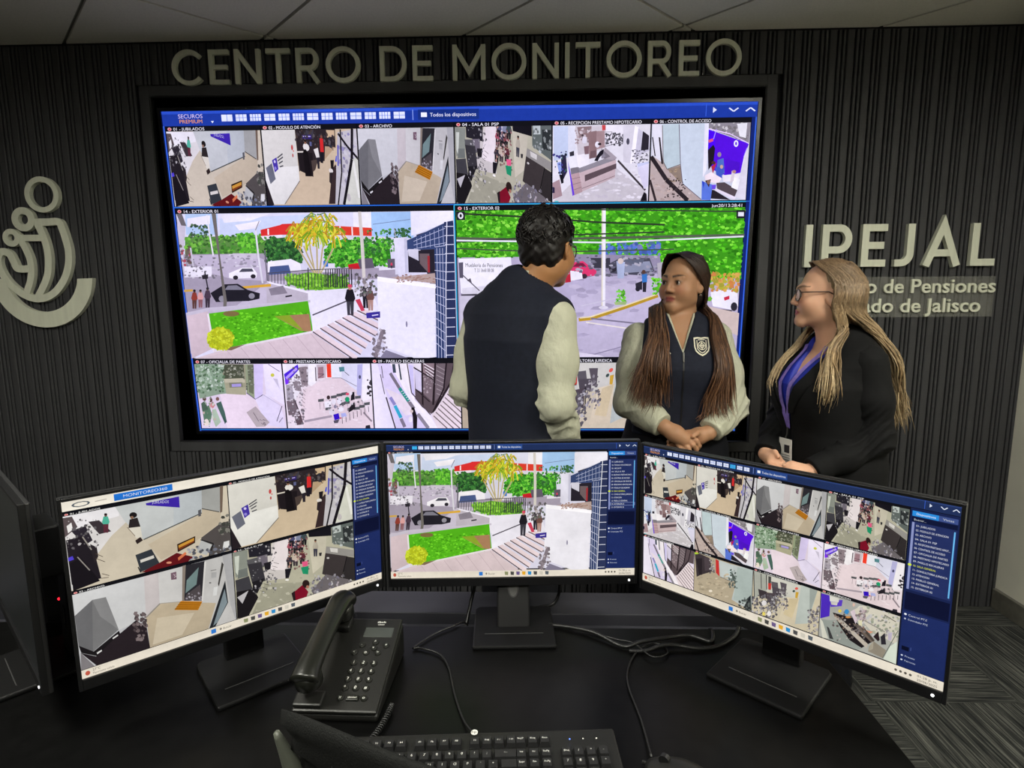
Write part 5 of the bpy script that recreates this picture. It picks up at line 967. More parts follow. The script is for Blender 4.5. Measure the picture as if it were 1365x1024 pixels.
def sdf_mesh(fn, lo, hi, h):
    lo, hi = A3(lo), A3(hi); B = 8; nb_ = np.ceil((hi - lo) / (h * B)).astype(int); n = nb_ * B
    bc = np.stack(np.meshgrid(*[np.arange(k) for k in nb_], indexing='ij'), -1).reshape(-1, 3)
    dc = fn(lo + (bc * B + (B - 1) / 2) * h); act = np.abs(dc) < B * h * 1.75
    D = np.repeat(np.repeat(np.repeat(np.where(dc < 0, -1., 1.).reshape(nb_).astype(np.float32), B, 0), B, 1), B, 2)
    off = np.stack(np.meshgrid(*[np.arange(B)] * 3, indexing='ij'), -1).reshape(-1, 3); ab = bc[act]
    for i in range(0, len(ab), 400):
        I = (ab[i:i + 400, None, :] * B + off[None]).reshape(-1, 3); D[I[:, 0], I[:, 1], I[:, 2]] = fn(lo + I * h)
    D[0] = D[-1] = 1; D[:, 0] = D[:, -1] = 1; D[:, :, 0] = D[:, :, -1] = 1
    S = D < 0; cnt = np.zeros(tuple(n - 1), np.int8)
    for a in (0, 1):
        for b in (0, 1):
            for c in (0, 1): cnt += S[a:n[0] - 1 + a, b:n[1] - 1 + b, c:n[2] - 1 + c]
    cell = np.argwhere((cnt > 0) & (cnt < 8)); idx = -np.ones(tuple(n - 1), np.int32); idx[tuple(cell.T)] = np.arange(len(cell))
    acc = np.zeros((len(cell), 3)); num = np.zeros(len(cell))
    cor = [(a, b, c) for a in (0, 1) for b in (0, 1) for c in (0, 1)]
    for p in cor:
        for ax in range(3):
            if p[ax]: continue
            q = list(p); q[ax] = 1; v0 = D[tuple((cell + p).T)]; v1 = D[tuple((cell + q).T)]; m = (v0 < 0) != (v1 < 0)
            t = np.where(m, v0 / np.where(m, v0 - v1, 1), 0); pt = np.tile(A3(p), (len(cell), 1)); pt[:, ax] += t
            acc += pt * m[:, None]; num += m
    V = lo + (cell + acc / num[:, None]) * h; F_ = []
    for ax in range(3):
        u, w_ = (ax + 1) % 3, (ax + 2) % 3
        s0 = [slice(None)] * 3; s1 = [slice(None)] * 3; s0[ax] = slice(0, -1); s1[ax] = slice(1, None)
        a = S[tuple(s0)]; b = S[tuple(s1)]; e = np.argwhere(a != b); fl = a[tuple(e.T)]
        ok = (e[:, u] > 0) & (e[:, w_] > 0); e = e[ok]; fl = fl[ok]; du = np.zeros(3, int); dw_ = np.zeros(3, int); du[u] = 1; dw_[w_] = 1
        q = np.stack([idx[tuple((e - du - dw_).T)], idx[tuple((e - dw_).T)], idx[tuple(e.T)], idx[tuple((e - du).T)]], 1)
        q[~fl] = q[~fl][:, ::-1]; F_.append(q)
    Q = np.concatenate(F_); return V, Q[(Q >= 0).all(1)]
def np_mesh(name, V, Q, m, parent, cols=None, label=None):
    me = bpy.data.meshes.new(name); me.vertices.add(len(V)); me.vertices.foreach_set('co', np.ascontiguousarray(V, np.float32).ravel())
    k = Q.shape[1]; me.loops.add(Q.size); me.loops.foreach_set('vertex_index', Q.ravel().astype(np.int32)); me.polygons.add(len(Q))
    me.polygons.foreach_set('loop_start', np.arange(0, Q.size, k, dtype=np.int32)); me.update(calc_edges=True); me.validate()
    me.polygons.foreach_set('use_smooth', np.ones(len(me.polygons), bool))
    if cols is not None:
        at = me.color_attributes.new('Col', 'FLOAT_COLOR', 'POINT'); at.data.foreach_set('color', np.concatenate([cols, np.ones((len(cols), 1))], 1).astype(np.float32).ravel())
    me.materials.append(m); o = bpy.data.objects.new(name, me); link(o, parent); return tag(o, label)
def rot_to(fwd, up=(0, 0, 1)):
    """columns: right, forward, up of a head looking along fwd"""
    f = A3(fwd) / np.linalg.norm(fwd); r = np.cross(f, A3(up)); r /= np.linalg.norm(r); return np.stack([r, f, np.cross(r, f)], 1)
def sd_head(P, ears=True, fem=True, jaw=1.):
    """head in its own frame (x right, y forward, z up, eyes at z=0)"""
    ax = np.abs(P[:, 0]); Q = P.copy(); Q[:, 0] = ax
    d = s_ell(P, (0, -.018, .034), (.074, .094, .084))
    d = smin(d, s_ell(P, (0, .018, -.03), (.064 * jaw, .066, .078)), .03)
    d = smin(d, s_cap(Q, (.040 * jaw, .004, -.066), (.012, .066, -.098), .024, .019), .03)
    d = smin(d, s_ell(P, (0, .068, -.098), (.022, .020, .020)), .02)
    d = smin(d, s_ell(Q, (.036 * jaw, .046, -.036), (.032, .034, .034)), .025)
    d = smin(d, s_cap(Q, (.006, .083, .020), (.042, .066, .021), .010, .010), .02)
    d = smax(d, -s_ell(Q, (.031, .101, .0), (.021, .020, .014)), .014)
    d = smin(d, s_ell(Q, (.031, .0735, .001), (.0165, .0125, .0125)), .006)
    d = smax(d, -s_ell(Q, (.0315, .0895, -.0015), (.0130, .012, .0040)), .002)
    d = smin(d, s_cap(P, (0, .083, .010), (0, .100, -.030), .0075, .0105), .012)
    d = smin(d, s_ell(Q, (.0115, .092, -.035), (.0085, .0105, .0075)), .007)
    d = smax(d, -s_ell(Q, (.0065, .099, -.0425), (.0038, .005, .004)), .003)
    d = smin(d, s_ell(P, (0, .0815, -.0605), (.0240, .0098, .0062)), .007)
    d = smin(d, s_ell(P, (0, .0805, -.0725), (.0200, .0108, .0076)), .007)
    d = smax(d, -s_ell(P, (0, .0975, -.0662), (.0235, .0105, .0016)), .003)
    if ears:
        c, s = math.cos(.35), math.sin(.35); R = np.array([[c, -s, 0], [s, c, 0], [0, 0, 1.]])
        e = s_ell(Q, (.076, -.012, -.012), (.0075, .019, .031), R)
        e = smax(e, -s_ell(Q, (.085, -.006, -.008), (.008, .010, .017), R), .005)
        d = smin(d, e, .006)
    return d
def skin_cols(Pl, base, lip, brow, n_body=None, blush=.06):
    """skin tone with lips, brows and a little colour on nose and cheeks; Pl in head frame"""
    c = np.tile(A3(lin(base)), (len(Pl), 1)); ax = np.abs(Pl[:, 0]); y, z = Pl[:, 1], Pl[:, 2]
    def mix(m, col):
        m = np.clip(m, 0, 1)[:, None]; c[:] = c * (1 - m) + A3(lin(col)) * m
    near = (np.abs(z) < .2) & (y > .03)
    ch = np.exp(-(((ax - .04) / .02) ** 2 + ((z + .03) / .018) ** 2)) * near; c[:] = c * (1 + np.stack([ch * .12, -ch * blush, -ch * blush], 1))
    lp = 1.6 - ((Pl[:, 0] / .0255) ** 2 + ((z + .0665) / .0125) ** 2) * 1.6; mix(np.where(near & (y > .06), lp * 1.5, 0), lip)
    bz = .022 + .006 * np.sin((ax - .012) / .04 * 2.2); th = .0056 * np.clip((.056 - ax) / .03, 0, 1) + .0012
    mix(np.where(near & (ax > .011) & (ax < .054), 1.25 - np.abs(z - bz) / th, 0) * .9, brow)
    el_ = 1.4 - (((ax - .0315) / .0165) ** 2 + ((z - .0035) / .0078) ** 2) * 1.2; mix(np.where(near, el_, 0) * .75, brow)
    return np.clip(c, 0, 1)
def eyes(parent, C, R, gaze, iris='2a1a10'):
    for sx in (-1, 1):
        c = C + R @ A3((sx * .0315, .0725, -.001)); g = A3(gaze) / np.linalg.norm(gaze); m = MB().lathe([(max(1e-4, .0118 * math.sin(t)), .0118 * math.cos(t)) for t in np.linspace(0, PI, 21)], 20)
        V = A3(m.v); G_ = rot_to(g); V2 = c + V[:, [0, 2, 1]] @ G_.T; dz = V[:, 2] / .0118; col = np.where(dz[:, None] > .965, A3(lin('050303')), np.where(dz[:, None] > .78, A3(lin(iris)), A3(lin('9a8f88'))))
        me = bpy.data.meshes.new('eye'); me.from_pydata(V2.tolist(), [], [f[::-1] for f in m.f]); at = me.color_attributes.new('Col', 'FLOAT_COLOR', 'POINT')
        at.data.foreach_set('color', np.concatenate([col, np.ones((len(col), 1))], 1).ravel()); me.polygons.foreach_set('use_smooth', [True] * len(me.polygons)); me.materials.append(vcol_mat('eye_surface', .12, spec=.6))
        link(bpy.data.objects.new('eye', me), parent)
def finger(P, pts, r0=.0088, r1=.0068):
    n = len(pts); return s_chain(P, pts, [r0 + (r1 - r0) * i / (n - 1) for i in range(n)], .003)
def push_out(p, fn, gap, it=5):
    """move points lying inside a body out to its surface"""
    p = A3(p).copy(); e = .004; gap = np.broadcast_to(gap, len(p))
    for _ in range(it):
        d = fn(p) - gap; m = d < 0
        if not m.any(): break
        q = p[m]; g = np.stack([fn(q + e * np.eye(3)[k]) - fn(q - e * np.eye(3)[k]) for k in range(3)], 1); g /= np.linalg.norm(g, axis=1, keepdims=True) + 1e-9
        p[m] = q - g * d[m][:, None]
    return p
def on_front(fn, x, z, y0, lift=.002, dirn=(0, 1, 0)):
    """surface point reached from y0 going along -dirn"""
    d_ = A3(dirn); p = np.stack([np.asarray(x, float), np.full(len(x), y0), np.asarray(z, float)], 1)
    for _ in range(60): p = p - d_ * np.clip(fn(p) - lift, -.02, .02)[:, None] * .8
    return p
def locks(paths, cols, r0, name, m, parent, seg=5, flat=.55, tip=.35):
    """hair locks as tapered flat tubes; each path (n,3) with its own root and tip colour"""
    Vs, Qs, Cs = [], [], []; n0 = 0
    for P_, (ca, cb), r in zip(paths, cols, r0):
        n = len(P_); T = np.gradient(P_, axis=0); T /= np.linalg.norm(T, axis=1, keepdims=True) + 1e-9
        u = np.cross(T, (0, 0, 1.)) + 1e-6; u /= np.linalg.norm(u, axis=1, keepdims=True); w_ = np.cross(T, u); t = np.linspace(0, 1, n)
        rr = r * (1 - (1 - tip) * t ** 3) * np.clip(.5 + 6 * t, 0, 1); a = np.linspace(0, 2 * PI, seg, endpoint=False)
        ring = P_[:, None] + rr[:, None, None] * (u[:, None] * np.cos(a)[None, :, None] + w_[:, None] * np.sin(a)[None, :, None] * flat)
        Vs.append(ring.reshape(-1, 3)); ca, cb = A3(ca), A3(cb); cc = ca + (cb - ca) * (t ** 1.2)[:, None]; Cs.append(np.repeat(cc, seg, 0))
        i = np.arange(n - 1)[:, None] * seg; k = np.arange(seg)[None]; k2 = (k + 1) % seg
        Qs.append(np.stack([i + k, i + k2, i + seg + k2, i + seg + k], -1).reshape(-1, 4) + n0); n0 += n * seg
    return np_mesh(name, np.concatenate(Vs), np.concatenate(Qs), m, parent, np.concatenate(Cs))
def lay(paths, gaps, cloth_fn, skull_fn):
    """keep every lock outside clothes and head"""
    n = [len(q) for q in paths]; g = np.repeat(gaps, n); A = push_out(np.concatenate(paths), cloth_fn, g); A = push_out(A, skull_fn, .005 + g * .3, 2)
    A = push_out(A, cloth_fn, g * .6, 2); return np.split(A, np.cumsum(n)[:-1])
def cr(pts, n=24):
    """smooth path through control points, resampled"""
    P_ = A3([tuple(v) for v in spline([tuple(p) for p in pts], 8)]); s = np.r_[0, np.cumsum(np.linalg.norm(np.diff(P_, axis=0), axis=1))]; q = np.linspace(0, s[-1], n)
    return np.stack([np.interp(q, s, P_[:, k]) for k in range(3)], 1)
M_skin = vcol_mat('skin', .5, sss=.12, bump=.05, bscale=500, spec=.35)
M_hairF = vcol_mat('hair', .48, spec=.35, noise=.35, nscale=260, stretch=(1, 1, .06))
M_shirt = mat('white_twill', 'b4b4a0', .85, noise=.05, nscale=20, bump=.75, bscale=26, spec=.2, bdist=.012, stretch=(1.4, 1.4, .8))
M_vest = mat('navy_vest_cloth', '1a1d29', .8, noise=.15, nscale=60, bump=.15, bscale=800, spec=.2)
M_trous = mat('dark_trousers', '101116', .85, noise=.15, nscale=60, bump=.1, bscale=800, spec=.2)
M_blaz = mat('black_blazer_cloth', '0d0d0e', .85, noise=.2, nscale=80, bump=.12, bscale=900, spec=.2)
M_blouse = mat('blue_blouse', '1c2a9a', .6, noise=.15, nscale=25)
M_shoe = mat('black_leather', '0b0b0b', .35)
class Person:
    """body frame: origin on the floor, x right, y forward; joints are given in room coordinates"""
    def __init__(s, x, y, fwd, label):
        s.rz = math.atan2(-fwd[0], fwd[1]); s.o = empty('person', (x, y, 0), s.rz, label, 'person'); s.org = A3((x, y, 0)); c, q = math.cos(s.rz), math.sin(s.rz); s.R = np.array([[c, -q, 0], [q, c, 0], [0, 0, 1.]])
    def L(s, p): return (A3(p) - s.org) @ s.R                     # room -> body frame
    def D(s, v): return A3(v) @ s.R
    def head(s, C, fwd, up=(0, 0, 1), scale=1.):
        s.C = s.L(C); s.H = rot_to(s.D(fwd), s.D(up)); s.sc = scale
    def hl(s, P): return (P - s.C) @ s.H / s.sc                   # body frame -> head frame
    def hb(s, p): return s.C + (A3(p) * s.sc) @ s.H.T             # head frame -> body frame
def legs(P, hipz, hw, r0, r1, foot=.0, fy=0.):
    d = None
    for sx in (-1, 1):
        e = s_chain(P, [(sx * hw, 0, hipz), (sx * hw * 1.02, .01, hipz * .53), (sx * hw * 1.05, -.01, .07)], [r0, r1 * 1.15, r1], .02); d = e if d is None else smin(d, e, .02)
    return d
def shoes(per, hw, ln=.25):
    for sx in (-1, 1):
        fn = lambda P: smax(smin(s_ell(P, (sx * hw * 1.05, .05, .035), (.043, ln * .55, .045)), s_ell(P, (sx * hw * 1.05, -.02, .06), (.042, .06, .05)), .02), .002 - P[:, 2], .004)
        V, Q = sdf_mesh(fn, (sx * hw * 1.05 - .07, -.13, -.02), (sx * hw * 1.05 + .07, .24, .14), .008); np_mesh('shoe', V, Q, M_shoe, per.o)

def union(*fs):
    def g(P):
        d = fs[0](P)
        for f in fs[1:]: d = np.minimum(d, f(P))
        return d
    return g
def glasses(per, col, lens_a=.25, wid=.0305):
    m = mat('spectacle_frame_' + col, col, .3); r = MB(); root = per.hb
    for sx in (-1, 1):
        pts = [root((sx * .0325 + wid * .86 * math.copysign(abs(math.cos(t)) ** .7, math.cos(t)), .094 - .006 * abs(math.cos(t)) * (1 if math.cos(t) * sx > 0 else 0), -.004 + .0205 * math.copysign(abs(math.sin(t)) ** .7, math.sin(t)))) for t in np.linspace(0, 2 * PI, 25)]
        r.tube(pts, .0019, 6); r.tube([root((sx * .058, .089, .006)), root((sx * .074, .055, .008)), root((sx * .079, .0, .010)), root((sx * .081, -.02, -.002))], .0019, 6)
    r.tube([root((-.008, .0945, .002)), root((0, .097, .004)), root((.008, .0945, .002))], .0017, 6); g = r.build('glasses', m, per.o, smooth=True)
    for sx in (-1, 1):
        pts = [root((sx * .0325 + (wid * .84) * math.copysign(abs(math.cos(t)) ** .7, math.cos(t)), .0938 - .006 * abs(math.cos(t)) * (1 if math.cos(t) * sx > 0 else 0), -.004 + .0195 * math.copysign(abs(math.sin(t)) ** .7, math.sin(t)))) for t in np.linspace(0, 2 * PI, 25)[:-1]]
        n = len(pts); fw = per.H[:, 1] * .0012
        MB().add([tuple(p) for p in pts] + [tuple(A3(p) - fw) for p in pts], [tuple(range(n)), tuple(range(2 * n - 1, n - 1, -1))] + [(i, i + n, (i + 1) % n + n, (i + 1) % n) for i in range(n)]).build('lens', clear('spectacle_lens', 'e8ecf2', .05, lens_a), g)  # pale part-opaque lens tone imitates a white reflection
def bounds(pts, pad): P_ = A3(pts); return P_.min(0) - pad, P_.max(0) + pad

# ------------------------------------------------------------------ the man seen from behind
p = Person(.268, -.70, (.74, .67), 'man seen from behind in a navy vest over a pale shirt, wearing glasses')
p.head((.372, -.695, 1.588), (.52, .85, -.10), scale=.97)
nb = p.L((.296, -.705, 1.43)); sr, slf = p.L((.388, -.825, 1.378)), p.L((.150, -.575, 1.378))
er, wr = p.L((.392, -.86, 1.115)), p.L((.425, -.765, .965)); el2, wl = p.L((.096, -.625, 1.115)), p.L((.20, -.45, 1.01))
hr_, hl_ = p.L((.445, -.71, .885)), p.L((.265, -.40, .99))
secs = [(.80, 0, 0, .165, .125), (.92, 0, .0, .175, .130), (1.05, 0, .005, .178, .132), (1.18, 0, .0, .186, .130), (1.30, 0, -.01, .192, .122), (1.38, 0, -.012, .168, .100), (1.43, 0, -.005, .115, .080), (1.455, 0, .0, .08, .07)]
def m_torso(P, g=0.): 
    d = s_prof(P, secs)
    for s_ in (sr, slf): d = smin(d, s_cap(P, nb * (.6, .6, 1) + (0, 0, .02), s_ * (1.0, 1.0, 1) + (0, 0, .004), .062, .054), .06)
    return d - g
def m_arm(P, s_, e, w_, g=0.): return s_chain(P, [s_, e, w_], [.062 + g, .05 + g, .036 + g], .03)
def m_hand(P, w_, h_):
    v = (h_ - w_) / np.linalg.norm(h_ - w_); a = np.cross(v, (0, 0, 1.)); a /= np.linalg.norm(a)
    d = s_chain(P, [w_, w_ * .3 + h_ * .7], [.028, .034], .01)
    for k in range(4): b = h_ * .9 + w_ * .1 + a * (.03 - .02 * k) * .8; d = smin(d, finger(P, [b, b + v * .035 + (0, 0, -.01), b + v * .055 + (0, 0, -.03)]), .004)
    return smin(d, finger(P, [w_ * .6 + h_ * .4 + a * .02, w_ * .3 + h_ * .7 + a * .045 + (0, 0, -.01), h_ + a * .045 + (0, 0, -.02)], .011, .008), .006)
def m_body(P):
    d = near(P, p.C, .24, lambda q: sd_head(p.hl(q), fem=False, jaw=1.06) * p.sc)
    d = smin(d, s_cap(P, nb, p.hb((0, -.028, -.075)), .060, .056), .03)
    d = smin(d, m_torso(P, -.026), .04)
    for s_, e, w_, h_ in ((sr, er, wr, hr_), (slf, el2, wl, hl_)): d = smin(d, s_chain(P, [s_ - (0, 0, .03), e, w_], [.040, .038, .026], .02), .03); d = smin(d, near(P, h_, .2, lambda q: m_hand(q, w_, h_)), .012)
    return smin(d, legs(P, .86, .09, .075, .042), .03)
lo, hi = bounds([sr, slf, er, el2, wr, wl, hr_, hl_, p.C + (0, .0, .14), (0, 0, .02), p.hb((0, .13, 0)), p.hb((0, -.13, 0)), (.15, .1, .1), (-.15, -.1, .1)], .09)
V, Q = sdf_mesh(m_body, lo, hi, .0050); np_mesh('body', V, Q, M_skin, p.o, skin_cols(p.hl(V), 'a9784f', '8a4a3c', '1a1210'))
def m_hair(P):
    q = p.hl(P); d = s_ell(q, (0, -.022, .038), (.086, .106, .094)); d = smin(d, s_ell(q, (0, -.048, -.03), (.070, .060, .066)), .03)
    d = smax(d, -s_ell(q, (0, .118, -.02), (.075, .085, .098)), .012)
    d = smax(d, -s_ell(np.abs(q) * (1, 0, 0) + q * (0, 1, 1), (.085, .012, -.018), (.024, .028, .042)), .008)
    d = smax(d, -(q[:, 2] + .086 + .006 * np.sin(q[:, 0] * 140) + .3 * np.clip(q[:, 1] + .03, -.1, .1)), .01)
    g = q * 60; n_ = np.sin(g[:, 0] * 1.7 + np.sin(g[:, 2] * 1.3) * 1.4) * np.sin(g[:, 2] * 1.9 + np.sin(g[:, 1]) * 1.2) + .6 * np.sin(g[:, 0] * 3.1 + g[:, 1] * 2.2) * np.sin(g[:, 2] * 3.4 + 1)
    return d * p.sc - .0022 * n_
b0, b1 = bounds([p.C], .16); V, Q = sdf_mesh(m_hair, b0, b1, .0042)
rg = np.random.RandomState(3); np_mesh('hair', V, Q, M_hairF, p.o, A3(lin('120e0d')) * (1 + .35 * rg.rand(len(V), 1)))
# short wavy tufts over the crown and nape
pt, cs, rs = [], [], []
for k in range(230):
    th, ph_ = rg.uniform(0, 2 * PI), math.acos(rg.uniform(-.35, 1)); n_ = A3((math.sin(ph_) * math.cos(th), math.sin(ph_) * math.sin(th), math.cos(ph_)))
    if n_[1] > .45 and n_[2] < .75: continue
    if abs(n_[0]) > .6 and n_[2] < .1 and n_[1] > -.35: continue
    b = A3((0, -.022, .038)) + n_ * (.087, .107, .095); tng = A3((rg.randn() * .4, .25 * n_[1] - .2, -.9)); tng -= n_ * (tng @ n_); tng /= np.linalg.norm(tng) + 1e-6; sd_ = np.cross(n_, tng)
    t = np.linspace(0, 1, 8)[:, None]; q = b + tng * t * .032 + n_ * (.0035 * np.sin(t * PI) - .003) + sd_ * .006 * np.sin(t * 5 + rg.rand() * 6)
    pt.append(np.stack([p.hb(x) for x in q])); c_ = A3(lin('14100e')) * rg.uniform(.5, 1.6); cs.append((c_, c_)); rs.append(rg.uniform(.0035, .0058))
locks(pt, cs, rs, 'hair_tufts', M_hairF, p.o, tip=.2)['kind'] = 'stuff'
def m_vest(P):
    d = m_torso(P, .006) + folds(P, .0035, 26, 4)
    for s_ in (sr, slf):
        n_ = A3((math.copysign(1, s_[0]), 0, -.04)); d = smax(d, s_plane(P, n_, (A3((s_[0] * 1.20, 0, 1.385)) @ n_) / np.linalg.norm(n_)), .006)
    col = s_prof(P, [(1.38, nb[0] * .6, nb[1] * .5, .10, .092), (1.46, nb[0], nb[1] * .9, .086, .080), (1.525, nb[0], nb[1] + .018, .078, .074)], 2)
    d = smin(d, col, .03); hole = s_cap(P, nb - (0, 0, .05), p.hb((0, -.028, -.06)), .066, .068); d = smax(d, -np.maximum(hole, 1.46 - P[:, 2]), .004)
    return smax(d, .935 - P[:, 2], .006)
V, Q = sdf_mesh(m_vest, (-.28, -.22, .9), (.28, .24, 1.56), .005); np_mesh('vest', V, Q, M_vest, p.o)
def sleeve(P, s_, e, w_, sd, cuff, r=(.066, .056, .046), top=None):
    v = w_ - e; v = v / np.linalg.norm(v); end = w_ + v * cuff
    u = s_ - e; u = u / np.linalg.norm(u)
    d = s_chain(P, [s_, s_ * .5 + e * .5, e, (e + w_) / 2, end], [r[0], (r[0] + r[1]) / 2 + .002, r[1], (r[1] + r[2]) / 2, r[2]], .035)
    al = (P - e) @ v; au = (P - e) @ u; el_ = np.exp(-(np.minimum(np.abs(al), np.abs(au)) / .09) ** 2)
    q = P @ A3((.45, .25, .86)); msk = np.clip(.5 + np.sin(P @ A3((21., -17, 13)) + sd * 1.7) + .6 * np.sin(P @ A3((-13., 9, 27)) + sd), 0, 1.4)
    wv = np.abs(np.sin(q * 88 + 2.8 * np.sin(P @ A3((19., 26, 7)) + sd) + sd)) ** .8 * .0062 * (el_ * .9 + .25) * msk + folds(P, .0028, 30, sd)
    d = d + wv; d = smax(d, (P - end) @ v, .004)
    cf = s_cap(P, end - v * .055, end, r[2] + .003, r[2] + .003); cf = smax(smax(cf, (P - end) @ v, .003), -(P - (end - v * .055)) @ v, .003)
    return np.minimum(d, cf)
for s_, e, w_, sd in ((sr, er, wr, 5), (slf, el2, wl, 9)):
    f = lambda P: sleeve(P, s_ - (0, 0, .016) + (s_ * (.05, 0, 0)), e, w_, sd, -.005, (.062, .058, .050)); lo, hi = bounds([s_, e, w_], .10); V, Q = sdf_mesh(f, lo, hi, .0046); np_mesh('shirt_sleeve', V, Q, M_shirt, p.o)
def m_col(P):
    c0, c1 = nb + (0, 0, .02), nb + (0.0, .012, .085); d = s_cap(P, c0, c1, .074, .068); d = np.maximum(d, -s_cap(P, c0 - (0, 0, .1), c1 + (0, .01, .1), .066, .060)); return np.maximum(d, np.maximum(P[:, 2] - c1[2], 1.40 - P[:, 2]))
V, Q = sdf_mesh(m_col, nb - .13, nb + .17, .004); np_mesh('shirt_collar', V, Q, M_shirt, p.o)
f = lambda P: smax(smin(s_prof(P, [(.78, 0, 0, .168, .128), (.9, 0, 0, .176, .132), (1.0, 0, 0, .176, .130)]), legs(P, .86, .09, .088, .062) + folds(P, .004, 20, 3), .04), .035 - P[:, 2], .01)
V, Q = sdf_mesh(f, (-.26, -.2, -.02), (.26, .2, 1.06), .008); np_mesh('trousers', V, Q, M_trous, p.o); shoes(p, .09)
glasses(p, '201c1c'); eyes(p.o, p.C, p.H * p.sc, p.H[:, 1])

# ------------------------------------------------------------------ the woman in the middle, hands folded
p = Person(.862, -.40, (-.14, -.99), 'woman with long brown hair and folded hands in a dark zip vest with crest')
p.head((.878, -.385, 1.479), (-.72, -.69, .03), (.03, 0, 1), .9)
nb = p.L((.872, -.385, 1.30)); sr, slf = p.L((.722, -.385, 1.275)), p.L((1.002, -.405, 1.275))
er, wr = p.L((.682, -.475, 1.045)), p.L((.785, -.585, .978)); el2, wl = p.L((1.045, -.49, 1.035)), p.L((.938, -.578, .955))
secs = [(.78, 0, 0, .188, .138), (.90, 0, .0, .186, .142), (1.0, 0, .005, .170, .138), (1.10, 0, .012, .168, .140), (1.18, 0, .016, .170, .146), (1.25, 0, .006, .162, .124), (1.30, 0, -.004, .135, .092), (1.34, 0, -.008, .095, .074), (1.365, 0, -.01, .07, .065)]
def w_torso(P, g=0.):
    d = s_prof(P, secs)
    for s_ in (sr, slf): d = smin(d, s_cap(P, (0, -.01, 1.325), s_ * (.84, .84, 1) + (0, 0, .008), .045, .046), .045); d = smin(d, s_ell(P, (.42 * s_[0], .085, 1.165), (.075, .07, .075)), .05)
    return d - g
def W(x, y, z): return p.L((x, y, z))
def w_hands(P):
    # her right hand on top, back of the hand to the viewer
    d = s_chain(P, [wr, W(.818, -.598, .958), W(.846, -.604, .940)], [.026, .030, .027], .012)
    for k, t_ in (((.866, -.606, .953), ((.886, -.618, .938), (.899, -.612, .918), (.900, -.598, .906))), ((.856, -.612, .940), ((.874, -.626, .924), (.888, -.618, .905), (.890, -.602, .896))), ((.842, -.613, .928), ((.858, -.626, .912), (.869, -.618, .895), (.870, -.602, .888))), ((.828, -.608, .920), ((.842, -.620, .904), (.850, -.612, .890), (.850, -.598, .884)))):
        d = smin(d, finger(P, [W(*k)] + [W(*q) for q in t_], .0092, .0072), .004)
    # left hand below, fingers running under the right one, thumb over it
    e = s_chain(P, [wl, W(.905, -.578, .945), W(.875, -.578, .938)], [.025, .029, .026], .012)
    for k in range(4): e = smin(e, finger(P, [W(.872 - .004 * k, -.572, .958 - .015 * k), W(.845, -.566, .953 - .016 * k), W(.815, -.562, .945 - .016 * k), W(.80, -.572, .938 - .016 * k)], .009, .007), .004)
    e = smin(e, finger(P, [W(.905, -.590, .958), W(.888, -.612, .962), W(.872, -.622, .954)], .0105, .0085), .008)
    return np.minimum(d, e)
def w_body(P):
    d = near(P, p.C, .22, lambda q: sd_head(p.hl(q), jaw=1.07) * p.sc)
    d = smin(d, s_cap(P, nb, p.hb((0, -.026, -.07)), .052, .047), .018)
    d = smin(d, w_torso(P, -.014), .03)
    for s_, e, w_ in ((sr, er, wr), (slf, el2, wl)): d = smin(d, s_chain(P, [s_, e, w_], [.046, .04, .025], .02), .03)
    d = smin(d, near(P, W(.855, -.6, .935), .17, w_hands), .008)
    return smin(d, legs(P, .84, .09, .085, .040), .03)
lo, hi = bounds([sr, slf, er, el2, W(.85, -.64, .88), p.C + (0, 0, .12), (0, 0, .02), (0, .17, 1.1), (0, -.16, 1.1), (.16, 0, .1), (-.16, 0, .1)], .07)
V, Q = sdf_mesh(w_body, lo, hi, .0038); np_mesh('body', V, Q, M_skin, p.o, skin_cols(p.hl(V), 'a47a5c', '8f4a42', '1c100c', blush=.10))
eyes(p.o, p.C, p.H * p.sc, p.D((-.86, -.42, .10)))
def v_cut(zb, k): return lambda P: np.maximum(np.maximum(np.abs(P[:, 0] + .008) - k * (P[:, 2] - zb), zb - P[:, 2]), .01 - P[:, 1])
def w_vest(P):
    d = w_torso(P, .008) + folds(P, .002, 24, 8)
    for s_ in (sr, slf):
        n_ = A3((math.copysign(1, s_[0]), 0, .10)); d = smax(d, s_plane(P, n_, (A3((s_[0] * .90, 0, 1.28)) @ n_) / np.linalg.norm(n_)), .006)
    col = s_prof(P, [(1.27, 0, -.0, .094, .094), (1.33, 0, -.005, .076, .076), (1.375, 0, -.012, .068, .068)], 2); d = smin(d, col, .015)
    hole = s_cap(P, nb - (0, 0, .05), p.hb((0, -.02, -.06)), .058, .057); d = smax(d, -np.maximum(hole, 1.30 - P[:, 2]), .004)
    d = smax(d, -v_cut(1.232, .37)(P), .004)
    return smax(d, .93 - P[:, 2], .006)
V, Q = sdf_mesh(w_vest, (-.26, -.22, .88), (.26, .28, 1.42), .0046); np_mesh('vest', V, Q, M_vest, p.o)
def w_shirt(P):
    d = w_torso(P, .001); hole = s_cap(P, nb - (0, 0, .05), p.hb((0, -.02, -.06)), .054, .053); d = smax(d, -np.maximum(hole, 1.32 - P[:, 2]), .003)
    d = smin(d, np.maximum(s_prof(P, [(1.28, 0, -.0, .08, .08), (1.33, 0, -.005, .069, .069), (1.37, 0, -.012, .062, .062)], 2), -np.maximum(hole, 1.28 - P[:, 2])), .006)
    d = smax(d, -v_cut(1.240, .335)(P), .003); return np.maximum(d, np.maximum(1.1 - P[:, 2], np.abs(P[:, 0]) - .11))
V, Q = sdf_mesh(w_shirt, (-.2, -.2, 1.08), (.2, .24, 1.42), .0046); np_mesh('shirt_collar', V, Q, M_shirt, p.o)
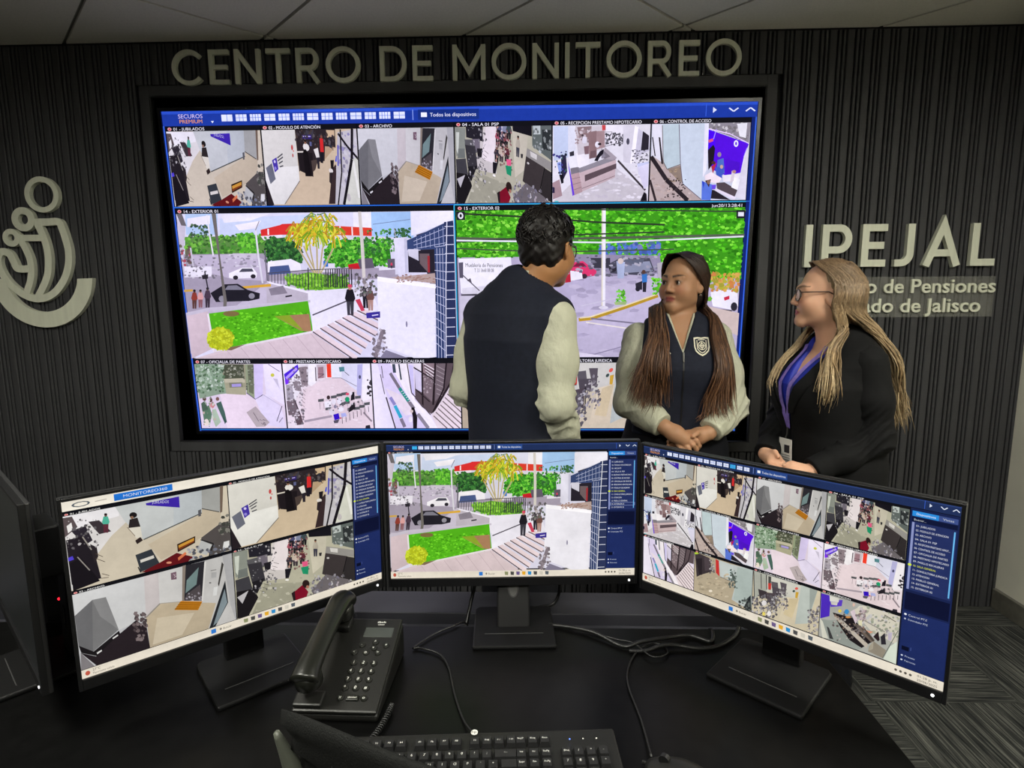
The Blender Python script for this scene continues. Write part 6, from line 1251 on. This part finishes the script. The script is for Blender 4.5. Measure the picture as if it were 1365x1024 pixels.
for s_, e, w_, sd in ((sr, er, wr, 15), (slf, el2, wl, 12)):
    f = lambda P: sleeve(P, s_, e, w_, sd, -.012, (.062, .058, .042)); lo, hi = bounds([s_, e, w_], .10); V, Q = sdf_mesh(f, lo, hi, .0048); np_mesh('shirt_sleeve', V, Q, M_shirt, p.o)
f = lambda P: smax(smin(s_prof(P, [(.74, 0, 0, .190, .140), (.88, 0, 0, .192, .147), (.98, 0, 0, .178, .142)]), legs(P, .84, .09, .096, .060) + folds(P, .003, 20, 3), .04), .035 - P[:, 2], .01)
V, Q = sdf_mesh(f, (-.27, -.21, -.02), (.27, .22, 1.02), .008); np_mesh('trousers', V, Q, M_trous, p.o); shoes(p, .09, .22)
# zip, crest and embroidered strip laid on the vest front
M_zip = mat('zip_metal', '6a6a66', .35, metal=.7); M_cream = mat('cream_embroidery', 'cfcbb8', .8, noise=.1, nscale=300)
def patch(xs, zs, faces, m, name, lift=.0025, parent=None):
    q = on_front(w_vest, xs, zs, .28, lift); return MB().add([tuple(v) for v in q], faces).build(name, m, parent or p.o)
zz = np.linspace(1.225, .95, 24); patch(np.r_[np.full(24, -.0105), np.full(24, -.0055)], np.r_[zz, zz], [(i, i + 1, i + 25, i + 24) for i in range(23)], mat('zip_tape', '0a0a0c', .5), 'zip_tape', .002)
q = on_front(w_vest, [-.008] * 2, [1.236, 1.205], .28, .004); MB().tube([tuple(v) for v in q], [.004, .003], 8).build('zip_pull', M_zip, p.o)
def shield(cx, cz, s, inner):
    o_ = [(-1, 1.05), (-.5, 1.12), (0, 1.05), (.5, 1.12), (1, 1.05), (1, -.1), (.85, -.6), (.45, -.98), (0, -1.2), (-.45, -.98), (-.85, -.6), (-1, -.1)]
    return [(cx + a * s, cz + b * s) for a, b in o_]
cx, cz = -.072, 1.258
o_, i_ = shield(cx, cz, .027, 0), shield(cx, cz, .0225, 0); n = len(o_)
cst = patch([a for a, b in o_ + i_], [b for a, b in o_ + i_], [(k, (k + 1) % n, (k + 1) % n + n, k + n) for k in range(n)], M_cream, 'crest', .0035)
for sh in (arc(cx, cz + .002, .013, .013, 0, 360, 16), arc(cx, cz + .002, .007, .007, 0, 360, 12), [(cx - .016, cz + .02), (cx - .016, cz - .008), (cx - .006, cz - .02)], [(cx + .016, cz + .02), (cx + .016, cz - .008), (cx + .006, cz - .02)], [(cx - .012, cz + .021), (cx + .012, cz + .021)], [(cx - .01, cz - .016), (cx, cz - .022), (cx + .01, cz - .016)], [(cx, cz - .012), (cx, cz + .016)], [(cx - .01, cz + .002), (cx + .01, cz + .002)]):
    m_ = MB().band(sh, .0026, 0, .0005); q = on_front(w_vest, [v[0] for v in m_.v], [v[2] for v in m_.v], .28, .0035); MB().add([tuple(v) for v in q], m_.f[::4] if len(m_.f) > 8 else m_.f).build('crest_line', M_cream, cst, kind='stuff')
m_ = MB().band([(.036 + .0028 * k, 1.232 + .003 * math.sin(k * 2.1)) for k in range(13)], .005, 0, .0005); q = on_front(w_vest, [v[0] for v in m_.v], [v[2] for v in m_.v], .28, .003); MB().add([tuple(v) for v in q], m_.f).build('embroidered_strip', M_cream, p.o, kind='stuff')
q = [p.hb((sx * .078, -.016, -.046)) for sx in (-1, 1)]; [MB().lathe([(0, -.004), (.003, -.003), (.004, 0), (.003, .003), (0, .004)], 10, Matrix.Translation(tuple(v))).build('earring', mat('silver', 'd8d8d8', .2, metal=1.), p.o, smooth=True) for v in q]
# hair: close cap plus long locks falling over both sides of the chest
sleeves = lambda P: np.minimum(s_chain(P, [sr, er, wr], [.066, .062, .05], .03), s_chain(P, [slf, el2, wl], [.066, .062, .05], .03))
cloth = union(lambda P: w_torso(P, .010), sleeves)
skull = lambda P: sd_head(p.hl(P), ears=False, jaw=1.07) * p.sc
def w_cap(P):
    q = p.hl(P); d = smin(s_ell(q, (0, -.02, .034), (.078, .099, .088)), s_ell(q, (0, -.04, -.03), (.076, .071, .09)), .03)
    d = smax(d, q[:, 1] - (.0 + .066 * np.clip((q[:, 2] - .015) / .085, 0, 1) ** .8), .010); d = smax(d, -s_ell(np.abs(q) * (1, 0, 0) + q * (0, 1, 1), (.078, .004, -.022), (.022, .022, .036)), .006)
    d = d + .009 * np.clip((q[:, 1] - (-.045 + .066 * np.clip((q[:, 2] - .015) / .085, 0, 1) ** .8)) / .045, 0, 1)
    return (d + .0012 * np.sin(q[:, 1] * 420 + 40 * np.abs(q[:, 0]))) * p.sc
b0, b1 = bounds([p.C], .15); V, Q = sdf_mesh(w_cap, b0, b1, .004); np_mesh('hair_cap', V, Q, M_hairF, p.o, np.tile(A3(lin('1d1210')), (len(V), 1)))
rg = np.random.RandomState(11); pt, cs, rs = [], [], []
def W1lock(s, a, endw, midw, jit, back=False):
    th = math.radians((92 if s > 0 else 112) + (175 - (92 if s > 0 else 112)) * a); t2 = math.radians(62 + 110 * a)
    root = p.hb((s * .004, .066 - .125 * a, .124 - .02 * abs(a - .4))); k1 = p.hb((s * (.030 + .02 * a), .075 - .135 * a, .112))
    k2 = p.hb((s * .088 * math.sin(t2), -.018 + .106 * math.cos(t2), .048)); k3 = p.hb((s * .090 * math.sin(th), -.012 + .102 * math.cos(th), -.05)); k4 = p.hb((s * .092 * math.sin(th) + 0, -.015 + .085 * math.cos(th), -.12))
    if s > 0 and not back:
        f_ = rg.rand(); k4 = p.L((.782 + .03 * f_, -.385 - .03 * f_, 1.375)) + rg.randn(3) * .004; midw = A3(midw) + (0, 0, 0)
    return cr([root, k1, k2, k3, k4, p.L(midw) + rg.randn(3) * jit * .6, p.L(endw) + rg.randn(3) * jit], 26)
gp = []
for k in range(560):
    s = 1 if k % 2 else -1; a = rg.beta(1.1, 1.3); t = rg.rand()
    if a > .78:
        e = p.C + p.D((0, .12, 0)); end = A3((.80 + .12 * t + (.05 if s < 0 else -.05), -.24, 1.12 + .1 * rg.rand())); mid = end * (1, 1, 0) + A3((0, -.0, 1.26))
    elif s > 0: end = A3((.655 + .135 * t, -.57, 1.02 + .09 * abs(t - .6) + .09 * rg.rand() ** 2)); mid = A3((.728 + .07 * t, -.52, 1.25))
    else: end = A3((.918 + .105 * t, -.575, .975 + .05 * t + .09 * rg.rand() ** 2)); mid = A3((.945 + .065 * t, -.53, 1.24))
    P_ = W1lock(s, a, end, mid, .010, a > .78); gp.append(rg.uniform(.003, .022)); pt.append(P_)
    v = rg.uniform(.7, 1.35); cs.append((A3(lin('1f1411')) * v, A3(lin('6b4a32' if rg.rand() < .6 else '4a3020')) * v)); rs.append(rg.uniform(.0036, .0066))
pt = lay(pt, gp, cloth, skull)
locks(pt, cs, rs, 'hair', M_hairF, p.o, tip=.08)['kind'] = 'stuff'

# ------------------------------------------------------------------ the woman on the right, in profile
p = Person(1.378, -.55, (-.985, -.17), 'blonde woman in profile wearing glasses, a black blazer and a purple lanyard')
p.head((1.312, -.565, 1.434), (-.965, .26, .03), (0, 0, 1), .93)
nb = p.L((1.365, -.56, 1.24)); sr, slf = p.L((1.355, -.410, 1.215)), p.L((1.408, -.69, 1.215))
er, wr = p.L((1.275, -.39, .985)), p.L((1.150, -.56, .875)); el2, wl = p.L((1.440, -.71, .965)), p.L((1.225, -.74, .865))
secs = [(.74, 0, 0, .180, .135), (.86, 0, .0, .178, .142), (.97, 0, .01, .160, .138), (1.06, 0, .018, .165, .146), (1.13, 0, .022, .168, .150), (1.20, 0, .006, .155, .118), (1.245, 0, -.006, .125, .086), (1.28, 0, -.008, .088, .072), (1.305, 0, -.006, .066, .062)]
def j_torso(P, g=0.):
    d = s_prof(P, secs)
    for s_ in (sr, slf): d = smin(d, s_cap(P, (0, -.012, 1.265), s_ * (.86, .86, 1) + (0, 0, .006), .042, .046), .045); d = smin(d, s_ell(P, (.42 * s_[0], .095, 1.095), (.072, .075, .075)), .05)
    return d - g
def j_hands(P):
    d = None
    for w_, tg in ((wl, (-.95, .22, -.14)), (wr, (.10, -.97, -.15))):
        v = p.D(tg); v /= np.linalg.norm(v); a = np.cross(v, (0, 0, 1.)); a /= np.linalg.norm(a); e = s_chain(P, [w_, w_ + v * .055], [.024, .029], .01)
        for k in range(4): b = w_ + v * .07 + a * (-.024 + .016 * k); e = smin(e, finger(P, [b, b + v * .03 + (0, 0, -.006), b + v * .05 + (0, 0, -.022)]), .004)
        b = w_ + v * .03 + A3((0, 0, .02)); e = smin(e, finger(P, [b, b + v * .03 + (0, 0, .012), b + v * .052 + (0, 0, .006)], .0105, .008), .006); d = e if d is None else np.minimum(d, e)
    return d
def j_body(P):
    d = near(P, p.C, .22, lambda q: sd_head(p.hl(q), jaw=.98) * p.sc); d = smin(d, s_cap(P, nb, p.hb((0, -.02, -.07)), .052, .048), .03); d = smin(d, j_torso(P, -.014), .03)
    for s_, e, w_ in ((sr, er, wr), (slf, el2, wl)): d = smin(d, s_chain(P, [s_, e, w_], [.044, .038, .024], .02), .03)
    d = smin(d, j_hands(P), .010); return smin(d, legs(P, .82, .085, .080, .040), .03)
lo, hi = bounds([sr, slf, er, el2, wr, wl, wl + p.D((-.14, 0, 0)), p.C + (0, 0, .12), (0, 0, .02), p.hb((0, .12, 0)), p.hb((0, -.12, 0)), (0, .18, 1.1), (0, -.16, 1.1), (.16, 0, .1), (-.16, 0, .1)], .07)
V, Q = sdf_mesh(j_body, lo, hi, .0038); np_mesh('body', V, Q, M_skin, p.o, skin_cols(p.hl(V), 'cb9c80', 'a04a52', '4a3324', blush=.08))
eyes(p.o, p.C, p.H * p.sc, p.H[:, 1], '3a2a1a'); glasses(p, '2a1f1a', .45)
open_ = lambda P: np.maximum(np.maximum(np.abs(P[:, 0]) - np.clip(.012 + .40 * (P[:, 2] - 1.02), .004, .07), .93 - P[:, 2]), .02 - P[:, 1])
def j_blaz(P):
    d = j_torso(P, .012) + folds(P, .0025, 22, 21); hole = s_cap(P, nb - (0, 0, .05), p.hb((0, -.02, -.06)), .062, .058); d = smax(d, -np.maximum(hole, 1.225 - P[:, 2]), .004)
    d = smax(d, -open_(P), .005); return smax(d, .72 - P[:, 2], .006)
V, Q = sdf_mesh(j_blaz, (-.27, -.22, .68), (.27, .28, 1.36), .0048); np_mesh('blazer', V, Q, M_blaz, p.o)
lap = union(j_blaz)
for sx in (-1, 1):
    zl = np.linspace(1.245, 1.03, 14); x0 = sx * np.clip(.014 + .40 * (zl - 1.02), .006, .075); wd = .045 * np.sin(np.linspace(.25, 1, 14) * 2.6) + .006
    q = on_front(j_blaz, np.r_[x0, x0 + sx * wd], np.r_[zl, zl + .004], .3, .005); q2 = q - (0, .004, 0); n = len(q)
    fcs = [(i, i + 1, i + 15, i + 14) for i in range(13)]; MB().add([tuple(v) for v in q] + [tuple(v) for v in q2], fcs + [tuple(j + n for j in f[::-1]) for f in fcs]).build('lapel', M_blaz, p.o, smooth=True)
for s_, e, w_, sd in ((sr, er, wr, 25), (slf, el2, wl, 22)):
    f = lambda P: sleeve(P, s_, e, w_, sd, -.005, (.060, .053, .040)); lo, hi = bounds([s_, e, w_], .10); V, Q = sdf_mesh(f, lo, hi, .0048); np_mesh('blazer_sleeve', V, Q, M_blaz, p.o)
def j_blouse(P): return np.maximum(smax(j_torso(P, .002) + folds(P, .0025, 30, 31), -np.maximum(np.maximum(np.abs(P[:, 0]) - .42 * (P[:, 2] - 1.125), 1.125 - P[:, 2]), .0 - P[:, 1]), .003), np.maximum(np.maximum(.80 - P[:, 2], np.abs(P[:, 0]) - .1), -P[:, 1]))
V, Q = sdf_mesh(j_blouse, (-.13, -.02, .78), (.13, .28, 1.34), .0046); np_mesh('blouse', V, Q, M_blouse, p.o)
f = lambda P: smax(smin(s_prof(P, [(.70, 0, 0, .176, .132), (.84, 0, 0, .180, .146), (.92, 0, 0, .172, .14)]), legs(P, .82, .085, .09, .058) + folds(P, .003, 20, 3), .04), .035 - P[:, 2], .01)
V, Q = sdf_mesh(f, (-.26, -.21, -.02), (.26, .22, .98), .008); np_mesh('trousers', V, Q, M_trous, p.o); shoes(p, .085, .22)
# lanyard and badge
M_lan = mat('purple_lanyard', '7a66b4', .6, noise=.25, nscale=60)
front = lambda P: np.minimum(j_torso(P, .006), j_blaz(P))
def ribbon(xs, zs, wd, name):
    q = on_front(front, xs, zs, .3, .006); t = np.gradient(q, axis=0); t /= np.linalg.norm(t, axis=1, keepdims=True); n_ = np.cross(t, (0, 1., 0)); n_ /= np.linalg.norm(n_, axis=1, keepdims=True)
    a, b = q + n_ * wd / 2, q - n_ * wd / 2; k = len(q); nn = (0, -.0012, 0); V = np.concatenate([a, b, a + nn, b + nn]); fcs = [(i, i + 1, k + i + 1, k + i) for i in range(k - 1)] + [(2 * k + i, 3 * k + i, 3 * k + i + 1, 2 * k + i + 1) for i in range(k - 1)]
    return MB().add([tuple(v) for v in V], fcs).build(name, M_lan, p.o, smooth=True)
for sx in (-1, 1): ribbon(np.r_[sx * np.linspace(.052, .004, 16), [0.]], np.r_[np.linspace(1.262, .99, 16), [.975]], .017, 'lanyard_strap')
cp = on_front(front, [0.], [.965], .3, .008)[0]
MB().tube([tuple(cp + (0, .001, .012)), tuple(cp + (0, .002, -.015)), tuple(cp + (.004, .004, -.026))], .0026, 8).build('lanyard_clip', M_zip, p.o)
bd = Matrix.Translation(tuple(cp + (0, .006, -.028))) @ Matrix.Rotation(.25, 4, 'Z') @ Matrix.Rotation(-.06, 4, 'X')
bg_ = MB().box(-.027, .027, -.0015, .0015, -.088, 0, bd).build('badge', mat('badge_card', 'cfcfca', .35), p.o, bevel=.002)
MB().box(-.018, .004, .0015, .0022, -.05, -.022, bd).build('badge_photo', mat('badge_photo', '2a2a2e', .4), bg_)
for zz_, x0, x1 in ((-.058, -.02, .018), (-.066, -.02, .012), (-.075, -.018, .02)): MB().box(x0, x1, .0015, .0022, zz_ - .0025, zz_, bd).build('badge_line', mat('badge_ink', '55555c', .5), bg_)
# hair
sleeves = lambda P: np.minimum(s_chain(P, [sr, er, wr], [.066, .06, .05], .03), s_chain(P, [slf, el2, wl], [.066, .06, .05], .03))
cloth2 = union(lambda P: j_torso(P, .014), sleeves); skull2 = lambda P: sd_head(p.hl(P), ears=False, jaw=.98) * p.sc
def j_cap(P):
    q = p.hl(P); d = smin(s_ell(q, (0, -.024, .034), (.080, .105, .089)), s_ell(q, (0, -.045, -.03), (.079, .078, .09)), .03)
    yl = .004 + .05 * np.clip((q[:, 2] - .02) / .085, 0, 1); d = smax(d, q[:, 1] - yl, .010) + .008 * np.clip((q[:, 1] - yl + .045) / .045, 0, 1); return (d + .0012 * np.sin(q[:, 1] * 380 + 40 * np.abs(q[:, 0]))) * p.sc
b0, b1 = bounds([p.C], .16); V, Q = sdf_mesh(j_cap, b0, b1, .004); q = p.hl(V); tt = np.clip((.13 - q[:, 2]) / .1, 0, 1)[:, None]; np_mesh('hair_cap', V, Q, M_hairF, p.o, A3(lin('66513a')) * (1 - tt) + A3(lin('8a7454')) * tt)
rg = np.random.RandomState(5); pt, cs, rs = [], [], []
gp = []
for k in range(620):
    s = -1 if rg.rand() < .62 else 1; a = rg.rand(); t = rg.rand(); th = math.radians(84 + 92 * a)
    root = p.hb((s * .004, .046 - .115 * a, .124 - .02 * abs(a - .4))); k1 = p.hb((s * (.032 + .02 * a), .050 - .12 * a, .113)); k2 = p.hb((s * .091 * math.sin(th), -.022 + .112 * math.cos(th), .045)); k3 = p.hb((s * .094 * math.sin(th), -.026 + .11 * math.cos(th), -.05)); k4 = p.hb((s * .095 * math.sin(th), -.04 + .10 * math.cos(th), -.125))
    if a < .2 and s < 0: mid, end = A3((1.300 + .03 * t, -.655, 1.23)), A3((1.245 + .04 * t, -.725, 1.07 + .08 * rg.rand())); k4 = p.L((1.325 + .035 * t, -.645, 1.315))
    elif a < .24 and s > 0: mid, end = A3((1.26 + .02 * t, -.49, 1.22)), A3((1.185 + .03 * t, -.53, 1.105 + .04 * rg.rand()))
    elif s < 0: mid, end = A3((1.50 + .03 * t, -.66 + .09 * rg.rand(), 1.20)), A3((1.545 + .03 * t, -.67 + .12 * rg.rand(), .965 + .10 * rg.rand() + .05 * (1 - a))); k4 = p.L((1.425 + .05 * t, -.645 + .07 * rg.rand(), 1.31))
    else: mid, end = A3((1.50 + .03 * t, -.56 + .06 * rg.rand(), 1.20)), A3((1.535 + .03 * t, -.54, .99 + .12 * rg.rand())); k4 = p.L((1.425 + .05 * t, -.57 + .05 * rg.rand(), 1.31))
    P_ = cr([root, k1, k2, k3, k4, p.L(mid) + rg.randn(3) * .008, p.L(end) + rg.randn(3) * .01], 26); gp.append(rg.uniform(.003, .024)); pt.append(P_)
    v = rg.uniform(.72, 1.3); cs.append((A3(lin('6a5540')) * v, A3(lin('b09a76' if rg.rand() < .65 else '806a4a')) * v)); rs.append(rg.uniform(.0036, .0066))
pt = lay(pt, gp, cloth2, skull2)
locks(pt, cs, rs, 'hair', M_hairF, p.o, tip=.08)['kind'] = 'stuff'
